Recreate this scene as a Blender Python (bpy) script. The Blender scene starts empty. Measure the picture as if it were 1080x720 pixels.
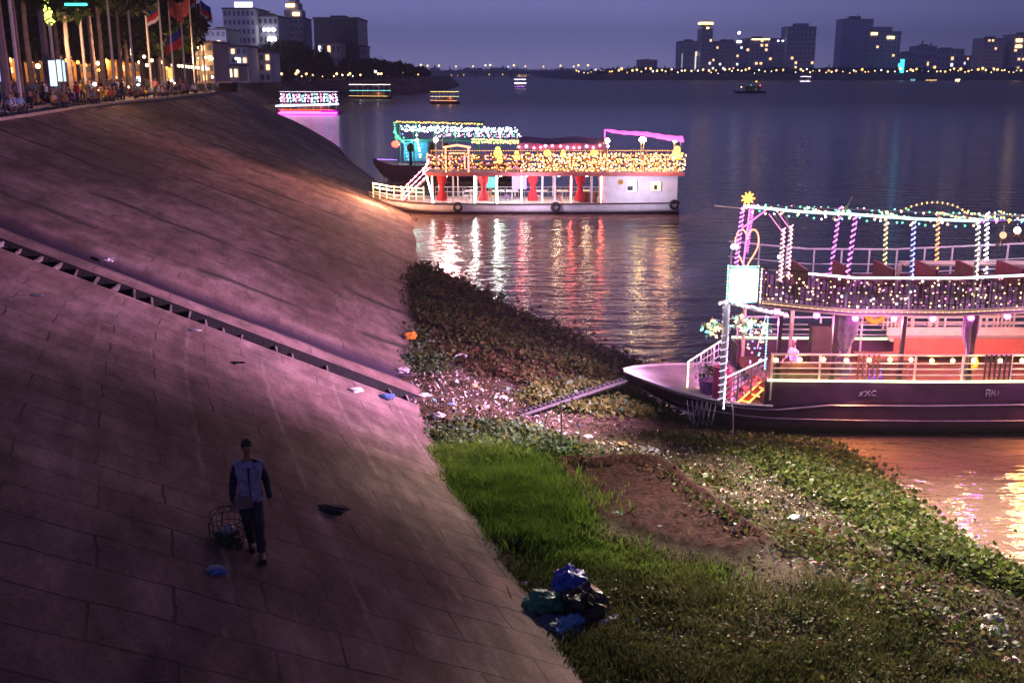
import bpy, math, random
import numpy as np
from mathutils import Vector, Matrix, noise as mn
random.seed(7); rng = np.random.default_rng(7)
sc = bpy.context.scene
COL = sc.collection
R = math.radians

# ------------------------------------------------------------------ camera
PITCH = R(14.43); CP, SP = math.cos(PITCH), math.sin(PITCH); CH = 11.0; F = 1100.0
cam = bpy.data.cameras.new('camera'); cam.sensor_width = 36; cam.lens = F / 1080 * 36
cam.clip_start = 0.2; cam.clip_end = 12000
camo = bpy.data.objects.new('camera', cam); COL.objects.link(camo)
camo.location = (0, 0, CH); camo.rotation_euler = (R(90) - PITCH, 0, 0)
sc.camera = camo

# ------------------------------------------------------------------ world, sun, exposure
SKYGAIN = 1.18
w = bpy.data.worlds.new('World'); sc.world = w; w.use_nodes = True
nt = w.node_tree; N = nt.nodes; L = nt.links
for n in list(N): N.remove(n)
wo = N.new('ShaderNodeOutputWorld'); bg = N.new('ShaderNodeBackground'); L.new(bg.outputs[0], wo.inputs[0])
sky = N.new('ShaderNodeTexSky'); sky.sky_type = 'NISHITA'; sky.sun_disc = False
sky.sun_elevation = R(0.6); sky.sun_rotation = R(250); sky.air_density = 1.5; sky.dust_density = 2.0; sky.ozone_density = 4
tc = N.new('ShaderNodeTexCoord'); sep = N.new('ShaderNodeSeparateXYZ'); L.new(tc.outputs['Generated'], sep.inputs[0])
ramp = N.new('ShaderNodeValToRGB'); L.new(sep.outputs['Z'], ramp.inputs[0])
cr = ramp.color_ramp
cr.elements[0].position = 0.0; cr.elements[0].color = (.36, .33, .68, 1)
cr.elements[1].position = 1.0; cr.elements[1].color = (.036, .034, .080, 1)
for p_, c_ in ((.03, (.25, .25, .56, 1)), (.10, (.135, .135, .37, 1)), (.30, (.066, .064, .185, 1)), (.55, (.044, .042, .100, 1))):
    e_ = cr.elements.new(p_); e_.color = c_
mr = N.new('ShaderNodeMapRange'); mr.inputs['From Min'].default_value = .12; mr.inputs['From Max'].default_value = .50
mr.inputs['To Min'].default_value = 1.0; mr.inputs['To Max'].default_value = .40; L.new(sep.outputs['X'], mr.inputs[0])
mu = N.new('ShaderNodeVectorMath'); mu.operation = 'SCALE'; L.new(ramp.outputs[0], mu.inputs[0]); L.new(mr.outputs[0], mu.inputs['Scale'])
tint = N.new('ShaderNodeMix'); tint.data_type = 'RGBA'; tint.blend_type = 'MULTIPLY'; tint.inputs[0].default_value = 1
L.new(sky.outputs[0], tint.inputs[6]); tint.inputs[7].default_value = (.004, .004, .010, 1)
ad = N.new('ShaderNodeVectorMath'); ad.operation = 'ADD'; L.new(mu.outputs[0], ad.inputs[0]); L.new(tint.outputs[2], ad.inputs[1])
L.new(ad.outputs[0], bg.inputs[0]); bg.inputs[1].default_value = SKYGAIN
sl = bpy.data.lights.new('sun', 'SUN'); sl.energy = 0.03; sl.angle = R(15); sl.color = (.8, .7, 1)
so = bpy.data.objects.new('sun', sl); COL.objects.link(so); so.rotation_euler = (R(75), 0, R(-70))
sc.view_settings.view_transform = 'Standard'; sc.view_settings.look = 'None'
sc.view_settings.exposure = 0.42; sc.view_settings.gamma = 1.0; sc.view_settings.use_curve_mapping = False
sc.render.engine = 'CYCLES'
sc.cycles.use_denoising = True
sc.cycles.sample_clamp_indirect = 12; sc.cycles.max_bounces = 5; sc.cycles.glossy_bounces = 3
sc.cycles.diffuse_bounces = 2; sc.cycles.transparent_max_bounces = 6
sc.cycles.caustics_reflective = False; sc.cycles.caustics_refractive = False

# ------------------------------------------------------------------ helpers
def at(px, py, z=0.0):
    u = (px - 540) / F; v = (py - 360) / F; t = (CH - z) / (SP + v * CP)
    return Vector((u * t, (CP - v * SP) * t, z))
def atY(px, py, Y):
    u = (px - 540) / F; v = (py - 360) / F; t = Y / (CP - v * SP)
    return Vector((u * t, Y, CH - (SP + v * CP) * t))
def invx(px, y, z):
    return (px - 540) / F * (y * CP - (z - CH) * SP)

def tag(o, label=None, cat=None, group=None, kind=None):
    if label: o['label'] = label
    if cat: o['category'] = cat
    if group: o['group'] = group
    if kind: o['kind'] = kind
    return o
def thing(name, label, cat, loc=(0, 0, 0), rz=0, group=None):
    o = bpy.data.objects.new(name, None); COL.objects.link(o); o.location = loc; o.rotation_euler = (0, 0, rz)
    return tag(o, label, cat, group)
def copy_tree(o, parent=None):
    c = o.copy(); COL.objects.link(c)
    if parent is not None:
        c.parent = parent
    for ch in list(o.children): copy_tree(ch, c)
    return c

MATS = {}
def mat(name, col, rough=.7, metal=0.0, var=.25, scale=3.0, bump=.0, bscale=20, spec=.4, objcol=False):
    if name in MATS: return MATS[name]
    m = bpy.data.materials.new(name); m.use_nodes = True; nt = m.node_tree; N = nt.nodes; L = nt.links
    b = N['Principled BSDF']; b.inputs['Roughness'].default_value = rough; b.inputs['Metallic'].default_value = metal
    b.inputs['Specular IOR Level'].default_value = spec
    tc = N.new('ShaderNodeTexCoord'); nz = N.new('ShaderNodeTexNoise'); nz.inputs['Scale'].default_value = scale
    nz.inputs['Detail'].default_value = 4; L.new(tc.outputs['Object'], nz.inputs['Vector'])
    mr = N.new('ShaderNodeMapRange'); mr.inputs['From Min'].default_value = .3; mr.inputs['From Max'].default_value = .7
    mr.inputs['To Min'].default_value = 1 - var; mr.inputs['To Max'].default_value = 1 + var; L.new(nz.outputs[0], mr.inputs[0])
    sc_ = N.new('ShaderNodeVectorMath'); sc_.operation = 'SCALE'
    if objcol:
        oi = N.new('ShaderNodeObjectInfo'); L.new(oi.outputs['Color'], sc_.inputs[0])
    else:
        sc_.inputs[0].default_value = col[:3]
    L.new(mr.outputs[0], sc_.inputs['Scale']); L.new(sc_.outputs[0], b.inputs['Base Color'])
    if bump:
        n2 = N.new('ShaderNodeTexNoise'); n2.inputs['Scale'].default_value = bscale; n2.inputs['Detail'].default_value = 5
        L.new(tc.outputs['Object'], n2.inputs['Vector'])
        bp = N.new('ShaderNodeBump'); bp.inputs['Strength'].default_value = bump; bp.inputs['Distance'].default_value = .05
        L.new(n2.outputs[0], bp.inputs['Height']); L.new(bp.outputs[0], b.inputs['Normal'])
    MATS[name] = m; return m
def emat(name, col, s=8.0, sample='NONE'):
    if name in MATS: return MATS[name]
    m = bpy.data.materials.new(name); m.use_nodes = True; nt = m.node_tree; N = nt.nodes
    b = N['Principled BSDF']; b.inputs['Base Color'].default_value = (.05, .05, .05, 1)
    b.inputs['Emission Color'].default_value = (*col, 1); b.inputs['Emission Strength'].default_value = s
    m.cycles.emission_sampling = sample
    MATS[name] = m; return m
def leafmat(name, c1, c2, scale=1.5, rough=.55, trans=0.0):
    if name in MATS: return MATS[name]
    m = bpy.data.materials.new(name); m.use_nodes = True; nt = m.node_tree; N = nt.nodes; L = nt.links
    b = N['Principled BSDF']; b.inputs['Roughness'].default_value = rough; b.inputs['Specular IOR Level'].default_value = .08
    tc = N.new('ShaderNodeTexCoord'); nz = N.new('ShaderNodeTexNoise'); nz.inputs['Scale'].default_value = scale; nz.inputs['Detail'].default_value = 6
    L.new(tc.outputs['Object'], nz.inputs['Vector'])
    g = N.new('ShaderNodeNewGeometry'); ma = N.new('ShaderNodeMath'); ma.operation = 'MULTIPLY_ADD'
    L.new(g.outputs['Random Per Island'], ma.inputs[0]); ma.inputs[1].default_value = .5; L.new(nz.outputs[0], ma.inputs[2])
    rp = N.new('ShaderNodeValToRGB'); rp.color_ramp.elements[0].position = .42; rp.color_ramp.elements[1].position = 1.0
    rp.color_ramp.elements[0].color = (*c1, 1); rp.color_ramp.elements[1].color = (*c2, 1)
    L.new(ma.outputs[0], rp.inputs[0]); L.new(rp.outputs[0], b.inputs['Base Color'])
    tl = N.new('ShaderNodeBsdfTranslucent'); L.new(rp.outputs[0], tl.inputs[0]); mx = N.new('ShaderNodeMixShader'); mx.inputs[0].default_value = .45
    L.new(b.outputs[0], mx.inputs[1]); L.new(tl.outputs[0], mx.inputs[2]); L.new(mx.outputs[0], N['Material Output'].inputs[0])
    MATS[name] = m; return m

class MB:
    def __init__(s): s.v = []; s.f = []; s.mi = []; s.cur = 0
    def add(s, vs, fs):
        o = len(s.v); s.v += [tuple(p) for p in vs]; s.f += [tuple(i + o for i in f) for f in fs]; s.mi += [s.cur] * len(fs); return s
    def box(s, c, d, rz=0.0, rx=0.0, ry=0.0):
        M = Matrix.Rotation(rz, 3, 'Z') @ Matrix.Rotation(ry, 3, 'Y') @ Matrix.Rotation(rx, 3, 'X') if (rz or rx or ry) else None
        vs = []
        for i in range(8):
            p = Vector(((i & 1) - .5, ((i >> 1) & 1) - .5, ((i >> 2) & 1) - .5)); p = Vector((p.x * d[0], p.y * d[1], p.z * d[2]))
            if M: p = M @ p
            vs.append(p + Vector(c))
        return s.add(vs, [(0, 2, 3, 1), (4, 5, 7, 6), (0, 1, 5, 4), (2, 6, 7, 3), (0, 4, 6, 2), (1, 3, 7, 5)])
    def bx(s, x0, x1, y0, y1, z0, z1): return s.box(((x0 + x1) / 2, (y0 + y1) / 2, (z0 + z1) / 2), (abs(x1 - x0), abs(y1 - y0), abs(z1 - z0)))
    def tube(s, pts, r, n=6, cap=True):
        pts = [Vector(p) for p in pts]; rs = r if isinstance(r, (list, tuple)) else [r] * len(pts); vs = []; fs = []
        for i, p in enumerate(pts):
            d = (pts[min(i + 1, len(pts) - 1)] - pts[max(i - 1, 0)]).normalized()
            a = d.orthogonal().normalized() if abs(d.z) > .95 else d.cross(Vector((0, 0, 1))).normalized()
            b = d.cross(a)
            for k in range(n):
                t = 2 * math.pi * k / n; vs.append(p + (a * math.cos(t) + b * math.sin(t)) * rs[i])
        for i in range(len(pts) - 1):
            for k in range(n):
                k2 = (k + 1) % n; fs.append((i * n + k, i * n + k2, (i + 1) * n + k2, (i + 1) * n + k))
        if cap: fs += [tuple(range(n))[::-1], tuple((len(pts) - 1) * n + k for k in range(n))]
        return s.add(vs, fs)
    def bulb(s, c, r):
        c = Vector(c); vs = [c + Vector(q) * r for q in ((1, 0, 0), (-1, 0, 0), (0, 1, 0), (0, -1, 0), (0, 0, 1), (0, 0, -1))]
        return s.add(vs, [(0, 2, 4), (2, 1, 4), (1, 3, 4), (3, 0, 4), (2, 0, 5), (1, 2, 5), (3, 1, 5), (0, 3, 5)])
    def ball(s, c, r, nu=10, nv=6, sq=(1, 1, 1)):
        c = Vector(c); vs = [c + Vector((0, 0, r * sq[2]))]
        for j in range(1, nv):
            ph = math.pi * j / nv
            for i in range(nu):
                th = 2 * math.pi * i / nu
                vs.append(c + Vector((r * sq[0] * math.sin(ph) * math.cos(th), r * sq[1] * math.sin(ph) * math.sin(th), r * sq[2] * math.cos(ph))))
        vs.append(c - Vector((0, 0, r * sq[2]))); fs = []
        for i in range(nu): fs.append((0, 1 + i, 1 + (i + 1) % nu))
        for j in range(nv - 2):
            for i in range(nu):
                a = 1 + j * nu + i; b = 1 + j * nu + (i + 1) % nu; fs.append((a, a + nu, b + nu, b))
        o = 1 + (nv - 2) * nu
        for i in range(nu): fs.append((o + i, len(vs) - 1, o + (i + 1) % nu))
        return s.add(vs, fs)
    def grid(s, rows):
        n = len(rows[0]); vs = [p for r in rows for p in r]
        return s.add(vs, [(i * n + k, i * n + k + 1, (i + 1) * n + k + 1, (i + 1) * n + k) for i in range(len(rows) - 1) for k in range(n - 1)])
    def prism(s, poly, z0, z1):
        n = len(poly); vs = [(x, y, z0) for x, y in poly] + [(x, y, z1) for x, y in poly]
        return s.add(vs, [tuple(range(n))[::-1], tuple(range(n, 2 * n))] + [(i, (i + 1) % n, n + (i + 1) % n, n + i) for i in range(n)])
    def ring(s, c, R_, r, axis='y', n=18, m=6, a0=0, a1=2 * math.pi):
        pts = []
        for i in range(n + 1):
            t = a0 + (a1 - a0) * i / n; a, b = R_ * math.cos(t), R_ * math.sin(t)
            pts.append(Vector(c) + Vector({'y': (a, 0, b), 'x': (0, a, b), 'z': (a, b, 0)}[axis]))
        return s.tube(pts, r, m, cap=False)
    def build(s, name, mats, parent=None, smooth=False, loc=None):
        me = bpy.data.meshes.new(name); me.from_pydata(s.v, [], s.f)
        if not isinstance(mats, (list, tuple)): mats = [mats]
        for m in mats: me.materials.append(m)
        if any(s.mi): me.polygons.foreach_set('material_index', s.mi)
        if smooth: me.polygons.foreach_set('use_smooth', [True] * len(s.f))
        me.update()
        o = bpy.data.objects.new(name, me); COL.objects.link(o)
        if parent is not None: o.parent = parent
        if loc is not None: o.location = loc
        return o
def lights_on(mb, p0, p1, step, r, sag=0.0, cyc=None, jit=0.0):
    p0 = Vector(p0); p1 = Vector(p1); n = max(1, int((p1 - p0).length / step))
    if sag == 0 and jit == 0: mb.tube([p0, p1], r * .25, 3)
    for i in range(n + 1):
        t = i / n; p = p0.lerp(p1, t); p.z -= sag * 4 * t * (1 - t)
        if jit: p += Vector((random.uniform(-jit, jit), random.uniform(-jit, jit), random.uniform(-jit, jit)))
        if cyc: mb.cur = cyc[i % len(cyc)]
        mb.bulb(p, r)
def lamp(name, kind, loc, energy, col, parent=None, size=.2, aim=None, angle=120, blend=1.0):
    l = bpy.data.lights.new(name, kind); l.energy = energy; l.color = col
    if kind == 'AREA': l.shape = 'DISK'; l.size = size
    else: l.shadow_soft_size = size
    if kind == 'SPOT': l.spot_size = R(angle); l.spot_blend = blend
    o = bpy.data.objects.new(name, l); COL.objects.link(o); o.location = loc
    if parent is not None: o.parent = parent
    if aim is not None:
        o.rotation_euler = (Vector(aim) - Vector(loc)).to_track_quat('-Z', 'Y').to_euler()
    return o
def quads(name, P, U, V, mats, parent=None, idx=None, bend=None):
    """N leaf shapes as one mesh: 4 corners each from centre P, half vectors U, V (numpy n x 3)"""
    n = len(P); co = np.empty((n, 4, 3))
    co[:, 0] = P - U * .35; co[:, 1] = P + U * .35; co[:, 2] = P + U + V; co[:, 3] = P - U + V
    if bend is not None:
        co[:, 2] += bend; co[:, 3] += bend
    me = bpy.data.meshes.new(name); me.vertices.add(n * 4); me.loops.add(n * 4); me.polygons.add(n)
    me.vertices.foreach_set('co', co.ravel()); me.loops.foreach_set('vertex_index', np.arange(n * 4))
    me.polygons.foreach_set('loop_start', np.arange(0, n * 4, 4))
    if not isinstance(mats, (list, tuple)): mats = [mats]
    for m in mats: me.materials.append(m)
    if idx is not None: me.polygons.foreach_set('material_index', idx.astype('i4'))
    me.update(calc_edges=True); me.validate()
    o = bpy.data.objects.new(name, me); COL.objects.link(o)
    if parent is not None: o.parent = parent
    return o
def inpoly(x, y, poly):
    c = np.zeros(len(x), bool); n = len(poly)
    for i in range(n):
        x0, y0 = poly[i]; x1, y1 = poly[(i + 1) % n]
        hit = ((y0 > y) != (y1 > y)) & (x < (x1 - x0) * (y - y0) / ((y1 - y0) or 1e-9) + x0); c ^= hit
    return c
def scatter(poly, n):
    xs = [p[0] for p in poly]; ys = [p[1] for p in poly]; X = []; Y = []; got = 0
    while got < n:
        x = rng.uniform(min(xs), max(xs), n * 2); y = rng.uniform(min(ys), max(ys), n * 2); k = inpoly(x, y, poly)
        X.append(x[k]); Y.append(y[k]); got += k.sum()
    return np.concatenate(X)[:n], np.concatenate(Y)[:n]
def pxpoly(pts, z): return [tuple(at(a, b, z)[:2]) for a, b in pts]

# ------------------------------------------------------------------ embankment surface
TZ = 8.7
TOE = [(11, -5), (4.3, 15.6), (2.4, 20.7), (-.6, 30.2), (-3.9, 46.8), (-5.9, 64), (-8.4, 84.3), (-15.8, 116.6), (-20.8, 136), (-29.5, 174), (-61.5, 283.6), (-84, 340), (-86, 390), (-73.5, 474), (-50, 555), (-43, 700), (-48, 986), (-150, 2100)]
TOP = [(-5.4, -10.9), (-12.1, 9.7), (-14.2, 15.2), (-18.2, 25.5), (-23.3, 43), (-27, 60.5), (-30.3, 79), (-33, 107), (-36, 130), (-48, 165), (-78, 277), (-99, 343), (-100, 398), (-85, 482), (-61, 562), (-53, 702), (-58, 988), (-162, 2105)]
SK = [0.0]
for i in range(1, len(TOE)):
    a = (Vector(TOE[i]) + Vector(TOP[i])) / 2; b = (Vector(TOE[i - 1]) + Vector(TOP[i - 1])) / 2; SK.append(SK[-1] + (a - b).length)
def crom(pts, s):
    i = max(0, min(len(SK) - 2, np.searchsorted(SK, s) - 1)); h = SK[i + 1] - SK[i]; t = (s - SK[i]) / h
    p1, p2 = Vector(pts[i]), Vector(pts[i + 1])
    m1 = (p2 - Vector(pts[i - 1])) / (SK[i + 1] - SK[i - 1]) * h if i > 0 else p2 - p1
    m2 = (Vector(pts[i + 2]) - p1) / (SK[i + 2] - SK[i]) * h if i + 2 < len(pts) else p2 - p1
    t2, t3 = t * t, t * t * t
    return p1 * (2 * t3 - 3 * t2 + 1) + m1 * (t3 - 2 * t2 + t) + p2 * (-2 * t3 + 3 * t2) + m2 * (t3 - t2)
def emb(s, q):   # q = 0 at the water line, 1 at the top
    a, b = crom(TOE, s), crom(TOP, s); p = a.lerp(b, q); return Vector((p.x, p.y, TZ * q))
def s_through(px, py, z):
    best = (1e9, 0); g = at(px, py, z)
    for s in np.arange(5, 90, .1):
        p = emb(s, z / TZ); d = (p - g).length
        if d < best[0]: best = (d, s)
    return best[1]
S_CH = s_through(431, 424, .9)          # the drainage channel
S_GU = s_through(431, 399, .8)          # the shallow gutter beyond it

# ---- slab material laid out in metres along (U = up the slope, V = along the bank)
def slope_mat():
    m = bpy.data.materials.new('weathered_slabs'); m.use_nodes = True; nt = m.node_tree; N = nt.nodes; L = nt.links
    b = N['Principled BSDF']; b.inputs['Roughness'].default_value = .85; b.inputs['Specular IOR Level'].default_value = .15
    uv = N.new('ShaderNodeUVMap'); uv.uv_map = 'UVMap'
    def noise(scale, det=5, rough=.6, vec=None, dist=0):
        n = N.new('ShaderNodeTexNoise'); n.inputs['Scale'].default_value = scale; n.inputs['Detail'].default_value = det
        n.inputs['Roughness'].default_value = rough; n.inputs['Distortion'].default_value = dist
        L.new(vec if vec is not None else uv.outputs[0], n.inputs['Vector']); return n.outputs[0]
    def mrange(v, a, b_, c, d):
        n = N.new('ShaderNodeMapRange'); n.inputs['From Min'].default_value = a; n.inputs['From Max'].default_value = b_
        n.inputs['To Min'].default_value = c; n.inputs['To Max'].default_value = d; L.new(v, n.inputs[0]); return n.outputs[0]
    def math_(op, a, b_):
        n = N.new('ShaderNodeMath'); n.operation = op
        for i, q in enumerate((a, b_)):
            if isinstance(q, (int, float)): n.inputs[i].default_value = q
            else: L.new(q, n.inputs[i])
        return n.outputs[0]
    # wobble the joints a little
    nz = N.new('ShaderNodeTexNoise'); nz.inputs['Scale'].default_value = .9; nz.inputs['Detail'].default_value = 6; L.new(uv.outputs[0], nz.inputs['Vector'])
    wob = N.new('ShaderNodeVectorMath'); wob.operation = 'MULTIPLY_ADD'; L.new(nz.outputs['Color'], wob.inputs[0]); wob.inputs[1].default_value = (.2, .2, 0); L.new(uv.outputs[0], wob.inputs[2])
    br = N.new('ShaderNodeTexBrick'); L.new(wob.outputs[0], br.inputs['Vector']); br.inputs['Scale'].default_value = 1
    br.inputs['Brick Width'].default_value = 2.3; br.inputs['Row Height'].default_value = .93; br.inputs['Mortar Size'].default_value = .023
    br.inputs['Mortar Smooth'].default_value = .3; br.inputs['Color1'].default_value = (.42, .42, .42, 1); br.inputs['Color2'].default_value = (.58, .58, .58, 1)
    br.inputs['Mortar'].default_value = (.5, .5, .5, 1); br.offset = .45
    sp = N.new('ShaderNodeSeparateXYZ'); L.new(wob.outputs[0], sp.inputs[0])
    # joints show in stretches only; further along the bank the slabs are wider and better sealed
    vis = mrange(noise(.22, 3), .40, .56, .25, 1.0)
    vis = math_('MAXIMUM', math_('MULTIPLY', vis, mrange(sp.outputs['Y'], 26, 70, 1.0, .6)), mrange(sp.outputs['Y'], 18, 34, .8, .22))
    joint = math_('MULTIPLY', br.outputs['Fac'], vis)
    # long cracked seams across the upper bank
    wv = N.new('ShaderNodeTexNoise'); wv.inputs['Scale'].default_value = .25; wv.inputs['Detail'].default_value = 6; L.new(uv.outputs[0], wv.inputs['Vector'])
    sv = math_('ADD', sp.outputs['Y'], math_('MULTIPLY', wv.outputs[0], 2.2))
    fr = math_('ABSOLUTE', math_('SUBTRACT', math_('FRACT', math_('MULTIPLY', sv, 1 / 7.5), 0), .5), 0)
    seam = mrange(fr, .01, .075, 1, 0)
    seam = math_('MULTIPLY', seam, mrange(noise(.3, 5), .43, .50, 0, 1)); seam = math_('MULTIPLY', seam, mrange(sp.outputs['Y'], 38, 48, 0, 1))
    # pale repair strips running along the bank
    fu = math_('ABSOLUTE', math_('SUBTRACT', math_('FRACT', math_('MULTIPLY', sp.outputs['X'], 1 / 2.15), 0), .5), 0)
    pale = mrange(fu, .0, .035, 1, 0); pale = math_('MULTIPLY', pale, mrange(noise(1.3, 5), .40, .62, .1, 1))
    zone = math_('MULTIPLY', mrange(sp.outputs['Y'], 20.0, 22.0, 0, 1), mrange(sp.outputs['Y'], S_CH - 1.2, S_CH - .8, 1, 0))
    pale = math_('MULTIPLY', pale, zone)
    iso = N.new('ShaderNodeMapping'); iso.inputs['Scale'].default_value = (1, .38, 1); L.new(uv.outputs[0], iso.inputs['Vector']); iv = iso.outputs[0]
    big = noise(.14, 6, .65, iv); mid = noise(1.3, 6, .7, iv); fine = noise(14, 5, .7); streak_v = N.new('ShaderNodeMapping'); streak_v.inputs['Scale'].default_value = (1.2, .5, 1)
    L.new(uv.outputs[0], streak_v.inputs['Vector']); streak = noise(1.0, 6, .7, streak_v.outputs[0], .4)
    val = math_('MULTIPLY', mrange(big, .40, .60, .52, 1.35), mrange(mid, .36, .64, .58, 1.25))
    val = math_('MULTIPLY', val, mrange(fine, .3, .7, .72, 1.28)); val = math_('MULTIPLY', val, mrange(streak, .35, .72, 1.06, .74))
    sepc = N.new('ShaderNodeSeparateColor'); L.new(br.outputs['Color'], sepc.inputs[0])
    val = math_('MULTIPLY', val, mrange(sepc.outputs[0], .42, .58, .88, 1.08))
    hue = N.new('ShaderNodeMix'); hue.data_type = 'RGBA'; L.new(mrange(noise(.3, 5), .4, .62, 0, 1), hue.inputs[0])
    hue.inputs[6].default_value = (.20, .128, .115, 1); hue.inputs[7].default_value = (.26, .18, .165, 1)
    cm = N.new('ShaderNodeVectorMath'); cm.operation = 'SCALE'; L.new(hue.outputs[2], cm.inputs[0]); L.new(val, cm.inputs['Scale'])
    def mixto(a, col, fac):
        n = N.new('ShaderNodeMix'); n.data_type = 'RGBA'; L.new(fac, n.inputs[0]); L.new(a, n.inputs[6]); n.inputs[7].default_value = (*col, 1); return n.outputs[2]
    c = mixto(cm.outputs[0], (.03, .026, .024), math_('MULTIPLY', joint, math_('MULTIPLY', mrange(noise(.7, 4), .35, .6, .45, 1.0), .95)))
    c = mixto(c, (.03, .028, .025), math_('MULTIPLY', seam, .95))
    c = mixto(c, (.40, .32, .30), math_('MULTIPLY', pale, .34))
    gut = mrange(math_('ABSOLUTE', math_('SUBTRACT', sp.outputs['Y'], S_GU + .06), 0), .42, 1.25, 1, 0)  # the dark of the gutter's hollow is put into the colour
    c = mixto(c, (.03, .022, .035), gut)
    weeds = mrange(noise(1.1, 8, .78), .63, .67, 0, 1)
    c = mixto(c, (.03, .035, .02), math_('MULTIPLY', weeds, .7))
    L.new(c, b.inputs['Base Color'])
    h = math_('ADD', math_('MULTIPLY', mid, .5), math_('MULTIPLY', fine, .12)); h = math_('SUBTRACT', h, math_('MULTIPLY', joint, .5)); h = math_('SUBTRACT', h, math_('MULTIPLY', seam, .7))
    bp = N.new('ShaderNodeBump'); bp.inputs['Strength'].default_value = .8; bp.inputs['Distance'].default_value = .07; L.new(h, bp.inputs['Height']); L.new(bp.outputs[0], b.inputs['Normal'])
    return m
def slope_mesh():
    sv = list(np.arange(0, S_CH - .9, .5)) + [S_CH - .67, S_CH - .65, S_CH - .60, S_CH, S_CH + .60, S_CH + .65, S_CH + .67]
    sv += list(np.arange(S_CH + .8, S_GU + 2.2, .15)) + list(np.arange(S_GU + 2.3, 95, .6)) + list(np.arange(95, 200, 3)) + list(np.arange(200, 700, 9)) + list(np.arange(700, SK[-1], 60)) + [SK[-1] - .01]
    qs = np.concatenate([np.arange(-.18, 1.0001, .02)]); verts = []; uvs = []
    for s in sv:
        a = emb(s, 0); b = emb(s, 1); ln = (Vector((b.x, b.y, b.z)) - a).length
        for q in qs:
            p = emb(s, q); z = p.z
            if S_CH - .655 < s < S_CH + .655 and not (abs(abs(s - S_CH) - .65) < .001): z -= .52
            z -= .30 * math.exp(-((s - S_GU) / .6) ** 2) if abs(s - S_GU) < 2 else 0
            if s < 90 and abs(s - S_CH) > .95: z += .05 * mn.noise(Vector((p.x * .35, p.y * .35, 0))) + .02 * mn.noise(Vector((p.x * 1.4, p.y * 1.4, 5)))
            verts.append((p.x, p.y, z)); uvs.append((q * ln, s))
    n = len(qs); fs = [(i * n + k, (i + 1) * n + k, (i + 1) * n + k + 1, i * n + k + 1) for i in range(len(sv) - 1) for k in range(n - 1)]
    me = bpy.data.meshes.new('embankment'); me.from_pydata(verts, [], fs); uvl = me.uv_layers.new(name='UVMap')
    li = np.empty(len(me.loops), 'i4'); me.loops.foreach_get('vertex_index', li); uvl.data.foreach_set('uv', np.array(uvs)[li].ravel())
    me.polygons.foreach_set('use_smooth', [False] * len(fs)); me.materials.append(slope_mat()); me.materials.append(mat('near_black_masonry', (.011, .010, .012), .8, var=.5, scale=3, bump=.6)); me.polygons.foreach_set('material_index', [1 if abs((sv[i] + sv[i + 1]) / 2 - S_CH) < .66 else 0 for i in range(len(sv) - 1) for k in range(n - 1)]); me.update()  # channel walls and floor share one near-black material
    o = bpy.data.objects.new('embankment', me); COL.objects.link(o); tag(o, kind='structure')
slope_mesh()
# baffles across the drainage channel, and its two low kerbs
M_CONC = mat('pale_concrete', (.36, .31, .29), .8, var=.3, scale=2, bump=.5)
M_DARKC = mat('near_black_masonry', (.011, .010, .012), .8, var=.5, scale=3, bump=.6)
mb = MB()
ln = (emb(S_CH, 1) - emb(S_CH, 0)).length
up = (emb(S_CH, 1) - emb(S_CH, 0)).normalized(); al = (crom(TOE, S_CH + .5) - crom(TOE, S_CH - .5)).normalized(); al3 = Vector((al.x, al.y, 0))
for i in range(int(ln / .55)):
    q = (i + .5) * .55 / ln
    if q < .1 and i % 2: continue
    if q < .42 and random.random() < .35: continue
    p = emb(S_CH, q); h = random.uniform(.03, .10) if q > .45 else random.uniform(.12, .2)
    a = p - al3 * .64; b_ = p + al3 * .64
    tilt = random.uniform(-.09, .09)
    n_ = up.cross(al3).normalized(); n_ = n_ if n_.z > 0 else -n_
    vs = []
    for e in (a, b_):
        for dz in (-.22, -h):
            for du in (-.028, .028): vs.append(e + n_ * dz + up * (du + tilt * (1 if e is a else -1) + random.uniform(-.02, .02)))
    mb.add(vs, [(0, 1, 3, 2), (4, 6, 7, 5), (0, 4, 5, 1), (2, 3, 7, 6), (0, 2, 6, 4), (1, 5, 7, 3)])
tag(mb.build('drain_baffles', mat('stained_concrete', (.16, .13, .13), .8, var=.5, scale=1.5, bump=.5)), kind='structure')
mb = MB(); rows = []
for q in np.arange(0, 1.0, .02):
    p = emb(S_CH, q); rows.append([p + al3 * t + Vector((0, 0, -.47 + .03 * mn.noise(Vector((q * 40, t * 4, 0))))) for t in (-.59, -.2, .2, .59)])
mb.grid(rows); tag(mb.build('drain_floor', M_DARKC), kind='structure')

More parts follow.
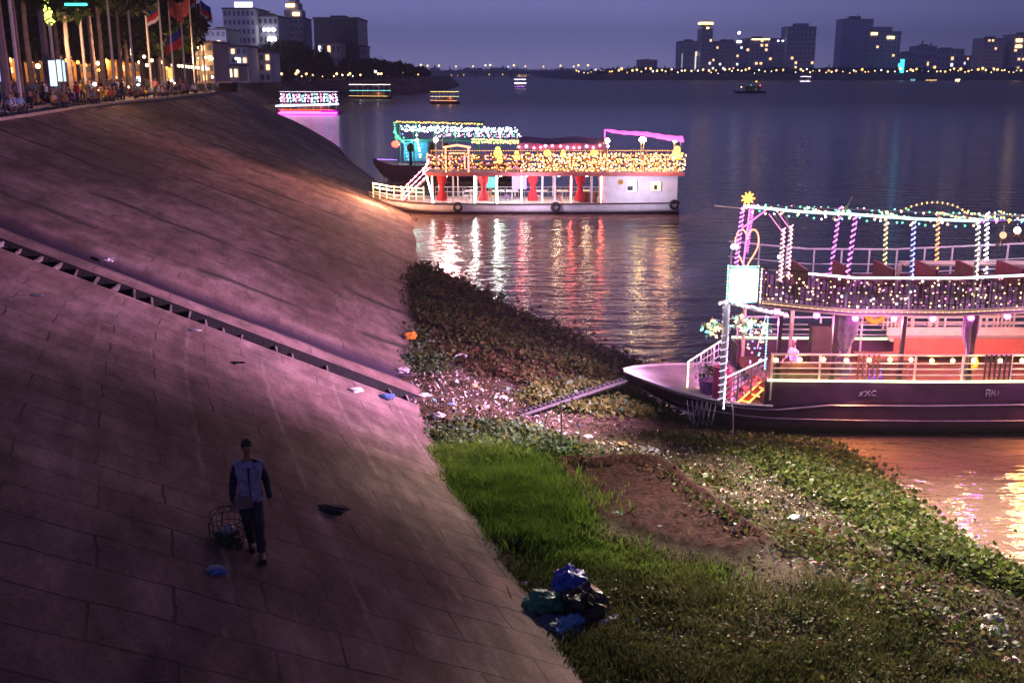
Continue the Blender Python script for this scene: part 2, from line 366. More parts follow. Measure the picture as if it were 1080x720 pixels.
# promenade at the top of the bank
M_PAVE = mat('promenade_paving', (.22, .18, .16), .7, var=.2, scale=1.2, bump=.2)
M_KERB = mat('promenade_kerb', (.33, .27, .25), .75, var=.25, scale=2, bump=.3)
mb = MB(); rows = []
for s in list(np.arange(0, 200, 2)) + list(np.arange(200, SK[-1], 15)):
    p = crom(TOP, s); d = (crom(TOP, min(s + .5, SK[-1])) - crom(TOP, max(s - .5, 0))).normalized(); nrm = Vector((-d.y, d.x))
    rows.append([Vector((p.x, p.y, TZ)) + Vector((nrm.x, nrm.y, 0)) * .3, Vector((p.x - (60 + s * .2), p.y + .0, TZ)), Vector((-1400, p.y, TZ))])
mb.grid(rows); tag(mb.build('promenade', M_PAVE), kind='structure')
def edge_strip(name, s0, s1, o0, o1, z0, z1, m, step=1.5):
    mb = MB(); rows = []
    for s in np.arange(s0, s1, step):
        p = crom(TOP, s); d = (crom(TOP, s + .5) - crom(TOP, s - .5)).normalized(); nr = Vector((-d.y, d.x, 0)); P = Vector((p.x, p.y, 0))
        rows.append([P + nr * o0 + Vector((0, 0, z0)), P + nr * o0 + Vector((0, 0, z1)), P + nr * o1 + Vector((0, 0, z1)), P + nr * o1 + Vector((0, 0, z0))])
    mb.grid(rows); return mb.build(name, m)
tag(edge_strip('kerb', 1, 230, -.06, .32, TZ - .5, TZ + .14, M_KERB), kind='structure')
tag(edge_strip('steps', 1, 98, .9, 1.5, TZ - .02, TZ + .36, M_KERB), kind='structure')

# water
def water():
    m = bpy.data.materials.new('river_water'); m.use_nodes = True; nt = m.node_tree; N = nt.nodes; L = nt.links
    b = N['Principled BSDF']; b.inputs['Base Color'].default_value = (.14, .085, .065, 1); b.inputs['Roughness'].default_value = .07
    b.inputs['IOR'].default_value = 1.333
    tc = N.new('ShaderNodeTexCoord')
    def nz(scale, sx, sy, det=4, dist=.3):
        mp = N.new('ShaderNodeMapping'); mp.inputs['Scale'].default_value = (sx, sy, 1); mp.inputs['Rotation'].default_value = (0, 0, .12)
        L.new(tc.outputs['Object'], mp.inputs['Vector']); n = N.new('ShaderNodeTexNoise'); n.inputs['Scale'].default_value = scale
        n.inputs['Detail'].default_value = det; n.inputs['Distortion'].default_value = dist; L.new(mp.outputs[0], n.inputs['Vector']); return n.outputs[0]
    b1 = N.new('ShaderNodeBump'); b1.inputs['Distance'].default_value = .30; L.new(nz(1.0, .35, 1.0, 3), b1.inputs['Height'])
    b2 = N.new('ShaderNodeBump'); b2.inputs['Distance'].default_value = .07; b2.inputs['Strength'].default_value = .8
    L.new(nz(3.2, .45, 1.0, 3), b2.inputs['Height']); L.new(b1.outputs[0], b2.inputs['Normal']); L.new(b2.outputs[0], b.inputs['Normal'])
    # slow broad gusts roughen some patches
    g = N.new('ShaderNodeMapRange'); g.inputs['From Min'].default_value = .35; g.inputs['From Max'].default_value = .65
    g.inputs['To Min'].default_value = .35; g.inputs['To Max'].default_value = .75; L.new(nz(.03, 1, 3, 3), g.inputs[0]); L.new(g.outputs[0], b1.inputs['Strength'])
    gp_ = N.new('ShaderNodeSeparateXYZ'); L.new(tc.outputs['Object'], gp_.inputs[0]); ch = N.new('ShaderNodeMapRange'); ch.inputs['From Min'].default_value = 95; ch.inputs['From Max'].default_value = 420
    ch.inputs['To Min'].default_value = .10; ch.inputs['To Max'].default_value = .36; L.new(gp_.outputs['Y'], ch.inputs[0]); L.new(ch.outputs[0], b.inputs['Roughness'])
    mb = MB(); xs = [-6000, -400, -100, 0, 100, 400, 6000]; ys = [-60, 0, 50, 200, 800, 3000, 9000]
    mb.grid([[Vector((x, y, 0)) for x in xs] for y in ys]); tag(mb.build('river_water', m), kind='structure')
water()

# muddy river bank below the slabs
SHORE = [(-8, 90), (-6.3, 66), (-5.2, 60), (-2.2, 50), (.8, 43), (3.6, 38), (4.8, 34.5), (6.2, 31.6), (8.2, 30.2), (10.2, 29.4), (10.4, 26.5), (10.9, 23.5), (11.8, 21), (14, 17), (19, 11), (27, -6)]
def sdist(x, y):
    best = np.full(x.shape, 1e9)
    for (x0, y0), (x1, y1) in zip(SHORE, SHORE[1:]):
        dx, dy = x1 - x0, y1 - y0; t = np.clip(((x - x0) * dx + (y - y0) * dy) / (dx * dx + dy * dy), 0, 1)
        best = np.minimum(best, np.hypot(x - x0 - t * dx, y - y0 - t * dy))
    ins = inpoly(x, y, SHORE + [(-60, -6), (-60, 90)]); return np.where(ins, best, -best)
DIG = pxpoly([(598, 492), (690, 487), (725, 520), (800, 578), (770, 590), (700, 580), (640, 555), (612, 520)], 1.05)
def vnoise(x, y, f, seed=0):
    r = np.random.default_rng(seed); T = r.random((128, 128)); u = x * f; v = y * f; i = np.floor(u).astype(int); j = np.floor(v).astype(int)
    a = u - i; b = v - j; a = a * a * (3 - 2 * a); b = b * b * (3 - 2 * b); g = lambda p, q: T[p % 128, q % 128]
    return (g(i, j) * (1 - a) + g(i + 1, j) * a) * (1 - b) + (g(i, j + 1) * (1 - a) + g(i + 1, j + 1) * a) * b - .5
def ground_z(x, y):
    x = np.asarray(x, float); y = np.asarray(y, float); d = sdist(x, y)
    zm = np.interp(y, [8, 15, 20, 30, 36, 46, 62, 80], [1.9, 1.6, 1.4, 1.0, .72, .4, .08, -.1])
    z = np.where(d > 0, zm * (1 - np.exp(-np.maximum(d, 0) / 2.6)), d * .16)
    z = z + (.16 * vnoise(x, y, .5, 1) + .10 * vnoise(x, y, 1.4, 2) + .05 * vnoise(x, y, 3.7, 3)) * np.clip(d * .6 + .25, .1, 1)
    return z
def ground():
    xs = np.arange(-9, 28, .14); ys = np.concatenate([np.arange(6, 66, .14), np.arange(66, 92, 1)]); X, Y = np.meshgrid(xs, ys); x, y = X.ravel(), Y.ravel()
    z = ground_z(x, y); dg = inpoly(x, y, DIG)
    # dug bed with a raised spoil ridge on its river side
    dd = np.full(x.shape, 1e9)
    for (x0, y0), (x1, y1) in zip(DIG, DIG[1:] + DIG[:1]):
        dx, dy = x1 - x0, y1 - y0; t = np.clip(((x - x0) * dx + (y - y0) * dy) / (dx * dx + dy * dy), 0, 1); dd = np.minimum(dd, np.hypot(x - x0 - t * dx, y - y0 - t * dy))
    z = z + np.where(dg, -.12 * np.clip(dd / .35, 0, 1) + .13 * vnoise(x, y, 5, 9) + .12 * vnoise(x, y, 2.4, 8), .20 * np.exp(-(dd / .3) ** 2))
    me = bpy.data.meshes.new('riverbank_mud'); n = len(xs); m_ = len(ys)
    I = (np.arange(m_ - 1)[:, None] * n + np.arange(n - 1)[None, :]).ravel(); fs = np.stack([I, I + 1, I + n + 1, I + n], 1)
    me.vertices.add(len(x)); me.vertices.foreach_set('co', np.stack([x, y, z], 1).ravel()); me.loops.add(len(fs) * 4); me.polygons.add(len(fs))
    me.loops.foreach_set('vertex_index', fs.ravel()); me.polygons.foreach_set('loop_start', np.arange(0, len(fs) * 4, 4)); me.polygons.foreach_set('use_smooth', [True] * len(fs))
    me.update(calc_edges=True); at_ = me.attributes.new('dug', 'FLOAT', 'POINT'); at_.data.foreach_set('value', (dg | (dd < .25)).astype('f4'))
    m = bpy.data.materials.new('mud_and_silt'); m.use_nodes = True; nt = m.node_tree; N = nt.nodes; L = nt.links; b = N['Principled BSDF']; b.inputs['Roughness'].default_value = .9; b.inputs['Specular IOR Level'].default_value = .06
    tc = N.new('ShaderNodeTexCoord'); n1 = N.new('ShaderNodeTexNoise'); n1.inputs['Scale'].default_value = 1.1; n1.inputs['Detail'].default_value = 8; n1.inputs['Roughness'].default_value = .7; L.new(tc.outputs['Object'], n1.inputs[0])
    rp = N.new('ShaderNodeValToRGB'); rp.color_ramp.elements[0].position = .35; rp.color_ramp.elements[1].position = .68; rp.color_ramp.elements[0].color = (.045, .03, .024, 1); rp.color_ramp.elements[1].color = (.15, .105, .08, 1)
    e = rp.color_ramp.elements.new(.52); e.color = (.085, .062, .045, 1); L.new(n1.outputs[0], rp.inputs[0])
    a = N.new('ShaderNodeAttribute'); a.attribute_name = 'dug'; mx = N.new('ShaderNodeMix'); mx.data_type = 'RGBA'; L.new(a.outputs['Fac'], mx.inputs[0]); L.new(rp.outputs[0], mx.inputs[6])
    n3 = N.new('ShaderNodeTexNoise'); n3.inputs['Scale'].default_value = 9; n3.inputs['Detail'].default_value = 6; L.new(tc.outputs['Object'], n3.inputs[0])
    r3 = N.new('ShaderNodeValToRGB'); r3.color_ramp.elements[0].position = .35; r3.color_ramp.elements[1].position = .7; r3.color_ramp.elements[0].color = (.022, .008, .008, 1); r3.color_ramp.elements[1].color = (.085, .034, .030, 1); L.new(n3.outputs[0], r3.inputs[0]); L.new(r3.outputs[0], mx.inputs[7])
    L.new(mx.outputs[2], b.inputs['Base Color']); n2 = N.new('ShaderNodeTexNoise'); n2.inputs['Scale'].default_value = 7; n2.inputs['Detail'].default_value = 8; n2.inputs['Roughness'].default_value = .75; L.new(tc.outputs['Object'], n2.inputs[0])
    bp = N.new('ShaderNodeBump'); bp.inputs['Strength'].default_value = 1; bp.inputs['Distance'].default_value = .12; L.new(n2.outputs[0], bp.inputs['Height']); L.new(bp.outputs[0], b.inputs['Normal'])
    me.materials.append(m); o = bpy.data.objects.new('riverbank_mud', me); COL.objects.link(o); tag(o, kind='structure')
ground()
def gz(x, y): return float(ground_z(np.array([x]), np.array([y]))[0])
def surf_z(x, y):
    """height of whatever surface is on top at x, y: slabs or mud"""
    best = (1e9, 0, 0)
    for s in np.arange(2, 80, .5):
        a, b = crom(TOE, s), crom(TOP, s); d = b - a; P = Vector((x, y)) - a; q = P.dot(d) / d.length_squared; e = (P - d * q).length
        if e < best[0]: best = (e, s, q)
    return max(best[2] * TZ if best[2] < 1 else TZ, gz(x, y))

# far shore across the river and the land under the city
M_FAR = mat('far_bank_earth', (.10, .085, .075), .9, var=.3, scale=.05)
mb = MB(); rows = []
fs_pts = [(60, 3400), (75, 2600), (96, 1900), (108, 1660), (150, 1612), (400, 1600), (900, 1590), (1800, 1570)]
for i, (x, y) in enumerate(fs_pts):
    k = 1 if i > 3 else 0; dx, dy = (0, 1) if k else (1, .2)
    rows.append([Vector((x - dx * 4, y - dy * 4, -1)), Vector((x + dx * 22, y + dy * 22, 9.2)), Vector((x + dx * 60, y + dy * 60, 9.6)), Vector((x + (2500 if not k else 300), y + 2500, 10))])
mb.grid(rows); tag(mb.build('far_shore', M_FAR), kind='structure')
mb = MB(); mb.grid([[Vector((x, 4200, -1)), Vector((x, 4260, 9)), Vector((x, 9000, 12))] for x in (-3000, -1000, 0, 500, 2000, 5000)])
tag(mb.build('distant_land', M_FAR), kind='structure')

# ------------------------------------------------------------------ shared materials
M_HULLDARK = mat('plum_black_paint', (.085, .038, .075), .35, var=.35, scale=1.2, bump=.12, bscale=6)
M_STRAKE = mat('worn_lilac_strake', (.34, .26, .33), .5, var=.3)
M_WHITE = mat('white_paint', (.72, .70, .70), .5, var=.10, scale=2, bump=.1)
M_CREAM = mat('cream_painted_wood', (.62, .52, .40), .5, var=.15, scale=3)
M_DECK = mat('pale_deck', (.55, .50, .50), .55, var=.25, scale=1.8, bump=.3)
M_BROWN = mat('varnished_brown_wood', (.20, .095, .05), .4, var=.3, scale=4)
M_DKWOOD = mat('dark_wood', (.05, .028, .03), .5, var=.3, scale=4)
M_ORANGE = mat('orange_red_vinyl', (.50, .13, .08), .45, var=.15)
M_YELLOW = mat('yellow_cloth', (.70, .40, .04), .7, var=.2, scale=6)
M_CURT = mat('grey_violet_curtain', (.16, .12, .15), .85, var=.3, scale=9, bump=.3)
M_RUBBER = mat('black_rubber', (.02, .02, .02), .7, var=.3)
M_METAL = mat('dull_grey_metal', (.30, .30, .32), .4, metal=.7, var=.2)
M_ROPE = mat('pale_rope', (.45, .38, .34), .9, var=.2)
M_RED = mat('red_cloth', (.45, .03, .035), .8, var=.25, scale=5)
M_DKRED = mat('dark_red_seat', (.15, .02, .04), .6, var=.2)
M_PURPLE = mat('purple_plastic', (.30, .12, .42), .5, var=.15)
M_CONCR = mat('tower_concrete', (.20, .19, .22), .8, var=.2, scale=.2)
M_ROOFT = mat('lilac_white_canvas', (.42, .24, .34), .8, var=.15, scale=1)
M_PINKR = mat('pink_deck_rail', (.50, .16, .15), .6, var=.2)
M_GREEN = mat('green_paint', (.04, .28, .18), .5, var=.2)
M_POTLEAF = leafmat('pot_plant_leaf', (.02, .05, .015), (.09, .14, .04), 6)
E_WARM = emat('lamp_warm', (1, .62, .28), 7); E_WARM2 = emat('lamp_warm_small', (1, .60, .28), 3); E_WHITE = emat('lamp_white', (.95, .93, 1), 16)
E_MAGHOT = emat('lamp_magenta_hot', (1, .10, .92), 8); E_MAG = emat('lamp_magenta', (1, .16, .95), 4.2); E_PINK = emat('lamp_pink', (1, .22, .55), 3.2); E_BLUE = emat('lamp_blue', (.12, .22, 1), 4)
E_CYAN = emat('lamp_cyan', (.25, .95, .95), 2.6); E_GREEN = emat('lamp_green', (.1, 1, .35), 3); E_YEL = emat('lamp_yellow', (1, .78, .2), 3.5)
E_ORG = emat('lamp_orange', (1, .32, .06), 4); E_LIME = emat('strip_lime_white', (.90, 1, .50), 4, 'AUTO'); E_STRIPW = emat('strip_white', (.95, .90, 1), 2.5)
E_TEAL = emat('strip_teal_white', (.55, 1, .88), 2.4); E_PANEL = emat('panel_white', (.92, 1, .97), 16, 'AUTO'); E_VIO = emat('lamp_violet', (.45, .12, 1), 4)
E_STRIPM = emat('strip_magenta', (1, .12, .62), 3.5); E_WF = emat('lamp_far_white', (.95, .85, 1), 3.2); E_RED = emat('lamp_red', (1, .05, .03), 7); E_GLOBE = emat('globe_gold', (1, .68, .26), 80, 'AUTO'); E_HOT = emat('lamp_hot_white', (1, .80, .50), 14, 'AUTO')
E_GOLD = emat('lamp_gold', (1, .60, .12), 4.5); E_ROSE = emat('strip_rose', (1, .45, .55), 4); E_FIRE = emat('lantern_orange', (1, .36, .05), 4)
E_WIN = emat('window_warm', (1, .55, .25), 2.2); E_WINC = emat('window_cool', (.75, .85, 1), 2.2); E_STREET = emat('street_lamp_glow', (1, .62, .26), 3.4); E_STREETW = emat('street_lamp_white', (1, .90, .78), 3.0)

# ------------------------------------------------------------------ the near boat
def hull_mesh(st, n=9):
    """stations (x, half beam at sheer, half beam at waterline, z sheer, z bottom) -> rows of a closed hull side shell"""
    rows = []
    for x, bs, bw, zs, zb in st:
        r = []
        for sgn in (-1, 1):
            pts = [(sgn * (bw * .25 + (bs - bw * .25) * (t ** .42) if False else sgn * 0), 0)] if False else []
            for k in range(n):
                t = k / (n - 1)
                yy = bw * math.sin(min(1, t * 1.9) * math.pi / 2) + (bs - bw) * max(0, (t - .3) / .7) ** 1.2
                r.append((sgn, Vector((x, sgn * yy, zb + (zs - zb) * t))))
        a = [p for s_, p in r if s_ < 0][::-1]; b = [p for s_, p in r if s_ > 0]
        rows.append(a + b)
    return rows
NB = thing('tour_boat', 'large dark-hulled party boat nosed onto the mud, its two open decks strung with magenta lights', 'boat', (3.7, 33.0, 0))
X0, Y0 = 3.7, 33.0; NY, FY = -2.55, 2.55
def lx(px, y=NY, z=2.0): return invx(px, Y0 + y, z) - X0
hull_st = [(0, .12, .05, 1.52, 1.30), (.35, .55, .25, 1.47, 1.08), (.9, 1.05, .6, 1.38, .72), (1.6, 1.6, 1.05, 1.26, .34), (2.4, 2.0, 1.5, 1.17, .02), (3.3, 2.35, 1.95, 1.11, -.25), (4.3, 2.52, 2.2, 1.10, -.4),
           (6, 2.58, 2.3, 1.3, -.5), (9, 2.6, 2.4, 1.3, -.5), (13, 2.6, 2.4, 1.34, -.5), (17, 2.58, 2.35, 1.42, -.5), (20, 2.4, 2.1, 1.5, -.35), (22, 2.1, 1.6, 1.6, .1)]
mb = MB(); rows = hull_mesh(hull_st); mb.grid(rows); mb.add(rows[-1], [tuple(range(len(rows[-1])))]); mb.add(rows[0], [tuple(range(len(rows[0])))[::-1]])
hull = mb.build('hull', M_HULLDARK, NB, smooth=True)
# raised bulwark aft of the steps
mb = MB(); XB = 4.05
for sg in (-1, 1):
    rr = []
    for x, z in ((XB, 1.95), (6, 1.93), (9, 1.90), (13, 1.92), (17, 2.0), (20, 2.12), (22, 2.25)):
        b_ = np.interp(x, [h[0] for h in hull_st], [h[1] for h in hull_st]); zs = np.interp(x, [h[0] for h in hull_st], [h[3] for h in hull_st])
        rr.append([Vector((x, sg * (b_ - .002), zs - .05)), Vector((x, sg * (b_ + .04), z)), Vector((x, sg * (b_ - .06), z)), Vector((x, sg * (b_ - .09), zs - .05))])
    mb.grid(rr)
mb.bx(XB - .03, XB + .03, -2.5, -1.6, 1.05, 1.95); mb.bx(XB - .03, XB + .03, 1.6, 2.5, 1.05, 1.95)
mb.build('bulwark', M_HULLDARK, NB)
# rub rails
for k, (zz, r_) in enumerate(((1.20, .03), (.62, .022))):
    mb = MB()
    for sg in (-1, 1):
        pts = []
        for x in np.arange(.5 if k == 0 else 1.4, 21.5, .5):
            b_ = np.interp(x, [h[0] for h in hull_st], [h[1] for h in hull_st]); bw = np.interp(x, [h[0] for h in hull_st], [h[2] for h in hull_st])
            zs = np.interp(x, [h[0] for h in hull_st], [h[3] for h in hull_st]); zb = np.interp(x, [h[0] for h in hull_st], [h[4] for h in hull_st])
            z = min(zs - .16, zz + .25 * math.exp(-x / 2)) + .012 * (x - 9) ** 2 * .12; t = (z - zb) / (zs - zb); t = max(0, min(1, t))
            yy = bw * math.sin(min(1, t * 1.9) * math.pi / 2) + (b_ - bw) * max(0, (t - .3) / .7) ** 1.2
            pts.append((x, sg * (yy + .02), z))
        mb.tube(pts, r_, 5)
    mb.build('rub_rail', M_STRAKE, NB)
# worn white marks painted on the bow quarter and amidships
mb = MB()
def strokes(px, py, segs, w_=.035):
    x = lx(px, -2.62, 1.6); z0 = 1.46
    for (a, b_, c, d) in segs: mb.tube([(x + a * .8, -2.640, z0 + b_ * .8), (x + c * .8, -2.655, z0 + d * .8)], w_ * .6, 4)
strokes(906, 418, [(0, 0, .14, .2), (.02, .16, .12, .03), (.22, .0, .40, .24), (.22, .22, .42, .02), (.52, .03, .46, .13), (.46, .13, .54, .23), (.54, .23, .63, .2), (.52, .03, .63, .05)])
strokes(1040, 416, [(0, 0, 0, .26), (0, .26, .14, .24), (.14, .24, .12, .0), (0, .13, .13, .12), (.2, 0, .22, .25), (.2, .13, .32, .12), (.33, 0, .31, .24), (.42, .04, .46, .2)])
mb.build('name_lettering', M_STRAKE, NB)
# decks
mb = MB(); top = []
for x, bs, bw, zs, zb in hull_st[:8]: top.append([Vector((x, -bs * .98, zs - .015)), Vector((x, -bs * .4, zs + .02)), Vector((x, bs * .4, zs + .02)), Vector((x, bs * .98, zs - .015))])
mb.grid(top); mb.build('foredeck', M_DECK, NB)
mb = MB(); pts = [(x, -bs, zs + .02) for x, bs, bw, zs, zb in hull_st[:7]]; pts2 = [(x, bs, zs + .02) for x, bs, bw, zs, zb in hull_st[:7]]
mb.tube(pts, .045, 5); mb.tube(pts2, .045, 5); mb.build('gunwale', M_WHITE, NB)
mb = MB(); mb.bx(XB + .05, 21, -2.45, 2.45, 1.28, 1.36); mb.build('main_deck', M_BROWN, NB)
# lime-white light strip along the bulwark cap, both sides
for sg in (-1, 1):
    mb = MB(); mb.tube([(x, sg * 2.66, z + .03) for x, z in ((XB, 1.95), (6, 1.93), (9, 1.90), (13, 1.92), (17, 2.0), (20, 2.12))], .032, 6)
    mb.build('strip_light', E_LIME, NB)
# lower rail, boards and warm bulbs
ZR = [2.12, 2.30, 2.48, 2.74]
for sg, m in ((-1, M_CREAM), (1, M_WHITE)):
    mb = MB()
    for z in ZR: mb.tube([(XB + .1, sg * 2.5, z + .02), (9, sg * 2.52, z - .02), (13, sg * 2.52, z), (21, sg * 2.3, z + .2)], .022 if z < 2.7 else .035, 5)
    for x in np.arange(XB + .15, 21, 1.45): mb.bx(x - .03, x + .03, sg * 2.5 - .03, sg * 2.5 + .03, 1.3, 2.74)
    mb.build('side_rail', m, NB)
mb = MB()
for a, b_ in ((815, 862), (862, 884)): mb.bx(lx(a, z=2.3), lx(b_, z=2.3), -2.44, -2.42, 1.98, 2.42)
mb.build('rail_board', M_BROWN, NB)
for a, b_ in ((1038, 1068), (904, 928)):
    mb = MB(); x = lx(a, z=2.3); xe = lx(b_, z=2.3)
    while x < xe: mb.bx(x, x + .045, -2.58, -2.54, 1.95, 2.76); x += .15
    mb.build('rail_screen', M_DKWOOD if a > 1000 else M_BROWN, NB)
for px in (818, 843, 868, 892, 916, 938, 960, 982, 1004, 1026, 1054, 1077) + tuple(1077 + 23 * k for k in range(1, 10)):
    mb = MB(); mb.ball((lx(px, z=2.62), -2.62, 2.60 + random.uniform(-.02, .02)), .068, 8, 6); mb.build('bulb', E_WARM, NB, smooth=True)
# far side: white benches with slatted backs, orange-red seat row
mb = MB(); xa, xb = lx(940, 1.6, 2.4), lx(1085, 1.6, 2.4) + 3
mb.bx(xa, xb, 1.55, 2.0, 2.10, 2.22); mb.bx(xa, xb, 1.99, 2.05, 2.22, 2.5); mb.build('bench', M_CREAM, NB)
mb = MB(); mb.bx(xa + .1, xb - .1, 1.45, 1.56, 1.62, 2.22); mb.build('bench_front', M_ORANGE, NB)
mb = MB()
for z in (3.02, 2.80, 2.58):
    mb.bx(lx(902, FY, z), 20, 2.38, 2.43, z - .03, z + .03)
for px in (946, 952, 978, 985, 1030): mb.bx(lx(px, FY, 2.8), lx(px, FY, 2.8) + .12, 2.36, 2.45, 1.36, 3.06)
for a, b_ in ((930, 944), (1046, 1070)):
    x = lx(a, FY, 2.8); xe = lx(b_, FY, 2.8)
    while x < xe: mb.bx(x, x + .05, 2.36, 2.44, 2.3, 3.08); x += .14
mb.build('back_railing', M_CREAM, NB)
# tables, planks, drink bottles on the lower deck
mb = MB(); x = lx(905, -.2, 2.1); mb.bx(x, x + 1.6, -.7, .3, 2.04, 2.09)
for a in (.1, 1.5):
    for b_ in (-.6, .2): mb.bx(x + a - .03, x + a + .03, b_ - .03, b_ + .03, 1.36, 2.04)
mb.build('table', M_BROWN, NB)
mb = MB(); x = lx(856, 1.0, 2.6); mb.bx(x, x + .95, .9, 1.3, 1.36, 2.75); mb.bx(x - .05, x + 1.0, .88, 1.32, 2.75, 2.80); mb.build('cabinet', M_DKWOOD, NB)
mb = MB(); x = lx(925, 2.0, 2.9); mb.ring((x, 2.2, 2.9), .26, .10, 'y', 16, 8); mb.build('life_ring', M_YELLOW, NB)
for px in (916, 922, 929):
    mb = MB(); x = lx(px, -2.2, 1.6); mb.tube([(x, -2.1, 1.36), (x, -2.1, 1.9), (x, -2.1, 2.0), (x, -2.1, 2.14)], [.06, .06, .025, .025], 8); mb.build('bottle', mat('violet_glass', (.25, .12, .6), .2), NB)
# main deck structural posts, ceiling, upper deck edge
posts = [lx(p, -2.4, 3.2) for p in (822, 880, 952, 1026)] + [12.6, 14.8, 17, 19.2]
for sg in (-1, 1):
    for x in posts:
        mb = MB(); mb.bx(x - .06, x + .06, sg * 2.4 - .06, sg * 2.4 + .06, 1.36, 4.0); mb.build('deck_post', M_DKWOOD if sg < 0 else M_CREAM, NB)
XU0 = lx(806, z=4)   # forward end of the upper deck
mb = MB(); prof = [(XU0 - .1, 4.24), (XU0 + 1.2, 4.10), (6.5, 3.97), (9.5, 3.96), (13, 4.12), (17, 4.32), (20.5, 4.55)]
UZ = lambda x: float(np.interp(x, [p[0] for p in prof], [p[1] for p in prof])) - 3.97
mb.grid([[Vector((x, -2.62, z)), Vector((x, -2.62, z + .16)), Vector((x, 2.62, z + .16)), Vector((x, 2.62, z)), Vector((x, -2.62, z))] for x, z in prof])
mb.bx(XU0 - .14, XU0 - .1, -2.6, 2.6, 4.24, 4.40); mb.build('upper_deck', mat('plum_deck_edge', (.26, .12, .26), .5), NB)
mb = MB(); mb.tube([(x, -2.66, z + .19) for x, z in prof], .03, 5); mb.tube([(x, -2.66, z + .02) for x, z in prof], .022, 5); mb.build('deck_edge_trim', M_CREAM, NB)
for x in [lx(q, -2.5, 3.85) for q in (819, 861, 902, 943, 984, 1024, 1062)] + [lx(1062, -2.5, 3.85) + 1.17 * (k + 1) for k in range(7)]:
    mb = MB(); mb.ball((x, -2.5, 3.87 + UZ(x)), .10, 10, 6); mb.build('spot_lamp', E_MAGHOT, NB, smooth=True)
for px in (819, 861, 902, 943, 984, 1024, 1062): lamp('magenta_lamp_light', 'POINT', (lx(px, -2.5, 3.85), -2.0, 3.62), 95, (1, .14, .92), NB, .08)
for k in range(5): lamp('warm_deck_light', 'POINT', (5.3 + k * 1.9, -1.3, 3.3), 160, (1, .56, .34), NB, .15)
for px in (843, 892, 938, 982, 1026, 1077): lamp('warm_bulb_light', 'POINT', (lx(px), -2.74, 2.60), 11, (1, .55, .2), NB, .06)
for k in range(2): (lamp('strip_wash', 'AREA', (6.5 + k * 6, -2.95, 1.86), 190, (1, .46, .12), NB, 1.4, aim=(6.7 + k * 6, -6.0, 0)), lamp('hull_fill', 'AREA', (7 + k * 5.5, -4.2, 3.9), 75, (1, .40, .85), NB, 2.5, aim=(7 + k * 5.5, -2.5, .8)))  # added area lights without fixtures, for the strip's glow and on the hull
# curtains tied back
for px, sw in ((891, .36), (1023, .22)):
    mb = MB(); x = lx(px, -2.3, 3.2); rr = []
    for k in range(13):
        z = 3.9 - k * .16; wd = sw * (1.0 - .62 * math.exp(-((z - 2.8) / .35) ** 2)) * (1 if z > 2.8 else .75)
        rr.append([Vector((x + math.cos(a) * wd * (1 + .18 * math.sin(a * 7)), -2.28 + math.sin(a) * .13 * (1 + .25 * math.sin(a * 7 + 1)), z)) for a in np.linspace(0, 2 * math.pi, 29)])
    mb.grid(rr); mb.build('curtain', M_CURT, NB, smooth=True)
    if px > 1000:
        mb = MB(); mb.ball((x + .16, -2.42, 2.42), .15, 10, 8, (.9, .8, 1.7)); mb.build('cloth_swag', M_YELLOW, NB, smooth=True)
# upper deck rails, light net
ZT = [(4.30, .02), (4.62, .02), (5.14, .035)]
for sg, m in ((-1, M_DKWOOD), (1, M_WHITE)):
    mb = MB()
    for z, r_ in ZT: mb.tube([(x, sg * 2.52, zz - 3.97 + z) for x, zz in prof], r_, 5)
    for x in np.arange(XU0, 20.5, .95): mb.bx(x - .025, x + .025, sg * 2.52 - .025, sg * 2.52 + .025, 4.1 + UZ(x), 5.14 + UZ(x))
    if sg < 0:
        for x in np.arange(XU0 + .1, 20.5, .155): mb.bx(x - .02, x + .02, sg * 2.505 - .008, sg * 2.505 + .008, 4.14 + UZ(x), 5.0 + UZ(x))
    mb.build('upper_rail', m, NB)
mb = MB(); mb.tube([(x, -2.6, UZ(x) + 5.12) for x in [lx(852, z=5.1), 6.5, 8, 9.5, 11, 13, 17, 20.5]], .038, 6); mb.build('rail_light_strip', emat('strip_pinkwhite', (1, .80, .90), 2.2), NB)
mb = MB(); x = XU0; k = 0
while x < 20:
    for j in range(5):
        mb.cur = random.choice([0, 0, 0, 0, 1, 2, 3]); z = 4.30 + UZ(x) + j * .165 + random.uniform(-.06, .06) + .07 * math.sin(x * 2.6 + j)
        mb.bulb((x + random.uniform(-.09, .09), -2.6, z), random.choice([.02, .026, .034]))
    x += .235
mb.build('light_net', [E_WARM2, E_WHITE, E_PINK, E_WARM], NB)
mb = MB(); [lights_on(mb, (a[0], -2.68, a[1] + .13), (b[0], -2.68, b[1] + .13), .17, .018) for a, b in zip(prof, prof[1:])]; mb.build('edge_light_string', E_WARM2, NB)
for i in range(9):  # dark red seats and white tables upstairs
    x = XU0 + 1.2 + i * 1.35
    s_ = MB(); s_.bx(x, x + .5, -.9, .9, 4.5, 4.58); s_.bx(x + .44, x + .52, -.9, .9, 4.58, 5.05); s_.bx(x + .05, x + .12, -.8, -.7, 4.1, 4.5); s_.bx(x + .05, x + .12, .7, .8, 4.1, 4.5); s_.build('seat', M_DKRED, NB)
mb = MB(); mb.bx(lx(968, 0, 5), 19, 1.0, 1.7, 4.82, 4.88); mb.bx(9.2, 9.3, 1.3, 1.4, 4.1, 4.82); mb.bx(13.2, 13.3, 1.3, 1.4, 4.1, 4.82); mb.build('counter', M_CREAM, NB)
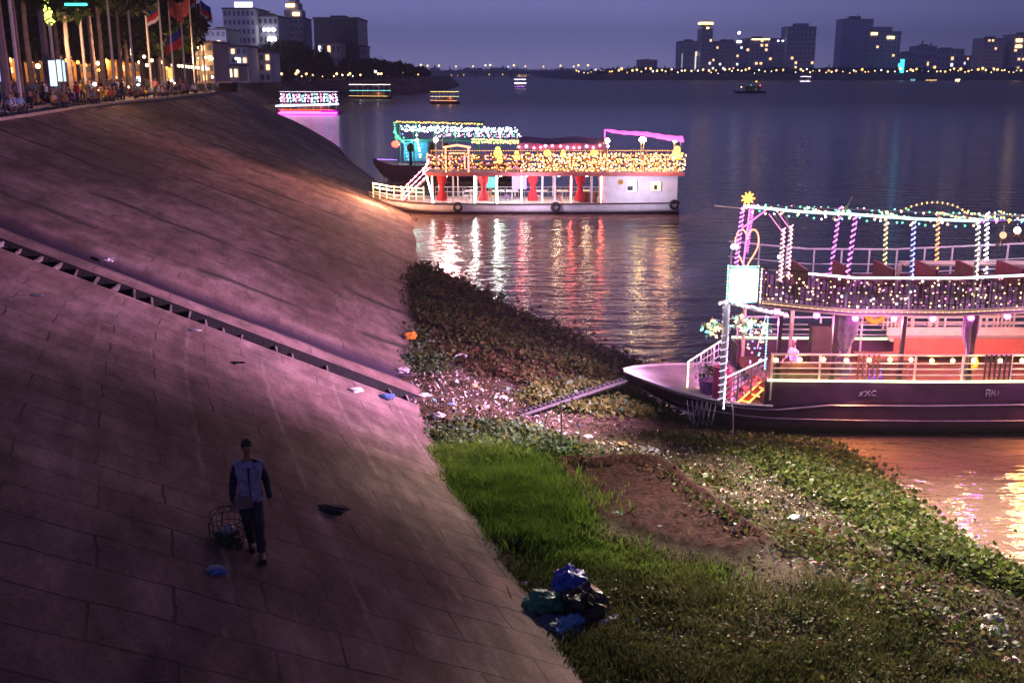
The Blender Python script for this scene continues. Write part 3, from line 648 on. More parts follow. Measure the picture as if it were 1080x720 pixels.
# roof frame: lit posts, beams
ZRF = 6.80
def wrap(mb, p0, p1, R_=.055, turns=9, r=.018):
    p0 = Vector(p0); p1 = Vector(p1); pts = []; n = turns * 7
    for i in range(n + 1): t = i / n; a = 2 * math.pi * turns * t; p = p0.lerp(p1, t); pts.append(p + Vector((math.cos(a) * R_, math.sin(a) * R_, 0)))
    mb.tube(pts, r, 4)
def litpost(x0, x1, y, m, z1=ZRF, z0=4.15):
    mb = MB(); mb.tube([(x0, y, z0), (x1, y, z1)], .045, 8); pm = mb.build('roof_post', M_METAL, NB)
    mb = MB(); wrap(mb, (x0, y, z0 + (0.0 if y > 0 else .9)), (x1, y, z1), turns=13 if y > 0 else 11); mb.build('light_wrap', m, pm)
litpost(lx(893, z=5), lx(902, z=6.8), NY, E_MAG, 6.95); litpost(lx(961, z=5), lx(964, z=6.8), NY, emat('lamp_blueviolet', (.25, .3, 1), 4)); litpost(lx(1029, z=5), lx(1032, z=6.8), NY, emat('lamp_paleyellow', (1, .95, .7), 3))
litpost(13.4, 13.5, NY, E_WHITE); litpost(15.6, 15.7, NY, E_CYAN); litpost(18, 18.1, NY, E_MAG)
litpost(lx(877, FY, 5), lx(886, FY, 6.5), FY, E_MAG, 6.6); litpost(lx(935, FY, 5), lx(936, FY, 6.8), FY, E_YEL, 6.40); litpost(lx(990, FY, 5), lx(991, FY, 6.8), FY, E_ORG, 6.40); litpost(lx(1042, FY, 5), lx(1043, FY, 6.8), FY, E_WHITE, 6.40)
litpost(14.2, 14.3, FY, E_WHITE, 6.40); litpost(16.5, 16.6, FY, E_ORG, 6.40); litpost(18.6, 18.7, FY, E_WHITE, 6.40)
LB = lx(786, z=7.2); FXB = lx(800, FY, 7.0)
near = [(LB, NY + .3, 7.18), (lx(840, z=7), NY, 7.06), (lx(897, z=7), NY, 6.98), (lx(960, z=6.8), NY, 6.85), (lx(1032, z=6.8), NY, 6.78)]
far_ = [(lx(797, FY, 6.7), FY - .3, 6.66), (lx(850, FY, 6.6), FY, 6.56), (lx(935, FY, 6.5), FY, 6.46), (lx(1043, FY, 6.3), FY, 6.30), (19, FY, 6.36)]
mb = MB(); mb.tube(near + [(19, NY, 6.85)], .035, 6); mb.tube(far_, .035, 6)
for x in np.arange(LB + .1, 19, 1.9): mb.tube([(x, NY, np.interp(x, [LB, 9, 19], [7.16, 6.8, 6.84])), (x, FY, np.interp(x, [LB, 9, 19], [6.62, 6.32, 6.36]))], .025, 5)
mb.build('roof_frame', M_METAL, NB)
mb = MB(); mb.tube([Vector(p) + Vector((0, -.06, .03)) for p in near], .04, 6); mb.build('roof_light_strip', E_TEAL, NB)
mb = MB()
for i in range(len(near) - 1): lights_on(mb, Vector(near[i]) + Vector((0, -.1, -.1)), Vector(near[i + 1]) + Vector((0, -.1, -.1)), .20, .036, cyc=[0, 1, 2, 0, 3], jit=.06)
mb.build('roof_bulb_string', [E_WARM, E_CYAN, E_GREEN, E_WHITE], NB)
mb = MB(); lights_on(mb, (near[-1][0] + .15, NY, 6.80), (19, NY, 6.86), .36, .075, cyc=[0, 1, 2, 3, 4, 0, 5, 2]); mb.build('colour_bulb_string', [E_VIO, E_MAG, E_ORG, E_CYAN, E_BLUE, E_GREEN], NB)
mb = MB()
for i in range(len(far_) - 1): lights_on(mb, far_[i], far_[i + 1], .24, .04, cyc=[0, 1, 2], jit=.05)
a_, b_ = Vector((lx(950, FY, 6.5), FY, 6.45)), Vector((lx(1020, FY, 6.4), FY, 6.33)); pa = [a_.lerp(b_, t) + Vector((0, 0, .30 * 4 * t * (1 - t) ** .8)) for t in np.linspace(0, 1, 14)]
for i in range(13): lights_on(mb, pa[i], pa[i + 1], .1, .036, cyc=[3])
mb.build('far_roof_bulb_string', [E_GREEN, E_CYAN, E_WARM, E_GOLD], NB)
mb = MB(); mb.tube(pa, .02, 5); mb.build('arch_hoop', M_METAL, NB)
for px, zz in ((1058, 6.15), (1073, 6.3)):   # hanging lanterns near the stern half
    mb = MB(); x = lx(px, -1, zz); mb.tube([(x, -1, 6.78), (x, -1, zz)], .008, 4); lan = mb.build('hanging_lantern', M_METAL, NB)
    mb = MB(); mb.ball((x, -1, zz), .11, 8, 6); mb.build('glow', E_WARM if px > 1060 else emat('lantern_dim', (1, .5, .3), 1.2), lan, smooth=True)
    mb = MB()
    for k in range(16): a = random.uniform(0, 6.28); mb.tube([(x, -1, zz - .1), (x + .2 * math.cos(a), -1 + .2 * math.sin(a), zz - .3 + random.uniform(-.1, .12))], .012, 4)
    mb.build('tassel', M_BROWN, lan)
# bow arch on the upper foredeck: magenta posts, braces, star finial, heart of light
xa = lx(777, -2.2, 5.5)
for y_, dx in ((-2.25, 0), (2.25, lx(790, 2.25, 6) - lx(778, -2.25, 6))):
    mb = MB(); mb.tube([(xa + dx - .05, y_, 5.0), (LB + dx, y_, 7.2 if y_ < 0 else 6.7)], .04, 7); pm = mb.build('bow_post', M_METAL, NB)
    mb = MB(); wrap(mb, (xa + dx - .05, y_, 5.05), (LB + dx, y_, 7.2 if y_ < 0 else 6.7), turns=16); mb.build('light_wrap', E_MAG if y_ < 0 else E_STRIPM, pm)
mb = MB(); c = Vector((lx(789, -2.2, 5.9), -2.0, 5.2)); pts = []
for t in np.linspace(0, 2 * math.pi, 40):
    hx = 16 * math.sin(t) ** 3; hz = 13 * math.cos(t) - 5 * math.cos(2 * t) - 2 * math.cos(3 * t) - math.cos(4 * t)
    pts.append(c + Vector((hx * .022, 0, (hz + 17) * .044)))
mb.tube(pts, .024, 5); mb.build('heart_light', emat('neon_orange_pink', (1, .30, .16), 2.6), NB)
mb = MB(); mb.tube([(lx(789, z=6.5), -2.1, 5.15), (lx(793, z=6.5), -2.1, 7.1)], .02, 5); mb.tube([(lx(783, z=6.8), -2.1, 6.45), (lx(812, z=6.9), -2.1, 7.08)], .02, 5); mb.build('light_brace', E_STRIPM, NB)
for px, y_ in ((821, NY), (829, NY + .6)):
    mb = MB(); x = lx(px + 4, y_, 6); mb.tube([(x - .35, y_, 7.02), (x - .15, y_, 6.8), (x - .05, y_, 6.5), (x, y_, 5.9), (x - .05, y_, 5.0)], .035, 6); pm = mb.build('curved_post', M_METAL, NB)
    mb = MB(); wrap(mb, (x, y_, 5.0), (x, y_, 6.6), turns=12); mb.build('light_wrap', E_MAG if px < 820 else E_ROSE, pm)
    mb = MB(); lights_on(mb, (x - .45, y_ - .04, 7.0), (x - .05, y_ - .04, 6.5), .08, .02); mb.build('light_string', E_PINK, pm)
mb = MB(); x = lx(836, 0, 6.8); mb.tube([(x + .5, -2.5, 6.85), (x + .9, -2.5, 7.25)], .02, 5); mb.tube([(lx(888, z=7), -2.5, 6.9), (lx(898, z=7), -2.5, 7.5)], .02, 5); mb.build('stay', M_CREAM, NB)
for x in (5.6, 8.4, 11.2, 14.0): lamp('upper_deck_fill', 'POINT', (x, .6, 6.2), 80, (1, .50, .90), NB, .2)  # added points without fixtures, brightening the upper rails
for q in range(9):
    x = LB + 1.9 + q * 1.3; z_ = float(np.interp(x, [LB, 9, 19], [7.16, 6.8, 6.84])) + .02; mb = MB(); lights_on(mb, (x, NY, z_), (x + random.uniform(-.6, .9), FY, z_ - .42), .20, .034, sag=.06, cyc=random.choice([[0, 1, 0, 2], [2, 0, 3], [1, 3, 0]]), jit=.04); mb.build('cross_bulb_string', [E_WARM, E_GREEN, E_CYAN, E_GOLD], NB)
# star/flower finial
mb = MB(); c = Vector((LB + .15, -2.2, 7.42))
for k in range(9): a = k * 2 * math.pi / 9; mb.tube([c, c + Vector((math.cos(a) * .2, random.uniform(-.08, .08), math.sin(a) * .2))], [.05, .02], 5)
mb.build('finial', E_FIRE, NB)
mb = MB(); mb.ball((lx(773, -2.2, 6.2), -2.3, 6.0), .07, 8, 6); mb.build('blue_lamp', emat('lamp_iceblue', (.45, .65, 1), 24), NB, smooth=True)
mb = MB(); mb.ball((lx(820, -2.4, 5.8), -2.6, 5.75), .05, 8, 6); mb.build('blue_lamp', E_WHITE, NB, smooth=True)
# illuminated panel at the bow
xp0, xp1 = lx(769, -2.5, 5), lx(798, -2.5, 5)
mb = MB(); mb.grid([[Vector((xp0, -2.62, z)), Vector(((xp0 + xp1) / 2, -2.72, z)), Vector((xp1, -2.62, z))] for z in (4.42, 4.9, 5.38)]); mb.build('lit_panel', E_PANEL, NB)
mb = MB(); mb.bx(xp0 - .04, xp1 + .04, -2.6, -2.5, 4.36, 5.44); pf = mb.build('panel_case', mat('teal_case', (.10, .30, .30), .5), NB)
mb = MB(); lights_on(mb, (xp0 - .08, -2.66, 4.36), (xp0 - .08, -2.66, 5.5), .09, .03, cyc=[0, 1]); lights_on(mb, (xp0 - .08, -2.66, 5.48), (xp1, -2.66, 5.48), .09, .03, cyc=[0, 1]); lights_on(mb, (xp1 + .1, -2.66, 4.4), (xp1 + .1, -2.66, 5.4), .1, .025, cyc=[1, 2]); mb.build('border_bulbs', [E_CYAN, E_YEL, E_WHITE], pf)
PANEL_FILL = lamp('panel_glow_fill', 'SPOT', (xp0 - .7, -3.6, 5.3), 21000, (1, .51, .92), NB, .5, aim=(-13, 2.2, 2.0), angle=118)  # added spot standing in for the panel's glow on the slabs
for (a_, b_, c_), (d_, e_, f_), pw_, an_ in (((5.6, 29.5, 7.2), (8.5, 19, 1), 22000, 84), ((4.6, 30.2, 6.3), (.8, 25.6, 1), 6000, 66), ((12.5, 29.5, 7.0), (12, 20, 0), 14000, 84)):
    lamp('bank_fill', 'SPOT', (a_ - X0, b_ - Y0, c_), pw_ * .9, (1, .84, .66), NB, .5, aim=(d_ - X0, e_ - Y0, f_), angle=an_)  # added spots without fixtures, filling the bank below the boat
# curved bow canopy garland with hanging flowers, the white pillar
xw = lx(763, -2.3, 2.9)
arc = [(xw - .25, -2.45, 4.30), (xw - .05, -2.5, 4.38), (xw + .3, -2.5, 4.30), (xw + 1.0, -2.5, 4.12), (xw + 1.8, -2.5, 3.98)]
mb = MB(); mb.tube(arc, .07, 7); ar = mb.build('bow_arch', M_WHITE, NB, smooth=True)
mb = MB()
for i in range(4): lights_on(mb, Vector(arc[i]) + Vector((0, -.08, .03)), Vector(arc[i + 1]) + Vector((0, -.08, .03)), .075, .035, cyc=[0, 1, 0, 2], jit=.04)
mb.build('arch_bulbs', [E_WHITE, E_PINK, E_BLUE], ar)
mb = MB(); mb.tube([(xw, -2.42, 1.1), (xw, -2.42, 2.5), (xw, -2.45, 4.3)], [.06, .10, .11], 8); pw = mb.build('bow_pillar', M_WHITE, NB, smooth=True)
mb = MB(); wrap(mb, (xw, -2.42, 1.2), (xw, -2.42, 4.3), .115, 14, .012); mb.build('light_wrap', emat('strip_softwhite', (.8, .7, 1), 1.5), pw)
lamp('bow_light', 'POINT', (xw + .9, -1.2, 3.1), 90, (1, .40, 1), NB, .2)
def garland(x, y, z, n, spread, mlist):
    mb = MB()
    for k in range(n):
        mb.cur = random.randrange(len(mlist)); p = Vector((x + random.gauss(0, spread), y + random.gauss(0, spread * .5), z + random.gauss(0, spread)))
        for q in range(3): a = random.uniform(0, 6.28); mb.tube([p, p + Vector((math.cos(a) * .08, random.uniform(-.05, .05), math.sin(a) * .08))], [.025, .012], 4)
    return mb
gm = [mat('cream_petals', (.8, .72, .45), .6), mat('green_petals', (.15, .4, .15), .6), E_WARM2, mat('white_petals', (.8, .78, .8), .6), E_CYAN]
garland(xw - .38, -2.45, 3.55, 46, .13, gm).build('flower_garland', gm, NB)
mb = garland(xw - .42, -2.45, 3.55, 5, .1, gm)
for a_, b_, n in ((.35, 3.75, 18), (.6, 3.55, 20), (.85, 3.7, 14), (1.25, 3.5, 12)): garland(xw + a_, -2.35, b_, n, .10, gm).build('flower_garland', gm, NB)
# hanging bead curtain beside the steps
mb = MB(); xs_ = lx(812, z=3)
for k in range(26):
    x = lx(797 + random.uniform(-8, 9), z=3); mb.cur = random.randrange(5); mb.bulb((x, -2.45 + random.uniform(-.2, .1), random.uniform(2.5, 3.8)), .035)
lights_on(mb, (xs_ - .1, -2.5, 2.3), (xs_ - .1, -2.5, 3.9), .09, .03, cyc=[1, 4, 1]); lights_on(mb, (lx(799), -2.3, 2.9), (lx(806), -2.3, 3.9), .09, .022, cyc=[3])
mb.build('bead_curtain', [E_WHITE, E_CYAN, E_WARM2, E_PINK, E_BLUE], NB)
# two stair rails up from the foredeck, lit
def stair_rail(name, xa, xb, y, za, zb, m, ecyc, nb=4):
    mb = MB(); h = .95
    for k in range(nb): t = .25 + .75 * k / (nb - 1); mb.tube([(xa, y, za + h * t), (xb, y, zb + h * t)], .028 if k == nb - 1 else .02, 6)
    for t in (0, .33, .66, 1): x = xa + (xb - xa) * t; z = za + (zb - za) * t; mb.tube([(x, y, z), (x, y, z + h)], .03, 6)
    for t in np.linspace(.04, .96, 11): x = xa + (xb - xa) * t; z = za + (zb - za) * t; mb.tube([(x, y, z + h * .5), (x, y, z + h)], .012, 4)
    o = mb.build(name, m, NB); mb = MB(); lights_on(mb, (xa, y - .05, za), (xa, y - .05, za + h), .075, .027, cyc=[0, 1]); lights_on(mb, (xa, y - .05, za + h + .02), (xb, y - .05, zb + h + .02), .085, .024, cyc=[1, 2, 1])
    mb.build('light_string', ecyc, o); return o
yL = -.9
stair_rail('stair_rail', lx(725, yL, 1.5), lx(767, yL, 2.6), yL, 1.12, 1.95, M_WHITE, [E_WARM, E_ROSE, E_WHITE])
stair_rail('stair_rail', lx(764, -2.35, 1.6), lx(808, -2.35, 2.3), -2.35, 1.0, 1.62, M_STRAKE, [E_WHITE, E_ROSE, E_BLUE], 5)
# orange-lit steps
mb = MB(); xa, xb = lx(774, -1.9, 1.2), lx(806, -1.9, 1.9)
for y_ in (-2.25, -1.35): mb.add([(xa, y_, 1.08), (xa + .08, y_, 1.12), (xb, y_, 1.92), (xb, y_, 1.78), (xa + .25, y_, 1.08)], [(0, 1, 2, 3, 4)])
for k in range(4): t = (k + .5) / 4; mb.bx(xa + (xb - xa) * t - .02, xa + (xb - xa) * t + .24, -2.25, -1.35, 1.08 + .80 * t, 1.12 + .80 * t)
mb.build('bow_steps', M_ORANGE, NB)
mb = MB(); mb.tube([(xa, -2.3, 1.12), (xb - .2, -2.3, 1.82)], .025, 5); mb.tube([(xa + .3, -2.3, 1.08), (xb, -2.3, 1.7)], .025, 5)
for t in (.15, .45, .75): mb.tube([(xa + (xb - xa) * t, -2.3, 1.12 + .7 * t), (xa + .3 + (xb - xa) * t, -2.3, 1.08 + .6 * t)], .02, 5)
mb.build('step_lights', E_ORG, NB); lamp('step_light', 'POINT', ((xa + xb) / 2, -2.0, 1.9), 14, (1, .3, .1), NB, .1)
# anchor chain bundle, bow ropes
mb = MB()
for k in range(5): x = lx(724 + k * 5, -2.0, .9); mb.tube([(x, -2.05 - .05 * k, 1.15), (x + .05, -2.2, .7 - .1 * (k % 2)), (x + .2, -2.15, .35), (x + .3, -2.1, 1.1)], .02, 5)
mb.build('mooring_chain', M_METAL, NB, smooth=True)
mb = MB(); x = lx(771, -2.45, 1); mb.tube([(x, -2.4, 1.25), (x + .03, -2.62, 1.0), (x + .05, -2.65, .5), (x + .04, -2.7, .05)], .02, 5); mb.build('hanging_rope', M_ROPE, NB)
# things standing on the foredeck
px_ = lx(752, -.6, 1.3); pot = thing('flower_pot', 'violet pot of pale flowers on the foredeck of the near boat, left of the pillar', 'flower pot', (X0 + lx(745, -.9, 1.4), Y0 - 1.3, 1.10))
mb = MB(); mb.tube([(0, 0, 0), (0, 0, .45), (0, 0, .5)], [.24, .33, .33], 12); mb.build('pot', M_PURPLE, pot, smooth=False)
P = rng.normal(0, .17, (220, 3)) + [0, 0, .78]; U = rng.normal(0, .035, (220, 3)); V = rng.normal(0, .05, (220, 3)); quads('foliage', P, U, V, [M_POTLEAF, gm[3]], pot, (rng.random(220) > .6).astype(int))
drum = thing('drum', 'magenta-red barrel standing on the foredeck beside the white pillar', 'drum', (X0 + lx(757, -1.2, 1.5), Y0 - 1.9, 1.10))
mb = MB(); mb.tube([(0, 0, 0), (0, 0, .05), (0, 0, .55), (0, 0, 1.0), (0, 0, 1.05)], [.26, .29, .31, .29, .27], 14); mb.build('body', mat('magenta_plastic', (.45, .04, .16), .4), drum, smooth=True)
mb = MB(); mb.tube([(0, 0, 1.05), (0, 0, 1.09)], .29, 14); mb.build('lid', M_DKRED, drum)

# ------------------------------------------------------------------ gangplank, stake
gp = thing('gangplank', 'long dark cleated plank sloping from the mud up to the bow of the near boat', 'gangplank', (at(546, 438, .9)))
A = at(546, 438, 1.0); B = atY(671, 397, 32.9); d = B - A
mb = MB(); sd = Vector((-d.y, d.x, 0)).normalized() * .09
for k in (-1, 1): mb.tube([sd * k, d + sd * k], .075, 6)
mb.build('rail_beam', M_RUBBER, gp)
mb = MB(); 
for k in range(26): t = (k + .5) / 26; c = d * t; mb.box(tuple(c + Vector((0, 0, .05))), (.07, .26, .06), rz=math.atan2(d.y, d.x), ry=-math.atan2(d.z, d.xy.length) * 0)
mb.build('cleat', M_RUBBER, gp)
p = at(591, 482, .95); mb = MB(); mb.tube([(0, 0, -.2), (.02, 0, 1.0), (0, .02, 1.55)], [.022, .02, .012], 6); mb.box((0, 0, 1.42), (.14, .02, .02))
tag(mb.build('stake', M_METAL, loc=p), 'thin upright metal stake stuck in the mud below the gangplank', 'stake')

# ------------------------------------------------------------------ the white boat
WX, WY = -11.6, 86.0
def wx(px, y=-2.4, z=1.0): return invx(px, WY + y, z) - WX
WB = thing('tour_boat', 'long white riverboat with dark tyre fenders and rows of warm lights round its upper deck', 'boat', (WX, WY, 0))
L1 = wx(718)
st = [(-.2, .1, .05, 1.55, 1.30), (.6, .8, .4, 1.35, .75), (1.8, 1.6, 1.1, 1.15, .2), (3.5, 2.2, 1.8, 1.0, -.2), (5.5, 2.4, 2.2, .92, -.4), (12, 2.4, 2.2, .86, -.4), (20, 2.4, 2.2, .92, -.4), (L1 - .3, 2.35, 2.2, .98, -.3), (L1 - .05, 2.3, 2.15, 1.0, -.2)]
mb = MB(); rows = hull_mesh(st); mb.grid(rows); mb.add(rows[-1], [tuple(range(len(rows[-1])))]); mb.add(rows[0], [tuple(range(len(rows[0])))[::-1]]); mb.build('hull', M_WHITE, WB, smooth=True)
mb = MB(); mb.tube([(a, -b - .03, d - .05) for a, b, c, d, e in st], .05, 5); mb.tube([(a, b + .03, d - .05) for a, b, c, d, e in st], .05, 5); mb.build('rub_rail', M_DKWOOD, WB)
mb = MB()
for sg in (-1, 1): mb.grid([[Vector((a, sg * (c * .8 + .10), max(e + .02, -.3))), Vector((a, sg * (c + .10), .16 + max(0, e)))] for a, b, c, d, e in st[2:]])
mb.build('boot_stripe', M_HULLDARK, WB)
mb = MB(); mb.grid([[Vector((a, -b, d + .01)), Vector((a, b, d + .01))] for a, b, c, d, e in st]); mb.build('deck', M_DECK, WB)
for px, py in ((483, 216), (586, 216), (711, 212)):
    mb = MB(); mb.ring((wx(px), -2.58, .62 if px < 700 else .80), .30, .12, 'y', 18, 8); mb.build('tyre_fender', M_RUBBER, WB, smooth=True)
xc0, xc1, xc2 = wx(455), wx(636), wx(714)
# closed cabin aft
wz = lambda py: atY(600, py, WY - 2.4).z
def wall_with_holes(mb, x0, x1, y, z0, z1, holes, th=.06):
    xs = sorted({x0, x1, *[h[0] for h in holes], *[h[1] for h in holes]}); zs = sorted({z0, z1, *[h[2] for h in holes], *[h[3] for h in holes]})
    for a, b_ in zip(xs, xs[1:]):
        for c, d in zip(zs, zs[1:]):
            if any(h[0] <= (a + b_) / 2 <= h[1] and h[2] <= (c + d) / 2 <= h[3] for h in holes): continue
            mb.bx(a, b_, y, y + th, c, d)
holes = [(wx(661), wx(672), wz(202), wz(191)), (wx(686), wx(698), wz(201), wz(192))]
mb = MB(); wall_with_holes(mb, xc1, xc2, -2.36, .88, 3.1, holes); wall_with_holes(mb, xc1, xc2, 2.3, .88, 3.1, []); mb.bx(xc2 - .06, xc2, -2.30, 2.3, .88, 3.1); mb.bx(xc1, xc1 + .06, -2.30, -.6, .88, 3.1); mb.bx(xc1, xc1 + .06, .4, 2.3, .88, 3.1)
mb.build('cabin_wall', M_WHITE, WB)
for i, h in enumerate(holes):
    mb = MB(); a, b_, c, d = h
    for q in ((a - .04, b_ + .04, c - .05, c), (a - .04, b_ + .04, d, d + .05), (a - .05, a, c, d), (b_, b_ + .05, c, d)): mb.bx(q[0], q[1], -2.40, -2.34, q[2], q[3])
    wn = mb.build('window_frame', M_WHITE, WB)
    mb = MB(); mb.bx(a, b_, -1.6, -1.55, c - .1, d + .1); mb.build('curtain', [E_WINC, emat('window_gold', (1, .75, .4), 1.6)][i], wn)  # cabin light put into a glowing sheet behind the window
    mb = MB(); mb.bx(a + (.1 if i == 0 else .35), a + (.55 if i == 0 else .6), -1.7, -1.65, c, c + .35); mb.build('curtain', M_DKWOOD, wn)
mb = MB(); mb.ring((wx(654), -2.42, wz(192)), .16, .04, 'y', 12, 5); mb.ball((wx(654), -2.42, wz(192)), .08, 8, 5)
for k in range(8): a = k * math.pi / 4; mb.tube([(wx(654), -2.42, wz(192)), (wx(654) + .24 * math.cos(a), -2.42, wz(192) + .24 * math.sin(a))], .02, 4)
mb.build('wheel_emblem', M_YELLOW, WB)
mb = MB(); mb.bx(wx(640), wx(650), -2.42, -2.38, wz(186), wz(183.5)); mb.build('sign_plate', M_DKWOOD, WB)
# upper deck slab and its red fascia
mb = MB(); mb.bx(xc0 - .4, xc2 + .5, -2.5, 2.5, 3.12, 3.24); mb.build('upper_deck', M_WHITE, WB)
mb = MB(); mb.bx(xc0 - .4, xc2 + .5, -2.56, -2.51, 3.06, 3.36); mb.build('fascia', M_PINKR, WB)
# arcade: pillars, red curtains, lit interior
for px in (456, 478, 501, 524, 550, 572, 585, 602, 624, 634):
    mb = MB(); mb.bx(wx(px) - .07, wx(px) + .07, -2.33, -2.19, .9, 3.1); pl = mb.build('pillar', M_WHITE, WB)
    if px in (456, 501, 524, 550, 602, 634):
        mb = MB(); mb.bx(wx(px) - .025, wx(px) + .025, -2.39, -2.36, .95, 3.05); mb.build('tube_light', emat('tube_hot', (1, .97, .92), 90, 'AUTO') if px in (501, 524) else emat('tube_red', (1, .13, .10), 40, 'AUTO') if px in (550, 602, 634) else emat('tube_warm', (1, .5, .25), 22, 'AUTO'), pl)
for px in (466, 510, 562, 612):
    mb = MB(); x = wx(px); rr = []
    for k in range(9):
        z = 3.05 - k * .25; wd = .42 * (1.0 - .6 * math.exp(-((z - 2.1) / .4) ** 2)); rr.append([Vector((x + math.cos(a) * wd, -2.1 + math.sin(a) * .12, z)) for a in np.linspace(0, 6.283, 13)])
    mb.grid(rr); mb.build('curtain', M_RED, WB, smooth=True)
for x in np.arange(xc0 + .3, xc1, 1.6):
    mb = MB(); mb.bx(x - .05, x + .05, 2.2, 2.3, .9, 3.1); mb.build('pillar', M_WHITE, WB)
mb = MB()
for z in (1.3, 1.7): mb.tube([(xc0, 2.25, z), (xc1, 2.25, z)], .03, 4)
for x in np.arange(xc0, xc1, .5): mb.tube([(x, 2.25, .9), (x, 2.25, 1.7)], .02, 4)
mb.build('back_railing', M_WHITE, WB)
for px, c in ((525, M_YELLOW), (540, M_PURPLE), (595, M_ORANGE), (618, M_BROWN), (572, M_WHITE), (495, M_WHITE)):
    x = wx(px); mb = MB(); mb.bx(x - .5, x + .5, .2, .9, 1.55, 1.62); mb.bx(x - .05, x + .05, .5, .6, .88, 1.55); mb.build('table', M_WHITE, WB)
    mb = MB(); mb.bx(x - .6, x - .15, -.8, -.35, 1.25, 1.32); mb.bx(x - .62, x - .57, -.8, -.35, 1.32, 1.85); mb.bx(x - .55, x - .5, -.75, -.7, .88, 1.25); mb.bx(x - .25, x - .2, -.45, -.4, .88, 1.25); mb.build('chair', c, WB)
mb = MB(); mb.bx(wx(612), wx(630), -1.9, -1.3, .9, 1.75); mb.build('bar_counter', M_BROWN, WB)
mb = MB(); mb.bx(wx(540), wx(556), 1.6, 1.65, 1.6, 2.7); mb.build('screen', emat('screen_violet', (.55, .3, .9), 1.6), WB)
mb = MB(); mb.bx(wx(512), wx(522), 1.6, 1.65, 1.7, 2.6); mb.build('screen', emat('screen_teal', (.1, .6, .55), 1.4), WB)
for px, c in ((470, (1, .45, .55)), (500, (1, .7, .75)), (528, (.7, 1, .9)), (556, (1, .75, .6)), (590, (1, .6, .4)), (620, (1, .62, .4))):
    lamp('saloon_light', 'POINT', (wx(px), -.8, 2.85), 110, c, WB, .2)
    mb = MB(); mb.ball((wx(px), -.8, 2.98), .14, 8, 5); mb.build('ceiling_lamp', E_HOT, WB, smooth=True)
# upper deck rail thick with bulbs
M_BR = mat('amber_rail', (.55, .22, .06), .5)
mb = MB(); UX0, UX1 = xc0 - .3, wx(722)
for z in (3.6, 4.0, 4.35, 4.72): mb.tube([(UX0, -2.5, z), (UX1, -2.5, z)], .03, 4); mb.tube([(UX0, 2.5, z), (UX1, 2.5, z)], .03, 4)
for x in np.arange(UX0, UX1, .9): mb.bx(x - .03, x + .03, -2.53, -2.47, 3.24, 4.75); mb.bx(x - .03, x + .03, 2.47, 2.53, 3.24, 4.75)
mb.build('upper_rail', M_BR, WB)
mb = MB(); x = UX0; XR = wx(548)
rowz = [3.55, 3.72, 3.9, 4.08, 4.26, 4.44, 4.62, 4.78]
while x < UX1:
    for z in rowz:
        if x < XR and z not in (3.72, 4.08, 4.44, 4.62) and random.random() < .8: continue
        if random.random() < .16: continue
        mb.cur = random.choice([0, 0, 0, 1, 1, 2]) if x > XR else random.choice([0, 2, 2, 3]); mb.bulb((x + random.uniform(-.09, .09), -2.6, z + random.uniform(-.08, .08)), .056)
    x += .17
mb.build('light_net', [emat('net_amber', (1, .45, .10), 9, 'AUTO'), emat('net_cream', (1, .75, .42), 7), E_ORG, E_PINK], WB)
mb = MB(); lights_on(mb, (UX0, 2.5, 4.7), (UX1, 2.5, 4.7), .2, .05, cyc=[0, 1]); mb.build('far_rail_string', [E_WARM2, E_ORG], WB)
# canopy amidships with pink bulbs, magenta garland aft
ca, cb = wx(548, -2, 6), wx(640, -2, 6)
mb = MB(); zt = wz(147)
mb.grid([[Vector((x, y, zt - .35 * abs(y) / 2.2 + .08 * math.sin(x * 1.6))) for y in (-2.3, -1.1, 0, 1.1, 2.3)] for x in np.arange(ca, cb + .2, .5)])
mb.grid([[Vector((x, -2.3, zt - .35 + .08 * math.sin(x * 1.6))), Vector((x, -2.34, zt - .8 + .06 * math.sin(x * 3)))] for x in np.arange(ca, cb + .2, .25)])
mb.build('canopy', M_ROOFT, WB)
for x in np.linspace(ca + .2, cb - .1, 6):
    for y in (-2.2, 2.2): mb = MB(); mb.tube([(x, y, 3.24), (x, y, zt - .4)], .05, 6); mb.build('canopy_post', M_RED if y < 0 else M_WHITE, WB)
mb = MB(); lights_on(mb, (ca, -2.42, wz(155)), (cb, -2.42, wz(154.5)), .52, .12, cyc=[0, 1, 0], jit=.1); mb.build('bulb_string', [emat('canopy_red', (1, .10, .16), 16, 'AUTO'), emat('canopy_pink', (1, .5, .7), 8)], WB)
mb = MB(); xg0, xg1 = wx(637.5, -2, 6), wx(718, -2, 6); mb.tube([(xg0, -2.2, 3.3), (xg0, -2.2, wz(137))], .05, 5); mb.tube([(xg1, -2.2, 3.3), (xg1, -2.2, wz(147))], .05, 5); mb.build('garland_post', M_METAL, WB)
mb = MB(); pts = [(xg0, -2.25, wz(146)), (xg0, -2.25, wz(137))] + [(xg0 + (xg1 - xg0) * t, -2.25, wz(137) + (wz(146.5) - wz(137)) * t ** .9 - .05 * math.sin(t * 9)) for t in np.linspace(.03, 1, 14)] + [(xg1 + .2, -2.25, wz(150))]
mb.tube(pts, [.05, .06] + [.09 + .05 * (i % 2) + .01 * i for i in range(14)] + [.06], 6); mb.build('magenta_garland', emat('garland_magenta', (1, .09, .55), 2.4), WB)
for px, py in ((677, 148), (685, 151), (712, 148), (719, 151), (641, 149), (456, 151)):
    x = wx(px, -2, 6); y = -1.8 if py < 150 else 1.6; z = wz(py); mb = MB(); mb.tube([(x, y, 3.24), (x, y, z - .15)], .045, 6); pl = mb.build('lamp_post', M_CREAM, WB)
    mb = MB(); mb.ball((x, y, z), .20, 10, 7); mb.build('globe', E_GLOBE if px > 670 else E_HOT, pl, smooth=True)
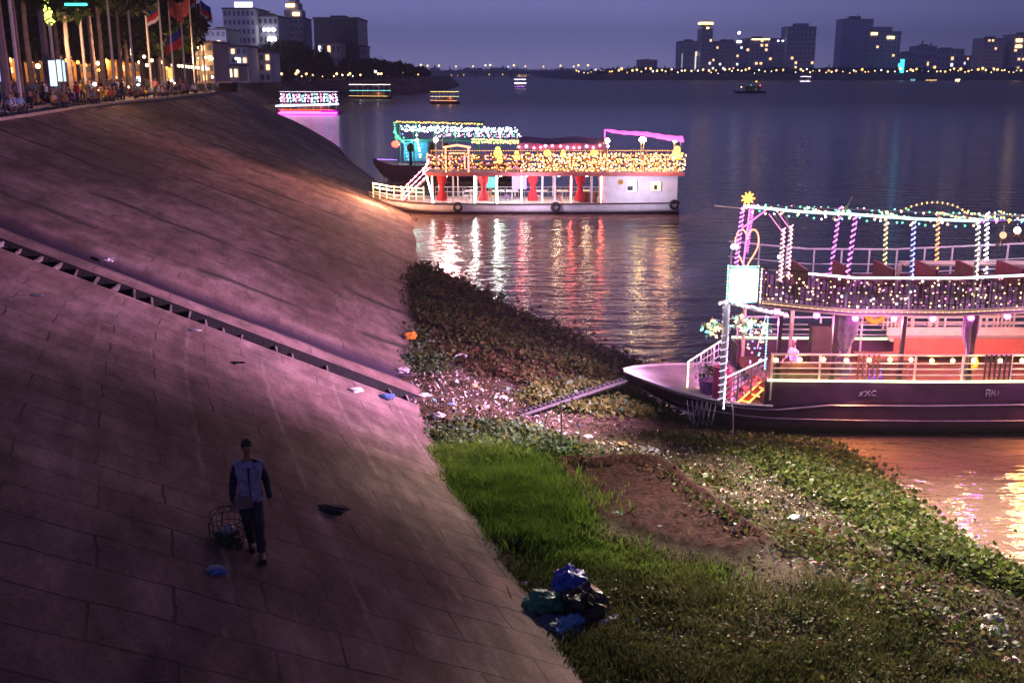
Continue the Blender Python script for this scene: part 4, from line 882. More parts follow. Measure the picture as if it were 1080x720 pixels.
for px in (700,): lamp('upper_deck_light', 'POINT', (wx(px, -2, 5), -3.3, 4.4), 120, (1, .42, .22), WB, .4)
# orange paper lanterns and pot flames on deck
for px, py, r in ((525, 163, .5), (545, 166, .42), (527, 170, .35), (577, 162, .42), (594, 164, .36), (627, 162, .46), (714, 164, .6)):
    mb = MB(); x = wx(px, -2, 4.5); z = wz(py); mb.ball((x, -1.9, z), r * .7, 9, 6, (1, .8, 1)); mb.ball((x, -1.9, z + r * .75), r * .42, 8, 5); ln_ = mb.build('paper_lantern', [E_FIRE, emat('lantern_yellow', (1, .62, .08), 3.2)][px in (714, 525)], WB, smooth=True)
    mb = MB(); mb.tube([(x, -1.9, 3.26), (x, -1.9, z - r * .5)], .06, 5); mb.build('stand', M_BROWN, ln_)
# orange-lit frame arch forward
mb = MB(); a, b_ = wx(470, -2, 5), wx(494, -2, 5); z1 = wz(156)
mb.tube([(a, -2, 3.3), (a, -2, z1)], .07, 6); mb.tube([(b_, -2, 3.3), (b_, -2, z1)], .07, 6); mb.tube([(a - .2, -2, z1), ((a + b_) / 2, -2, z1 + .18), (b_ + .2, -2, z1)], .09, 6); mb.tube([(a + .3, -2.02, z1 - .45), (b_ - .3, -2.02, z1 - .45)], .05, 5)
mb.tube([(a + .3, -2.02, z1 - .45), (a + .3, -2.02, 3.6)], .05, 5); mb.tube([(b_ - .3, -2.02, z1 - .45), (b_ - .3, -2.02, 3.6)], .05, 5); mb.build('photo_frame', emat('frame_peach', (1, .40, .20), 2.2), WB)
mb = MB(); z0_ = wz(168); mb.tube([(wx(467), -2.1, 3.3), (wx(467.5), -2.1, wz(145))], .04, 5); mb.build('mast', M_CREAM, WB)
# bow stair with rose lights, bow rails of white lights
mb = MB(); xs0, xs1 = wx(424), wx(454)
for y_ in (-1.9, -.9): mb.tube([(xs0, y_, 1.0), (xs1, y_, 3.2)], .07, 5)
for k in range(9): t = (k + .5) / 9; x = xs0 + (xs1 - xs0) * t; mb.box((x, -1.4, 1.0 + 2.2 * t), (.3, 1.0, .05))
mb.tube([(xs0, -1.9, 1.9), (xs1, -1.9, 4.1)], .05, 5); mb.build('stair', M_PINKR, WB)
mb = MB()
for k in range(3): lights_on(mb, (xs0, -2.0, 1.1 + .42 * k), (xs1, -2.0, 3.3 + .42 * k), .15, .055, cyc=[0, 1, 0])
mb.build('stair_lights', [emat('bulb_rose', (1, .18, .30), 5), E_WHITE], WB)
mb = MB(); lights_on(mb, (wx(457), -2.4, 1.0), (wx(450), -2.4, 3.2), .14, .075, cyc=[0]); lights_on(mb, (wx(447), -2.4, 3.3), (wx(453), -2.4, 4.4), .14, .075, cyc=[1, 0]); mb.build('pillar_lights', [E_WHITE, E_PINK], WB)
mb = MB(); xr0, xr1 = wx(393, -1, 1.5), wx(447)
for z in (1.5, 1.85, 2.15): mb.tube([(xr0, -.5, z + .15), (xr0 + 1.6, -1.7, z), (xr1, -2.3, z - .1)], .03, 4)
for t in np.linspace(0, 1, 8): mb.tube([(xr0 + (xr1 - xr0) * t, -.5 - 1.8 * t ** .5, 1.1), (xr0 + (xr1 - xr0) * t, -.5 - 1.8 * t ** .5, 2.3 - .2 * t)], .03, 4)
mb.build('bow_rail', M_WHITE, WB)
mb = MB()
for z in (1.85, 2.15): lights_on(mb, (xr0, -.55, z + .15), (xr0 + 1.6, -1.75, z), .15, .06, cyc=[0]); lights_on(mb, (xr0 + 1.6, -1.75, z), (xr1, -2.35, z - .1), .16, .05, cyc=[1, 2, 1])
for t in np.linspace(0, 1, 8): lights_on(mb, (xr0 + (xr1 - xr0) * t, -.6 - 1.8 * t ** .5, 1.2), (xr0 + (xr1 - xr0) * t, -.6 - 1.8 * t ** .5, 2.2), .2, .05, cyc=[1])
mb.build('rail_lights', [E_HOT, E_GOLD, E_ORG], WB)
lamp('bow_fill', 'SPOT', (6.5, -3.2, 7.6), 10000, (1, .42, .38), WB, .4, aim=(-7, -30, 2), angle=120)  # added lights without fixtures, for the boat's glow on the slope
lamp('bow_fill', 'POINT', (1.4, -4.2, 2.6), 2200, (1, .44, .24), WB, .3)
lamp('side_fill', 'AREA', (13, -5.0, 2.6), 210, (.9, .68, 1), WB, 3, aim=(13, -2.4, .7))  # added area lights floating off the hull to brighten its side
lamp('side_fill', 'AREA', (21.5, -5.6, 2.8), 150, (.86, .70, 1), WB, 3, aim=(22, -2.4, 1.5))

# ------------------------------------------------------------------ the green-lit boat behind it
def oth_boat(name_label, px0, px1, Y, zhull, decks, bow=1, mats_=None, hullm=None, zdk=2.3):
    o = thing('tour_boat', name_label, 'boat', (invx(px0, Y, 1), Y, 0)); Lb = invx(px1, Y, 1) - invx(px0, Y, 1); bm_ = min(3, Lb * .11)
    st = [(0, .1, .05, zhull * 1.5, zhull * 1.1), (Lb * .06, bm_ * .6, bm_ * .4, zhull * 1.3, .3), (Lb * .14, bm_, bm_ * .85, zhull * 1.1, -.3), (Lb * .6, bm_, bm_ * .9, zhull, -.4), (Lb * .95, bm_, bm_ * .9, zhull * 1.1, -.3), (Lb, bm_ * .8, bm_ * .6, zhull * 1.15, 0)]
    mb = MB(); rows = hull_mesh(st, 6); mb.grid(rows); mb.add(rows[-1], [tuple(range(len(rows[-1])))]); mb.add(rows[0], [tuple(range(len(rows[0])))[::-1]]); mb.build('hull', hullm or M_HULLDARK, o, smooth=True)
    mb = MB(); mb.grid([[Vector((a, -b, d)), Vector((a, b, d))] for a, b, c, d, e in st]); mb.build('deck', M_BROWN, o)
    return o, Lb, bm_
GB, Lg, bg_ = oth_boat('green and blue lit riverboat partly hidden behind the white riverboat, under golden roof lights', 394, 552, 112, 1.5, 2)
gx = lambda px, z=5: invx(px, 112 - bg_, z) - GB.location.x
gzp = lambda py: atY(480, py, 112 - bg_).z
mb = MB(); mb.bx(gx(418), gx(548), -bg_, bg_, gzp(150), gzp(149)); mb.bx(gx(416), gx(510), -bg_, bg_, gzp(130.5), gzp(129.5)); mb.build('roof', M_GREEN, GB)
mb = MB()
for px in (418, 436, 458, 480, 504, 528, 546):
    for y in (-bg_ + .1, bg_ - .1): mb.tube([(gx(px), y, 1.5), (gx(px), y, gzp(131 if px < 515 else 137))], .07, 5)
mb.build('roof_posts', M_GREEN, GB)
def strp(mb, px0, py0, px1, py1, step, r, cyc, jit=.06, yo=-.1): lights_on(mb, (gx(px0), -bg_ + yo, gzp(py0)), (gx(px1), -bg_ + yo, gzp(py1)), step, r, cyc=cyc, jit=jit)
mb = MB(); strp(mb, 418, 128.5, 508, 131, .16, .07, [0, 0, 1]); mb.build('gold_string', [E_GOLD, E_ORG], GB)
mb = MB()
for k in range(4): strp(mb, 424 + k * 2, 133.5 + k * 1.4, 545, 136 + k * 1.2, .24, .09, [0, 1, 0, 2, 3], .12)
mb.build('white_string', [E_WHITE, E_CYAN, E_TEAL, emat('bulb_lavender', (.7, .6, 1), 5)], GB)
mb = MB()
for k in range(2): strp(mb, 460, 141 + k * 2, 548, 142.5 + k * 2, .26, .08, [0, 1, 0, 2], .1)
strp(mb, 498, 147, 546, 149, .2, .11, [3]); strp(mb, 498, 150, 546, 151, .24, .11, [3]); mb.build('mixed_string', [E_PINK, E_WHITE, E_GREEN, E_YEL], GB)
mb = MB(); strp(mb, 416, 139, 425, 150, .2, .12, [0]); strp(mb, 416, 130, 418, 150, .2, .08, [0]); strp(mb, 425, 142, 430, 168, .3, .09, [1, 0]); strp(mb, 440, 143, 443, 166, .3, .10, [2, 3]); mb.build('post_string', [E_GREEN, E_BLUE, E_HOT, E_WARM], GB)
mb = MB(); mb.bx(gx(422), gx(448), bg_ - .3, bg_ - .2, 1.8, gzp(151)); mb.build('back_wall', mat('teal_wall', (.06, .35, .38), .6), GB)
lamp('teal_light', 'POINT', (gx(435), 0, gzp(146)), 420, (.2, .9, .8), GB, .3); lamp('teal_light', 'POINT', (gx(432), 0, gzp(154)), 350, (.3, .6, 1), GB, .3); lamp('warm_light', 'POINT', (gx(500), -1, gzp(155)), 200, (1, .6, .4), GB, .3)
mb = MB(); mb.ball((gx(417), -bg_ - .2, gzp(152)), .42, 10, 8, (1, 1, .8)); mb.build('red_lantern', E_RED, GB, smooth=True)
for px in (432, 455, 470):
    mb = MB(); x = gx(px); mb.ball((x, -bg_ + .5, 3.4), .4, 8, 6, (1, 1, 1.3)); mb.tube([(x, -bg_ + .5, 1.5), (x, -bg_ + .5, 3.2)], [.2, .12], 6); mb.build('potted_bush', M_POTLEAF, GB)
mb = MB(); lights_on(mb, (gx(398, 1.5), -1, 2.2), (gx(418, 1.5), -bg_, 2.2), .3, .06, cyc=[0, 1]); mb.build('bow_lights', [E_VIO, E_BLUE], GB)

# ------------------------------------------------------------------ boats further up the river
def far_boat(label, px0, px1, yw, ytop, roofc, stripc, deckc, wash, hullm=None, nlev=2, canopy=None, e=180):
    Y = CH / math.tan(math.atan((yw - 77) / F * .94 + 0)) if False else at((px0 + px1) / 2, yw, 0).y
    o, Lb, b_ = oth_boat(label, px0, px1, Y, 1.0, 2, hullm=hullm); zt = atY(540, ytop, Y - b_).z; sc_ = Y / F
    lv = [1.0 + (zt - 1.0) * k / nlev for k in range(nlev + 1)]
    for i, z in enumerate(lv[1:]):
        mb = MB(); mb.bx(Lb * .10, Lb * .96, -b_, b_, z - .12, z); mb.build('roof' if i == nlev - 1 else 'upper_deck', canopy or M_WHITE, o)
    mb = MB()
    for t in np.linspace(.12, .94, 8):
        for y in (-b_ + .1, b_ - .1): mb.tube([(Lb * t, y, 1), (Lb * t, y, zt)], .07, 5)
    mb.build('post_frame', M_WHITE, o)
    mb = MB(); mb.bx(Lb * .35, Lb * .85, -b_ * .5, b_ * .5, 1.0, lv[1] - .2); mb.build('cabin', M_BROWN, o)
    r = .11 * sc_ * 2.2
    for i, z in enumerate(lv[1:]):
        mb = MB(); lights_on(mb, (Lb * .08, -b_ - .1, z + .05), (Lb * .97, -b_ - .1, z + .05), r * 2.4, r, cyc=list(range(len(roofc if i == nlev - 1 else stripc))), jit=r * .3)
        mb.build('light_string', roofc if i == nlev - 1 else stripc, o)
    mb = MB(); lights_on(mb, (Lb * .06, -b_ - .15, 1.35), (Lb * .9, -b_ - .15, 1.2), r * 2.2, r * .8, cyc=list(range(len(deckc)))); mb.build('deck_lights', deckc, o)
    lamp('cabin_light', 'POINT', (Lb * .3, -b_ * .7, 2.2), e, wash, o, .4); lamp('cabin_light', 'POINT', (Lb * .7, -b_ * .7, 2.2), e, wash, o, .4)
    return o, Lb, b_, lv
o, Lb, b_, lv = far_boat('riverboat with red stripes and dense pink and white lights over magenta water glow', 292, 360, 120.5, 97, [E_WF, E_PINK, E_WF, E_CYAN], [E_PINK, emat('bulb_lavender2', (.6, .5, 1), 3), E_WF], [E_RED, E_ORG], (1, .2, .8), mat('purple_hull', (.2, .03, .25), .5), 3, e=30)
mb = MB()
for k in range(4): lights_on(mb, (Lb * .1, -b_ - .3, lv[2] - .8 + k * .55), (Lb * .95, -b_ - .3, lv[2] - .9 + k * .55), .8, .28, cyc=[0, 1, 0, 2], jit=.25)
mb.build('light_net', [E_WF, E_PINK, E_CYAN], o)
mb = MB(); mb.tube([(Lb * .08, -b_ - .2, .8), (Lb * .7, -b_ - .2, .7)], .16, 6); mb.build('red_strip', E_RED, o)
mb = MB(); mb.tube([(Lb * .05, -b_ - .25, .35), (Lb * .95, -b_ - .25, .35)], .22, 6); mb.build('magenta_strip', emat('strip_deepmagenta', (1, .03, .80), 14, 'AUTO'), o)
mb = MB(); mb.tube([(0, -b_ * .5, 2.2), (Lb * .98, -b_ - .2, lv[1] + .1)], .25, 6); mb.build('blue_strip', emat('strip_iceblue', (.5, .65, 1), 5), o)
far_boat('riverboat with a long teal light strip below a row of white bulbs', 366, 414, 104.5, 89.5, [E_WHITE, E_WARM2, E_WARM2], [E_CYAN], [E_WARM2, E_GOLD], (1, .6, .35), M_HULLDARK, 2, e=60)
far_boat('small red-sided riverboat under a bright yellow strip of roof light', 452, 485, 110, 97, [E_YEL], [E_WARM2, E_YEL, E_CYAN], [E_WARM2, E_ORG], (1, .4, .3), mat('dark_red_hull', (.25, .02, .04), .5), 2, canopy=M_YELLOW, e=60)
far_boat('tiny boat glowing violet-white in mid river before the bridge', 542, 555, 93.5, 84, [E_WHITE, E_VIO], [E_WHITE], [E_VIO], (.7, .5, 1), None, 2, e=60)
far_boat('dark unlit river boat with a few small lamps in mid river', 773, 807, 98.5, 86, [M_DKWOOD], [M_DKWOOD], [M_DKWOOD], (.4, .8, 1), None, 2, canopy=M_DKWOOD, e=15)
db = [c for c in bpy.data.objects if c.type == 'EMPTY' and c.get('label', '').startswith('dark unlit')][0]
for t, z, m_, r_ in ((.24, 3.4, E_WARM, .26), (.55, 4.4, E_GREEN, .2), (.72, 6.3, E_GOLD, .34), (.85, 4.2, E_RED, .3)):
    mb = MB(); mb.ball((t * 17, -2.2, z), r_, 6, 5); mb.build('lamp', m_, db)
for px0, px1, yw, yt, lab, m_ in ((843, 855, 87, 81, 'small far boat carrying a glowing violet-white panel near the opposite bank', [E_WHITE, E_VIO]), (456, 471, 86.5, 83.5, 'tiny amber-lit boat beyond the yellow roofed boat', [E_GOLD, E_PINK]), (960, 965, 86.5, 84, 'tiny cyan-lit boat below the blue-green tower', [E_CYAN]), (975, 988, 86.5, 84.5, 'tiny boat with a dull orange light row near the opposite bank', [E_WARM2]), (1007, 1012, 86.8, 84, 'tiny white-lit boat right of the dull orange one', [E_HOT]), (545, 556, 81.5, 79.5, 'tiny peach-lit boat far up the river below the bridge', [E_WARM2])):
    far_boat(lab, px0, px1, yw, yt, m_, m_, m_, (1, .7, .8), None, 1, e=20)

# ------------------------------------------------------------------ city
M_HOTEL = mat('pale_render', (.75, .73, .76), .8, var=.1, scale=.1); M_TOWERG = mat('blue_grey_tower', (.38, .39, .52), .7, var=.15, scale=.05); M_DARKBL = mat('dark_glass_block', (.05, .05, .07), .4, var=.2, scale=.05)  # M_TOWERG is paled and blued in place of thicker haze
M_BAND = mat('blue_grey_glazing', (.16, .17, .24), .3, var=.3, scale=.3); M_OCHRE = mat('ochre_render', (.50, .30, .10), .8, var=.15, scale=.3)  # M_BAND is one even blue-grey for plain panes
M_ROOF = mat('grey_roof', (.16, .14, .15), .8, var=.2, scale=.2); M_CREAMW = mat('cream_wall', (.5, .45, .38), .8, var=.12, scale=.2)
def building(label, px0, px1, ytop, Y, wall, depth=30, rows=8, cols=8, lit=.12, zb=8.0, crown=None, roofcap=True, litm=None, winm=None, name='building', wfrac=.55, group=None):
    x0, x1 = atY(px0, 77, Y).x, atY(px1, 77, Y).x; zt = atY(540, ytop, Y).z; W = x1 - x0; H = zt - zb
    o = thing(name, label, 'building', ((x0 + x1) / 2, Y, zb), 0, group)
    mb = MB(); mb.bx(-W / 2, W / 2, 0, depth, 0, H); mb.build('wall', wall, o)
    if roofcap:
        mb = MB(); mb.bx(-W / 2 - .4, W / 2 + .4, -.4, depth + .4, H, H + max(.6, H * .015)); mb.bx(-W * .2, W * .15, depth * .3, depth * .6, H, H + H * .07); mb.build('roof', M_ROOF, o)
    cw = W / cols; rh = H / rows; wm = winm or M_BAND
    me0 = None
    for r in range(rows):
        for c in range(cols):
            l = random.random() < lit
            m_ = (random.choice(litm) if litm else random.choice([E_WIN, E_WIN, E_WINC])) if l else wm
            mb = MB(); a = -W / 2 + cw * (c + .5 - wfrac / 2); b_ = a + cw * wfrac; z0 = rh * (r + .28); z1 = rh * (r + .80)
            mb.bx(a, b_, -.15, .05, z0, z1); mb.build('window', m_, o)
            if r * cols + c >= 99: break
    return o, W, H
def lightbar(o, x0, x1, y, z0, z1, m, name='rooftop_sign'):
    mb = MB(); mb.bx(x0, x1, y - .3, y, z0, z1); mb.build(name, m, o)
E_SIGN = emat('sign_white', (.95, .95, 1), 5); E_GOLDS = emat('crown_gold', (1, .62, .22), 5)
# left bank, high-rises
o, W, H = building('white hotel block with a glowing rooftop sign above the left bank', 239, 272, 10, 430, M_HOTEL, 26, 8, 7, .1); lightbar(o, -W * .1, W * .45, -.2, H + .8, H + 2.6, E_SIGN)
lamp('street_glow', 'POINT', (0, -60, 6), 16000, (.85, .75, 1), o, 2)  # added point without a fixture, brightening the pale hotel front
o, W, H = building('pale stepped hotel wing to the right of the signed hotel block', 270, 296, 18, 436, M_HOTEL, 24, 7, 5, .2); lightbar(o, W * .05, W * .4, -.2, H * .62, H * .68, E_SIGN, 'lit_balcony'); lightbar(o, -W * .1, W * .4, -.2, H * .78, H * .82, E_SIGN, 'lit_balcony')
o, W, H = building('tall slim tower with amber crown lights between white hotel and dark block', 299, 322, 20, 470, M_TOWERG, 20, 9, 5, .12)
mb = MB()
for k, (wd, hh) in enumerate(((.8, 3), (.55, 3), (.3, 3))): mb.bx(-W * wd / 2, W * wd / 2, 3, 12, H + .8 + 3 * k, H + 3.8 + 3 * k)
mb.tube([(0, 7, H + 9), (0, 7, H + 15)], .2, 4); mb.build('crown', M_TOWERG, o); lightbar(o, -W * .3, W * .1, 2.8, H + 5, H + 6.2, E_GOLDS); lightbar(o, 0, W * .3, 2.8, H + 1.5, H + 2.7, E_GOLDS)
building('broad dark unlit block standing above the left bank trees', 333, 379, 20, 450, M_DARKBL, 30, 9, 9, .0, winm=mat('very_dark_glass', (.03, .03, .045), .3))
building('low pale house under the dark block, half hidden by trees', 336, 360, 46, 430, M_CREAMW, 14, 3, 5, .25)
building('low grey annex at the foot of the dark block', 378, 386, 50, 452, M_TOWERG, 14, 3, 2, .0)
building('grey block behind the low shophouses left of the white hotel', 219, 241, 32, 400, M_TOWERG, 20, 6, 4, .1)
building('pale three storey shophouse with balconies on the riverside road', 226, 262, 50, 330, M_HOTEL, 14, 4, 6, .3)
building('cream arcade with brightly lit ground floor near the bend', 228, 252, 70, 300, M_CREAMW, 10, 1, 4, .9, zb=8.7, litm=[emat('shop_glow', (1, .7, .4), 2.2)])
building('grey shophouse between the cream arcade and the tree clump', 255, 286, 56, 345, M_HOTEL, 14, 3, 5, .15)
for i, (a, b_, yt, Yb, lab) in enumerate(((150, 186, 30, 215, 'tall ochre shophouse glowing orange behind the flagpoles'), (100, 150, 42, 200, 'wide ochre villa with lit windows behind the palm trunks'), (186, 226, 46, 250, 'brown arcade with a long row of lamps behind the crowd'), (40, 100, 44, 190, 'shaded ochre house behind the leftmost trees'), (-30, 40, 46, 180, 'dim ochre house at the left edge'))):
    o, W, H = building(lab, a, b_, yt, Yb, M_OCHRE if i != 2 else M_CREAMW, 14, 4, 6, .35, zb=8.7); lamp('street_glow', 'POINT', (0, -4, 4.5), 1200, (1, .48, .14), o, .5); lamp('street_glow', 'POINT', (-W * .3, -4, 7), 400, (1, .48, .14), o, .5)
    if i == 0: mb = MB(); mb.bx(-W * .5, W * .5, -.2, -.16, H * .1, H * .3); mb.build('shopfront', emat('shop_orange', (1, .42, .10), 1.6), o)
    if i == 2:
        mb = MB(); lights_on(mb, (-W * .48, -1, 5.2), (W * .48, -1, 5.6), 1.3, .38, jit=.2); mb.build('eave_lights', emat('eave_glow', (1, .7, .35), 6), o)
# right bank skyline
SK_Y = 1680
def sky_b(label, a, b_, yt, wall=None, **k):
    k.setdefault('depth', 40); k.setdefault('rows', 9); k.setdefault('cols', 7); return building(label, a, b_, yt, SK_Y + k.pop('dy', 0), wall or M_TOWERG, **k)
sky_b('small squat block standing alone left of the lit tower, across the river', 674, 693, 63.5, rows=2, cols=4, lit=0)
o, W, H = sky_b('long grey colonnaded block left of the lit-crowned tower', 716, 738, 44, rows=4, cols=8, lit=.08, wfrac=.4)
lightbar(o, -W * .5, W * .5, -1, H * .86, H * .99, M_TOWERG, 'attic')
lightbar(o, W * .24, W * .30, -.6, H * .1, H * .7, emat('lit_column', (.9, .9, .8), 1.2), 'lit_stair'); lightbar(o, -W * .4, -W * .35, -.6, H * .2, H * .65, emat('lit_column_dim', (.6, .65, .8), .6), 'lit_stair')
o, W, H = sky_b('slender dark tower crowned by a glowing golden ring, across the river', 738.5, 750, 31, rows=10, cols=3, lit=.05, dy=-20)
mb = MB(); c0 = (0, 18, 0); mb.tube([(0, 18, H), (0, 18, H + 4)], [5.5, 5.5], 12); mb.tube([(0, 18, H + 4), (0, 18, H + 8), (0, 18, H + 13)], [9, 10.5, 8], 16); mb.build('crown_base', M_TOWERG, o)
mb = MB(); mb.ring((0, 18, H + 9), 10.4, 1.8, 'z', 20, 5); mb.build('crown_ring', E_GOLDS, o); lightbar(o, -2, 2, -1, H + .5, H + 3, E_GOLDS, 'crown_lamp')
o, W, H = sky_b('grey block right of the tower carrying a mast with a white ball lamp', 750, 786, 44, rows=8, cols=10, lit=.04)
mb = MB(); mb.tube([(W * .28, 5, H), (W * .28, 5, H + 12)], .7, 5); mb.build('mast', M_METAL, o)
mb = MB(); mb.ball((W * .28, 5, H + 13), 2.4, 10, 8); mb.build('ball_lamp', E_SIGN, o); lightbar(o, W * .2, W * .34, -.6, H - 2, H + 1.5, E_SIGN)
o, W, H = sky_b('block with amber window columns and a bright roof edge, right of the ball lamp', 785, 814, 41, rows=8, cols=6, lit=.2, litm=[E_WIN]); lightbar(o, -W * .3, W * .35, -.6, H - 2, H, E_GOLDS)
o, W, H = sky_b('plain dark block with three white roof lamps beside the tallest right-hand tower', 813, 829, 43, rows=8, cols=5, lit=.03)
for t in (-.2, .1, .35): lightbar(o, W * t, W * t + 2.4, -.6, H - 1.5, H + .6, E_SIGN, 'roof_lamp')
o, W, H = sky_b('tall dark tower with amber windows at its middle, right end of the main cluster', 828, 858, 29, rows=10, cols=7, lit=.12, litm=[E_WIN], dy=-15)
mb = MB(); mb.bx(-W * .2, W * .25, 5, 20, H, H + 6); mb.build('penthouse', M_TOWERG, o)
M_HAZY = mat('hazy_blue_tower', (.42, .44, .62), .8, var=.1, scale=.05)  # distance haze put into the tower's pale blue colour
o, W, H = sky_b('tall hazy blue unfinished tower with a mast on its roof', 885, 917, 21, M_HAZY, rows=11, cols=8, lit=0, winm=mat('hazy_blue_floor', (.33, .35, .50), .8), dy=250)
mb = MB(); mb.tube([(0, 5, H), (0, 5, H + 12)], .7, 4); mb.tube([(-W * .35, 5, H), (-W * .35, 5, H + 5)], .7, 4); mb.build('mast', M_METAL, o)
o, W, H = sky_b('broad dark tower block with two bright amber roof panels', 908, 947, 34, rows=10, cols=9, lit=.06, dy=10); lightbar(o, -W * .32, -W * .14, -.6, H * .93, H * .99, E_GOLDS); lightbar(o, W * .12, W * .32, -.6, H * .84, H * .90, E_GOLDS)
mb = MB(); mb.bx(-W * .2, W * .28, 5, 20, H, H + 8); mb.build('penthouse', M_TOWERG, o)
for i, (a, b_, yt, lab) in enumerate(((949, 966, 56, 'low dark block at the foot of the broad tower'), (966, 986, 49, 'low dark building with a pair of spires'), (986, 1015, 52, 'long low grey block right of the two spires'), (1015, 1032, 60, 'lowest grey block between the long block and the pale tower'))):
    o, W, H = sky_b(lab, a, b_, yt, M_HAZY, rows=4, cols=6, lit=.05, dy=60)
    if i == 1:
        mb = MB(); mb.tube([(-W * .2, 8, H), (-W * .2, 8, H + 12)], [2.5, .2], 6); mb.tube([(W * .25, 8, H), (W * .25, 8, H + 8)], [2.5, .2], 6); mb.build('spire', M_TOWERG, o)
o, W, H = sky_b('mid height pale tower with an amber lamp column at right', 1034, 1057, 41, mat('mauve_tower', (.50, .44, .52), .8), rows=9, cols=6, lit=.14, litm=[E_WIN])
o, W, H = sky_b('pale tower at the right edge with two stacked glowing panels', 1066, 1094, 37, mat('mauve_tower', (.50, .44, .52), .8), rows=9, cols=6, lit=.15, litm=[E_WIN]); lightbar(o, -W * .45, -W * .2, -.6, H * .82, H * .9, E_GOLDS); lightbar(o, -W * .45, -W * .2, -.6, H * .68, H * .75, E_GOLDS)
ob = thing('billboard', 'small glowing blue-green tower sign on the far bank', 'sign', (atY(951, 77, 1640).x, 1640, 9)); mb = MB(); mb.bx(-3, 3, 0, 2, 2, 22); mb.bx(-6, 3, 0, 2, 10, 16); mb.build('panel', emat('sign_bluegreen', (.05, .55, .75), 2.5), ob); mb = MB(); mb.bx(-.5, .5, .5, 1.5, 0, 2); mb.build('post', M_METAL, ob)

# street lamps on the far bank, one by one
def lamp_proto(h, r, m, head='globe', label='', group=''):
    o = thing('street_lamp', label, 'street lamp', (0, 0, 0), 0, group); mb = MB(); mb.tube([(0, 0, 0), (0, 0, h)], [r * .22, r * .14], 6); mb.build('pole', M_METAL, o)
    mb = MB(); mb.ball((0, 0, h), r, 7, 5); mb.build('lamp_head', m, o, smooth=True); return o
G1 = 'street lamps along the far bank'; protos = [lamp_proto(7, 1.5, E_STREET, label='warm street lamp in the row along the far right bank', group=G1), lamp_proto(7, 1.3, E_STREETW, label='white street lamp in the row along the far right bank', group=G1), lamp_proto(9, 2.0, emat('street_gold', (1, .50, .14), 3.2), label='larger golden street lamp in the far right bank row', group=G1)]
used = [False] * 3
def put_lamp(i, loc, sc_=1.0, label=None, group=None):
    o = protos[i] if not used[i] else copy_tree(protos[i]); used[i] = True; o.location = loc; o.scale = (sc_,) * 3
    if label: o['label'] = label
    if group: o['group'] = group
def zone(px):
    for lim, t in ((640, 'next to the bridge end'), (672, 'left of the squat block'), (716, 'by the squat block'), (738, 'below the colonnaded block'), (760, 'below the golden crowned tower'), (786, 'below the ball lamp'), (814, 'below the amber windowed block'), (860, 'below the tallest dark tower'), (886, 'left of the hazy blue tower'), (918, 'below the hazy blue tower'), (950, 'below the block with amber panels'), (990, 'below the twin spires'), (1033, 'below the long low block'), (1062, 'below the pale tower')):
        if px < lim: return t
    return 'at the right edge'
def zl(px): return 'by the magenta-lit boat' if 290 < px < 362 else 'by the teal striped boat' if 362 <= px < 418 else 'left of the magenta-lit boat' if px <= 290 else 'at the point before the bridge'
px = 608.0
while px < 1084:
    i = random.choice([0, 0, 0, 1, 2]); Yl = 1632 + random.uniform(-4, 25) if px > 640 else 1655 + (640 - px) * 12
    put_lamp(i, (atY(px, 77, Yl).x, Yl, 9.2 + random.uniform(-3.5, .5)), random.uniform(.55, 1.15), '%s street lamp on the far bank %s' % (['warm', 'white', 'larger golden'][i], zone(px))); px += random.uniform(2.2, 7.5)
# bridge with its lamps
br = thing('river_bridge', 'long low bridge with lit lamps crossing the river on the horizon', 'bridge', (0, 2350, 0))
xa_, xb_ = atY(440, 77, 2350).x, atY(628, 77, 2350).x; zd = 14.5
mb = MB(); mb.bx(xa_, xb_, -6, 6, zd - 2.2, zd); mb.build('deck', M_CONCR, br); mb = MB(); mb.bx(xa_, xb_, -6.3, -6.05, zd, zd + 1.2); mb.build('parapet', M_HOTEL, br)
for x in np.arange(xa_ + 15, xb_, 38): mb = MB(); mb.bx(x - 1.6, x + 1.6, -5, 5, -2, zd - 2.3); mb.build('pier', M_CONCR, br)
G2 = 'street lamps on the bridge'
for px in (444, 451, 463, 481, 499, 512, 517, 536, 542, 554, 573, 591, 605, 610, 620):
    put_lamp(1 if px in (536, 512) else 0, (atY(px, 77, 2344).x, 2344, zd + 1.5), random.uniform(1.1, 1.6), 'street lamp with a warm glow on the bridge at the horizon', G2)
G3 = 'lamps far up the river below the bridge line'
for px in (476, 483, 489, 516, 521, 530, 548, 558, 568, 596): put_lamp(2, (atY(px, 77, 3300).x, 3300, -2 if False else -3), random.uniform(.7, 1.1), 'distant low lamp seen under the bridge', G3)

# trees ------------------------------------------------------------
LEAF_D = leafmat('dark_tree_leaf', (.012, .022, .010), (.06, .085, .03), .6); LEAF_P = leafmat('palm_leaf', (.012, .025, .012), (.05, .09, .03), .6)
M_BARK = mat('grey_bark', (.20, .15, .14), .9, var=.3, scale=2, bump=.5)
def crown_mesh(name, rx, rz, zc, n, leaf, parent, seed, lumps=9):
    r = np.random.default_rng(seed); C = r.normal(0, 1, (lumps, 3)); C /= np.linalg.norm(C, axis=1)[:, None]; C *= r.uniform(.35, .8, (lumps, 1)); C[:, 2] *= rz / rx; C *= rx
    k = r.integers(0, lumps, n); D = r.normal(0, 1, (n, 3)); D /= np.linalg.norm(D, axis=1)[:, None]
    P = C[k] + D * (r.uniform(.25, .5, lumps)[k] * rx * r.uniform(.6, 1.08, n))[:, None]; P[:, 2] += zc
    U = r.normal(0, leaf, (n, 3)); V = r.normal(0, leaf, (n, 3)); return quads(name, P, U, V, LEAF_D, parent)
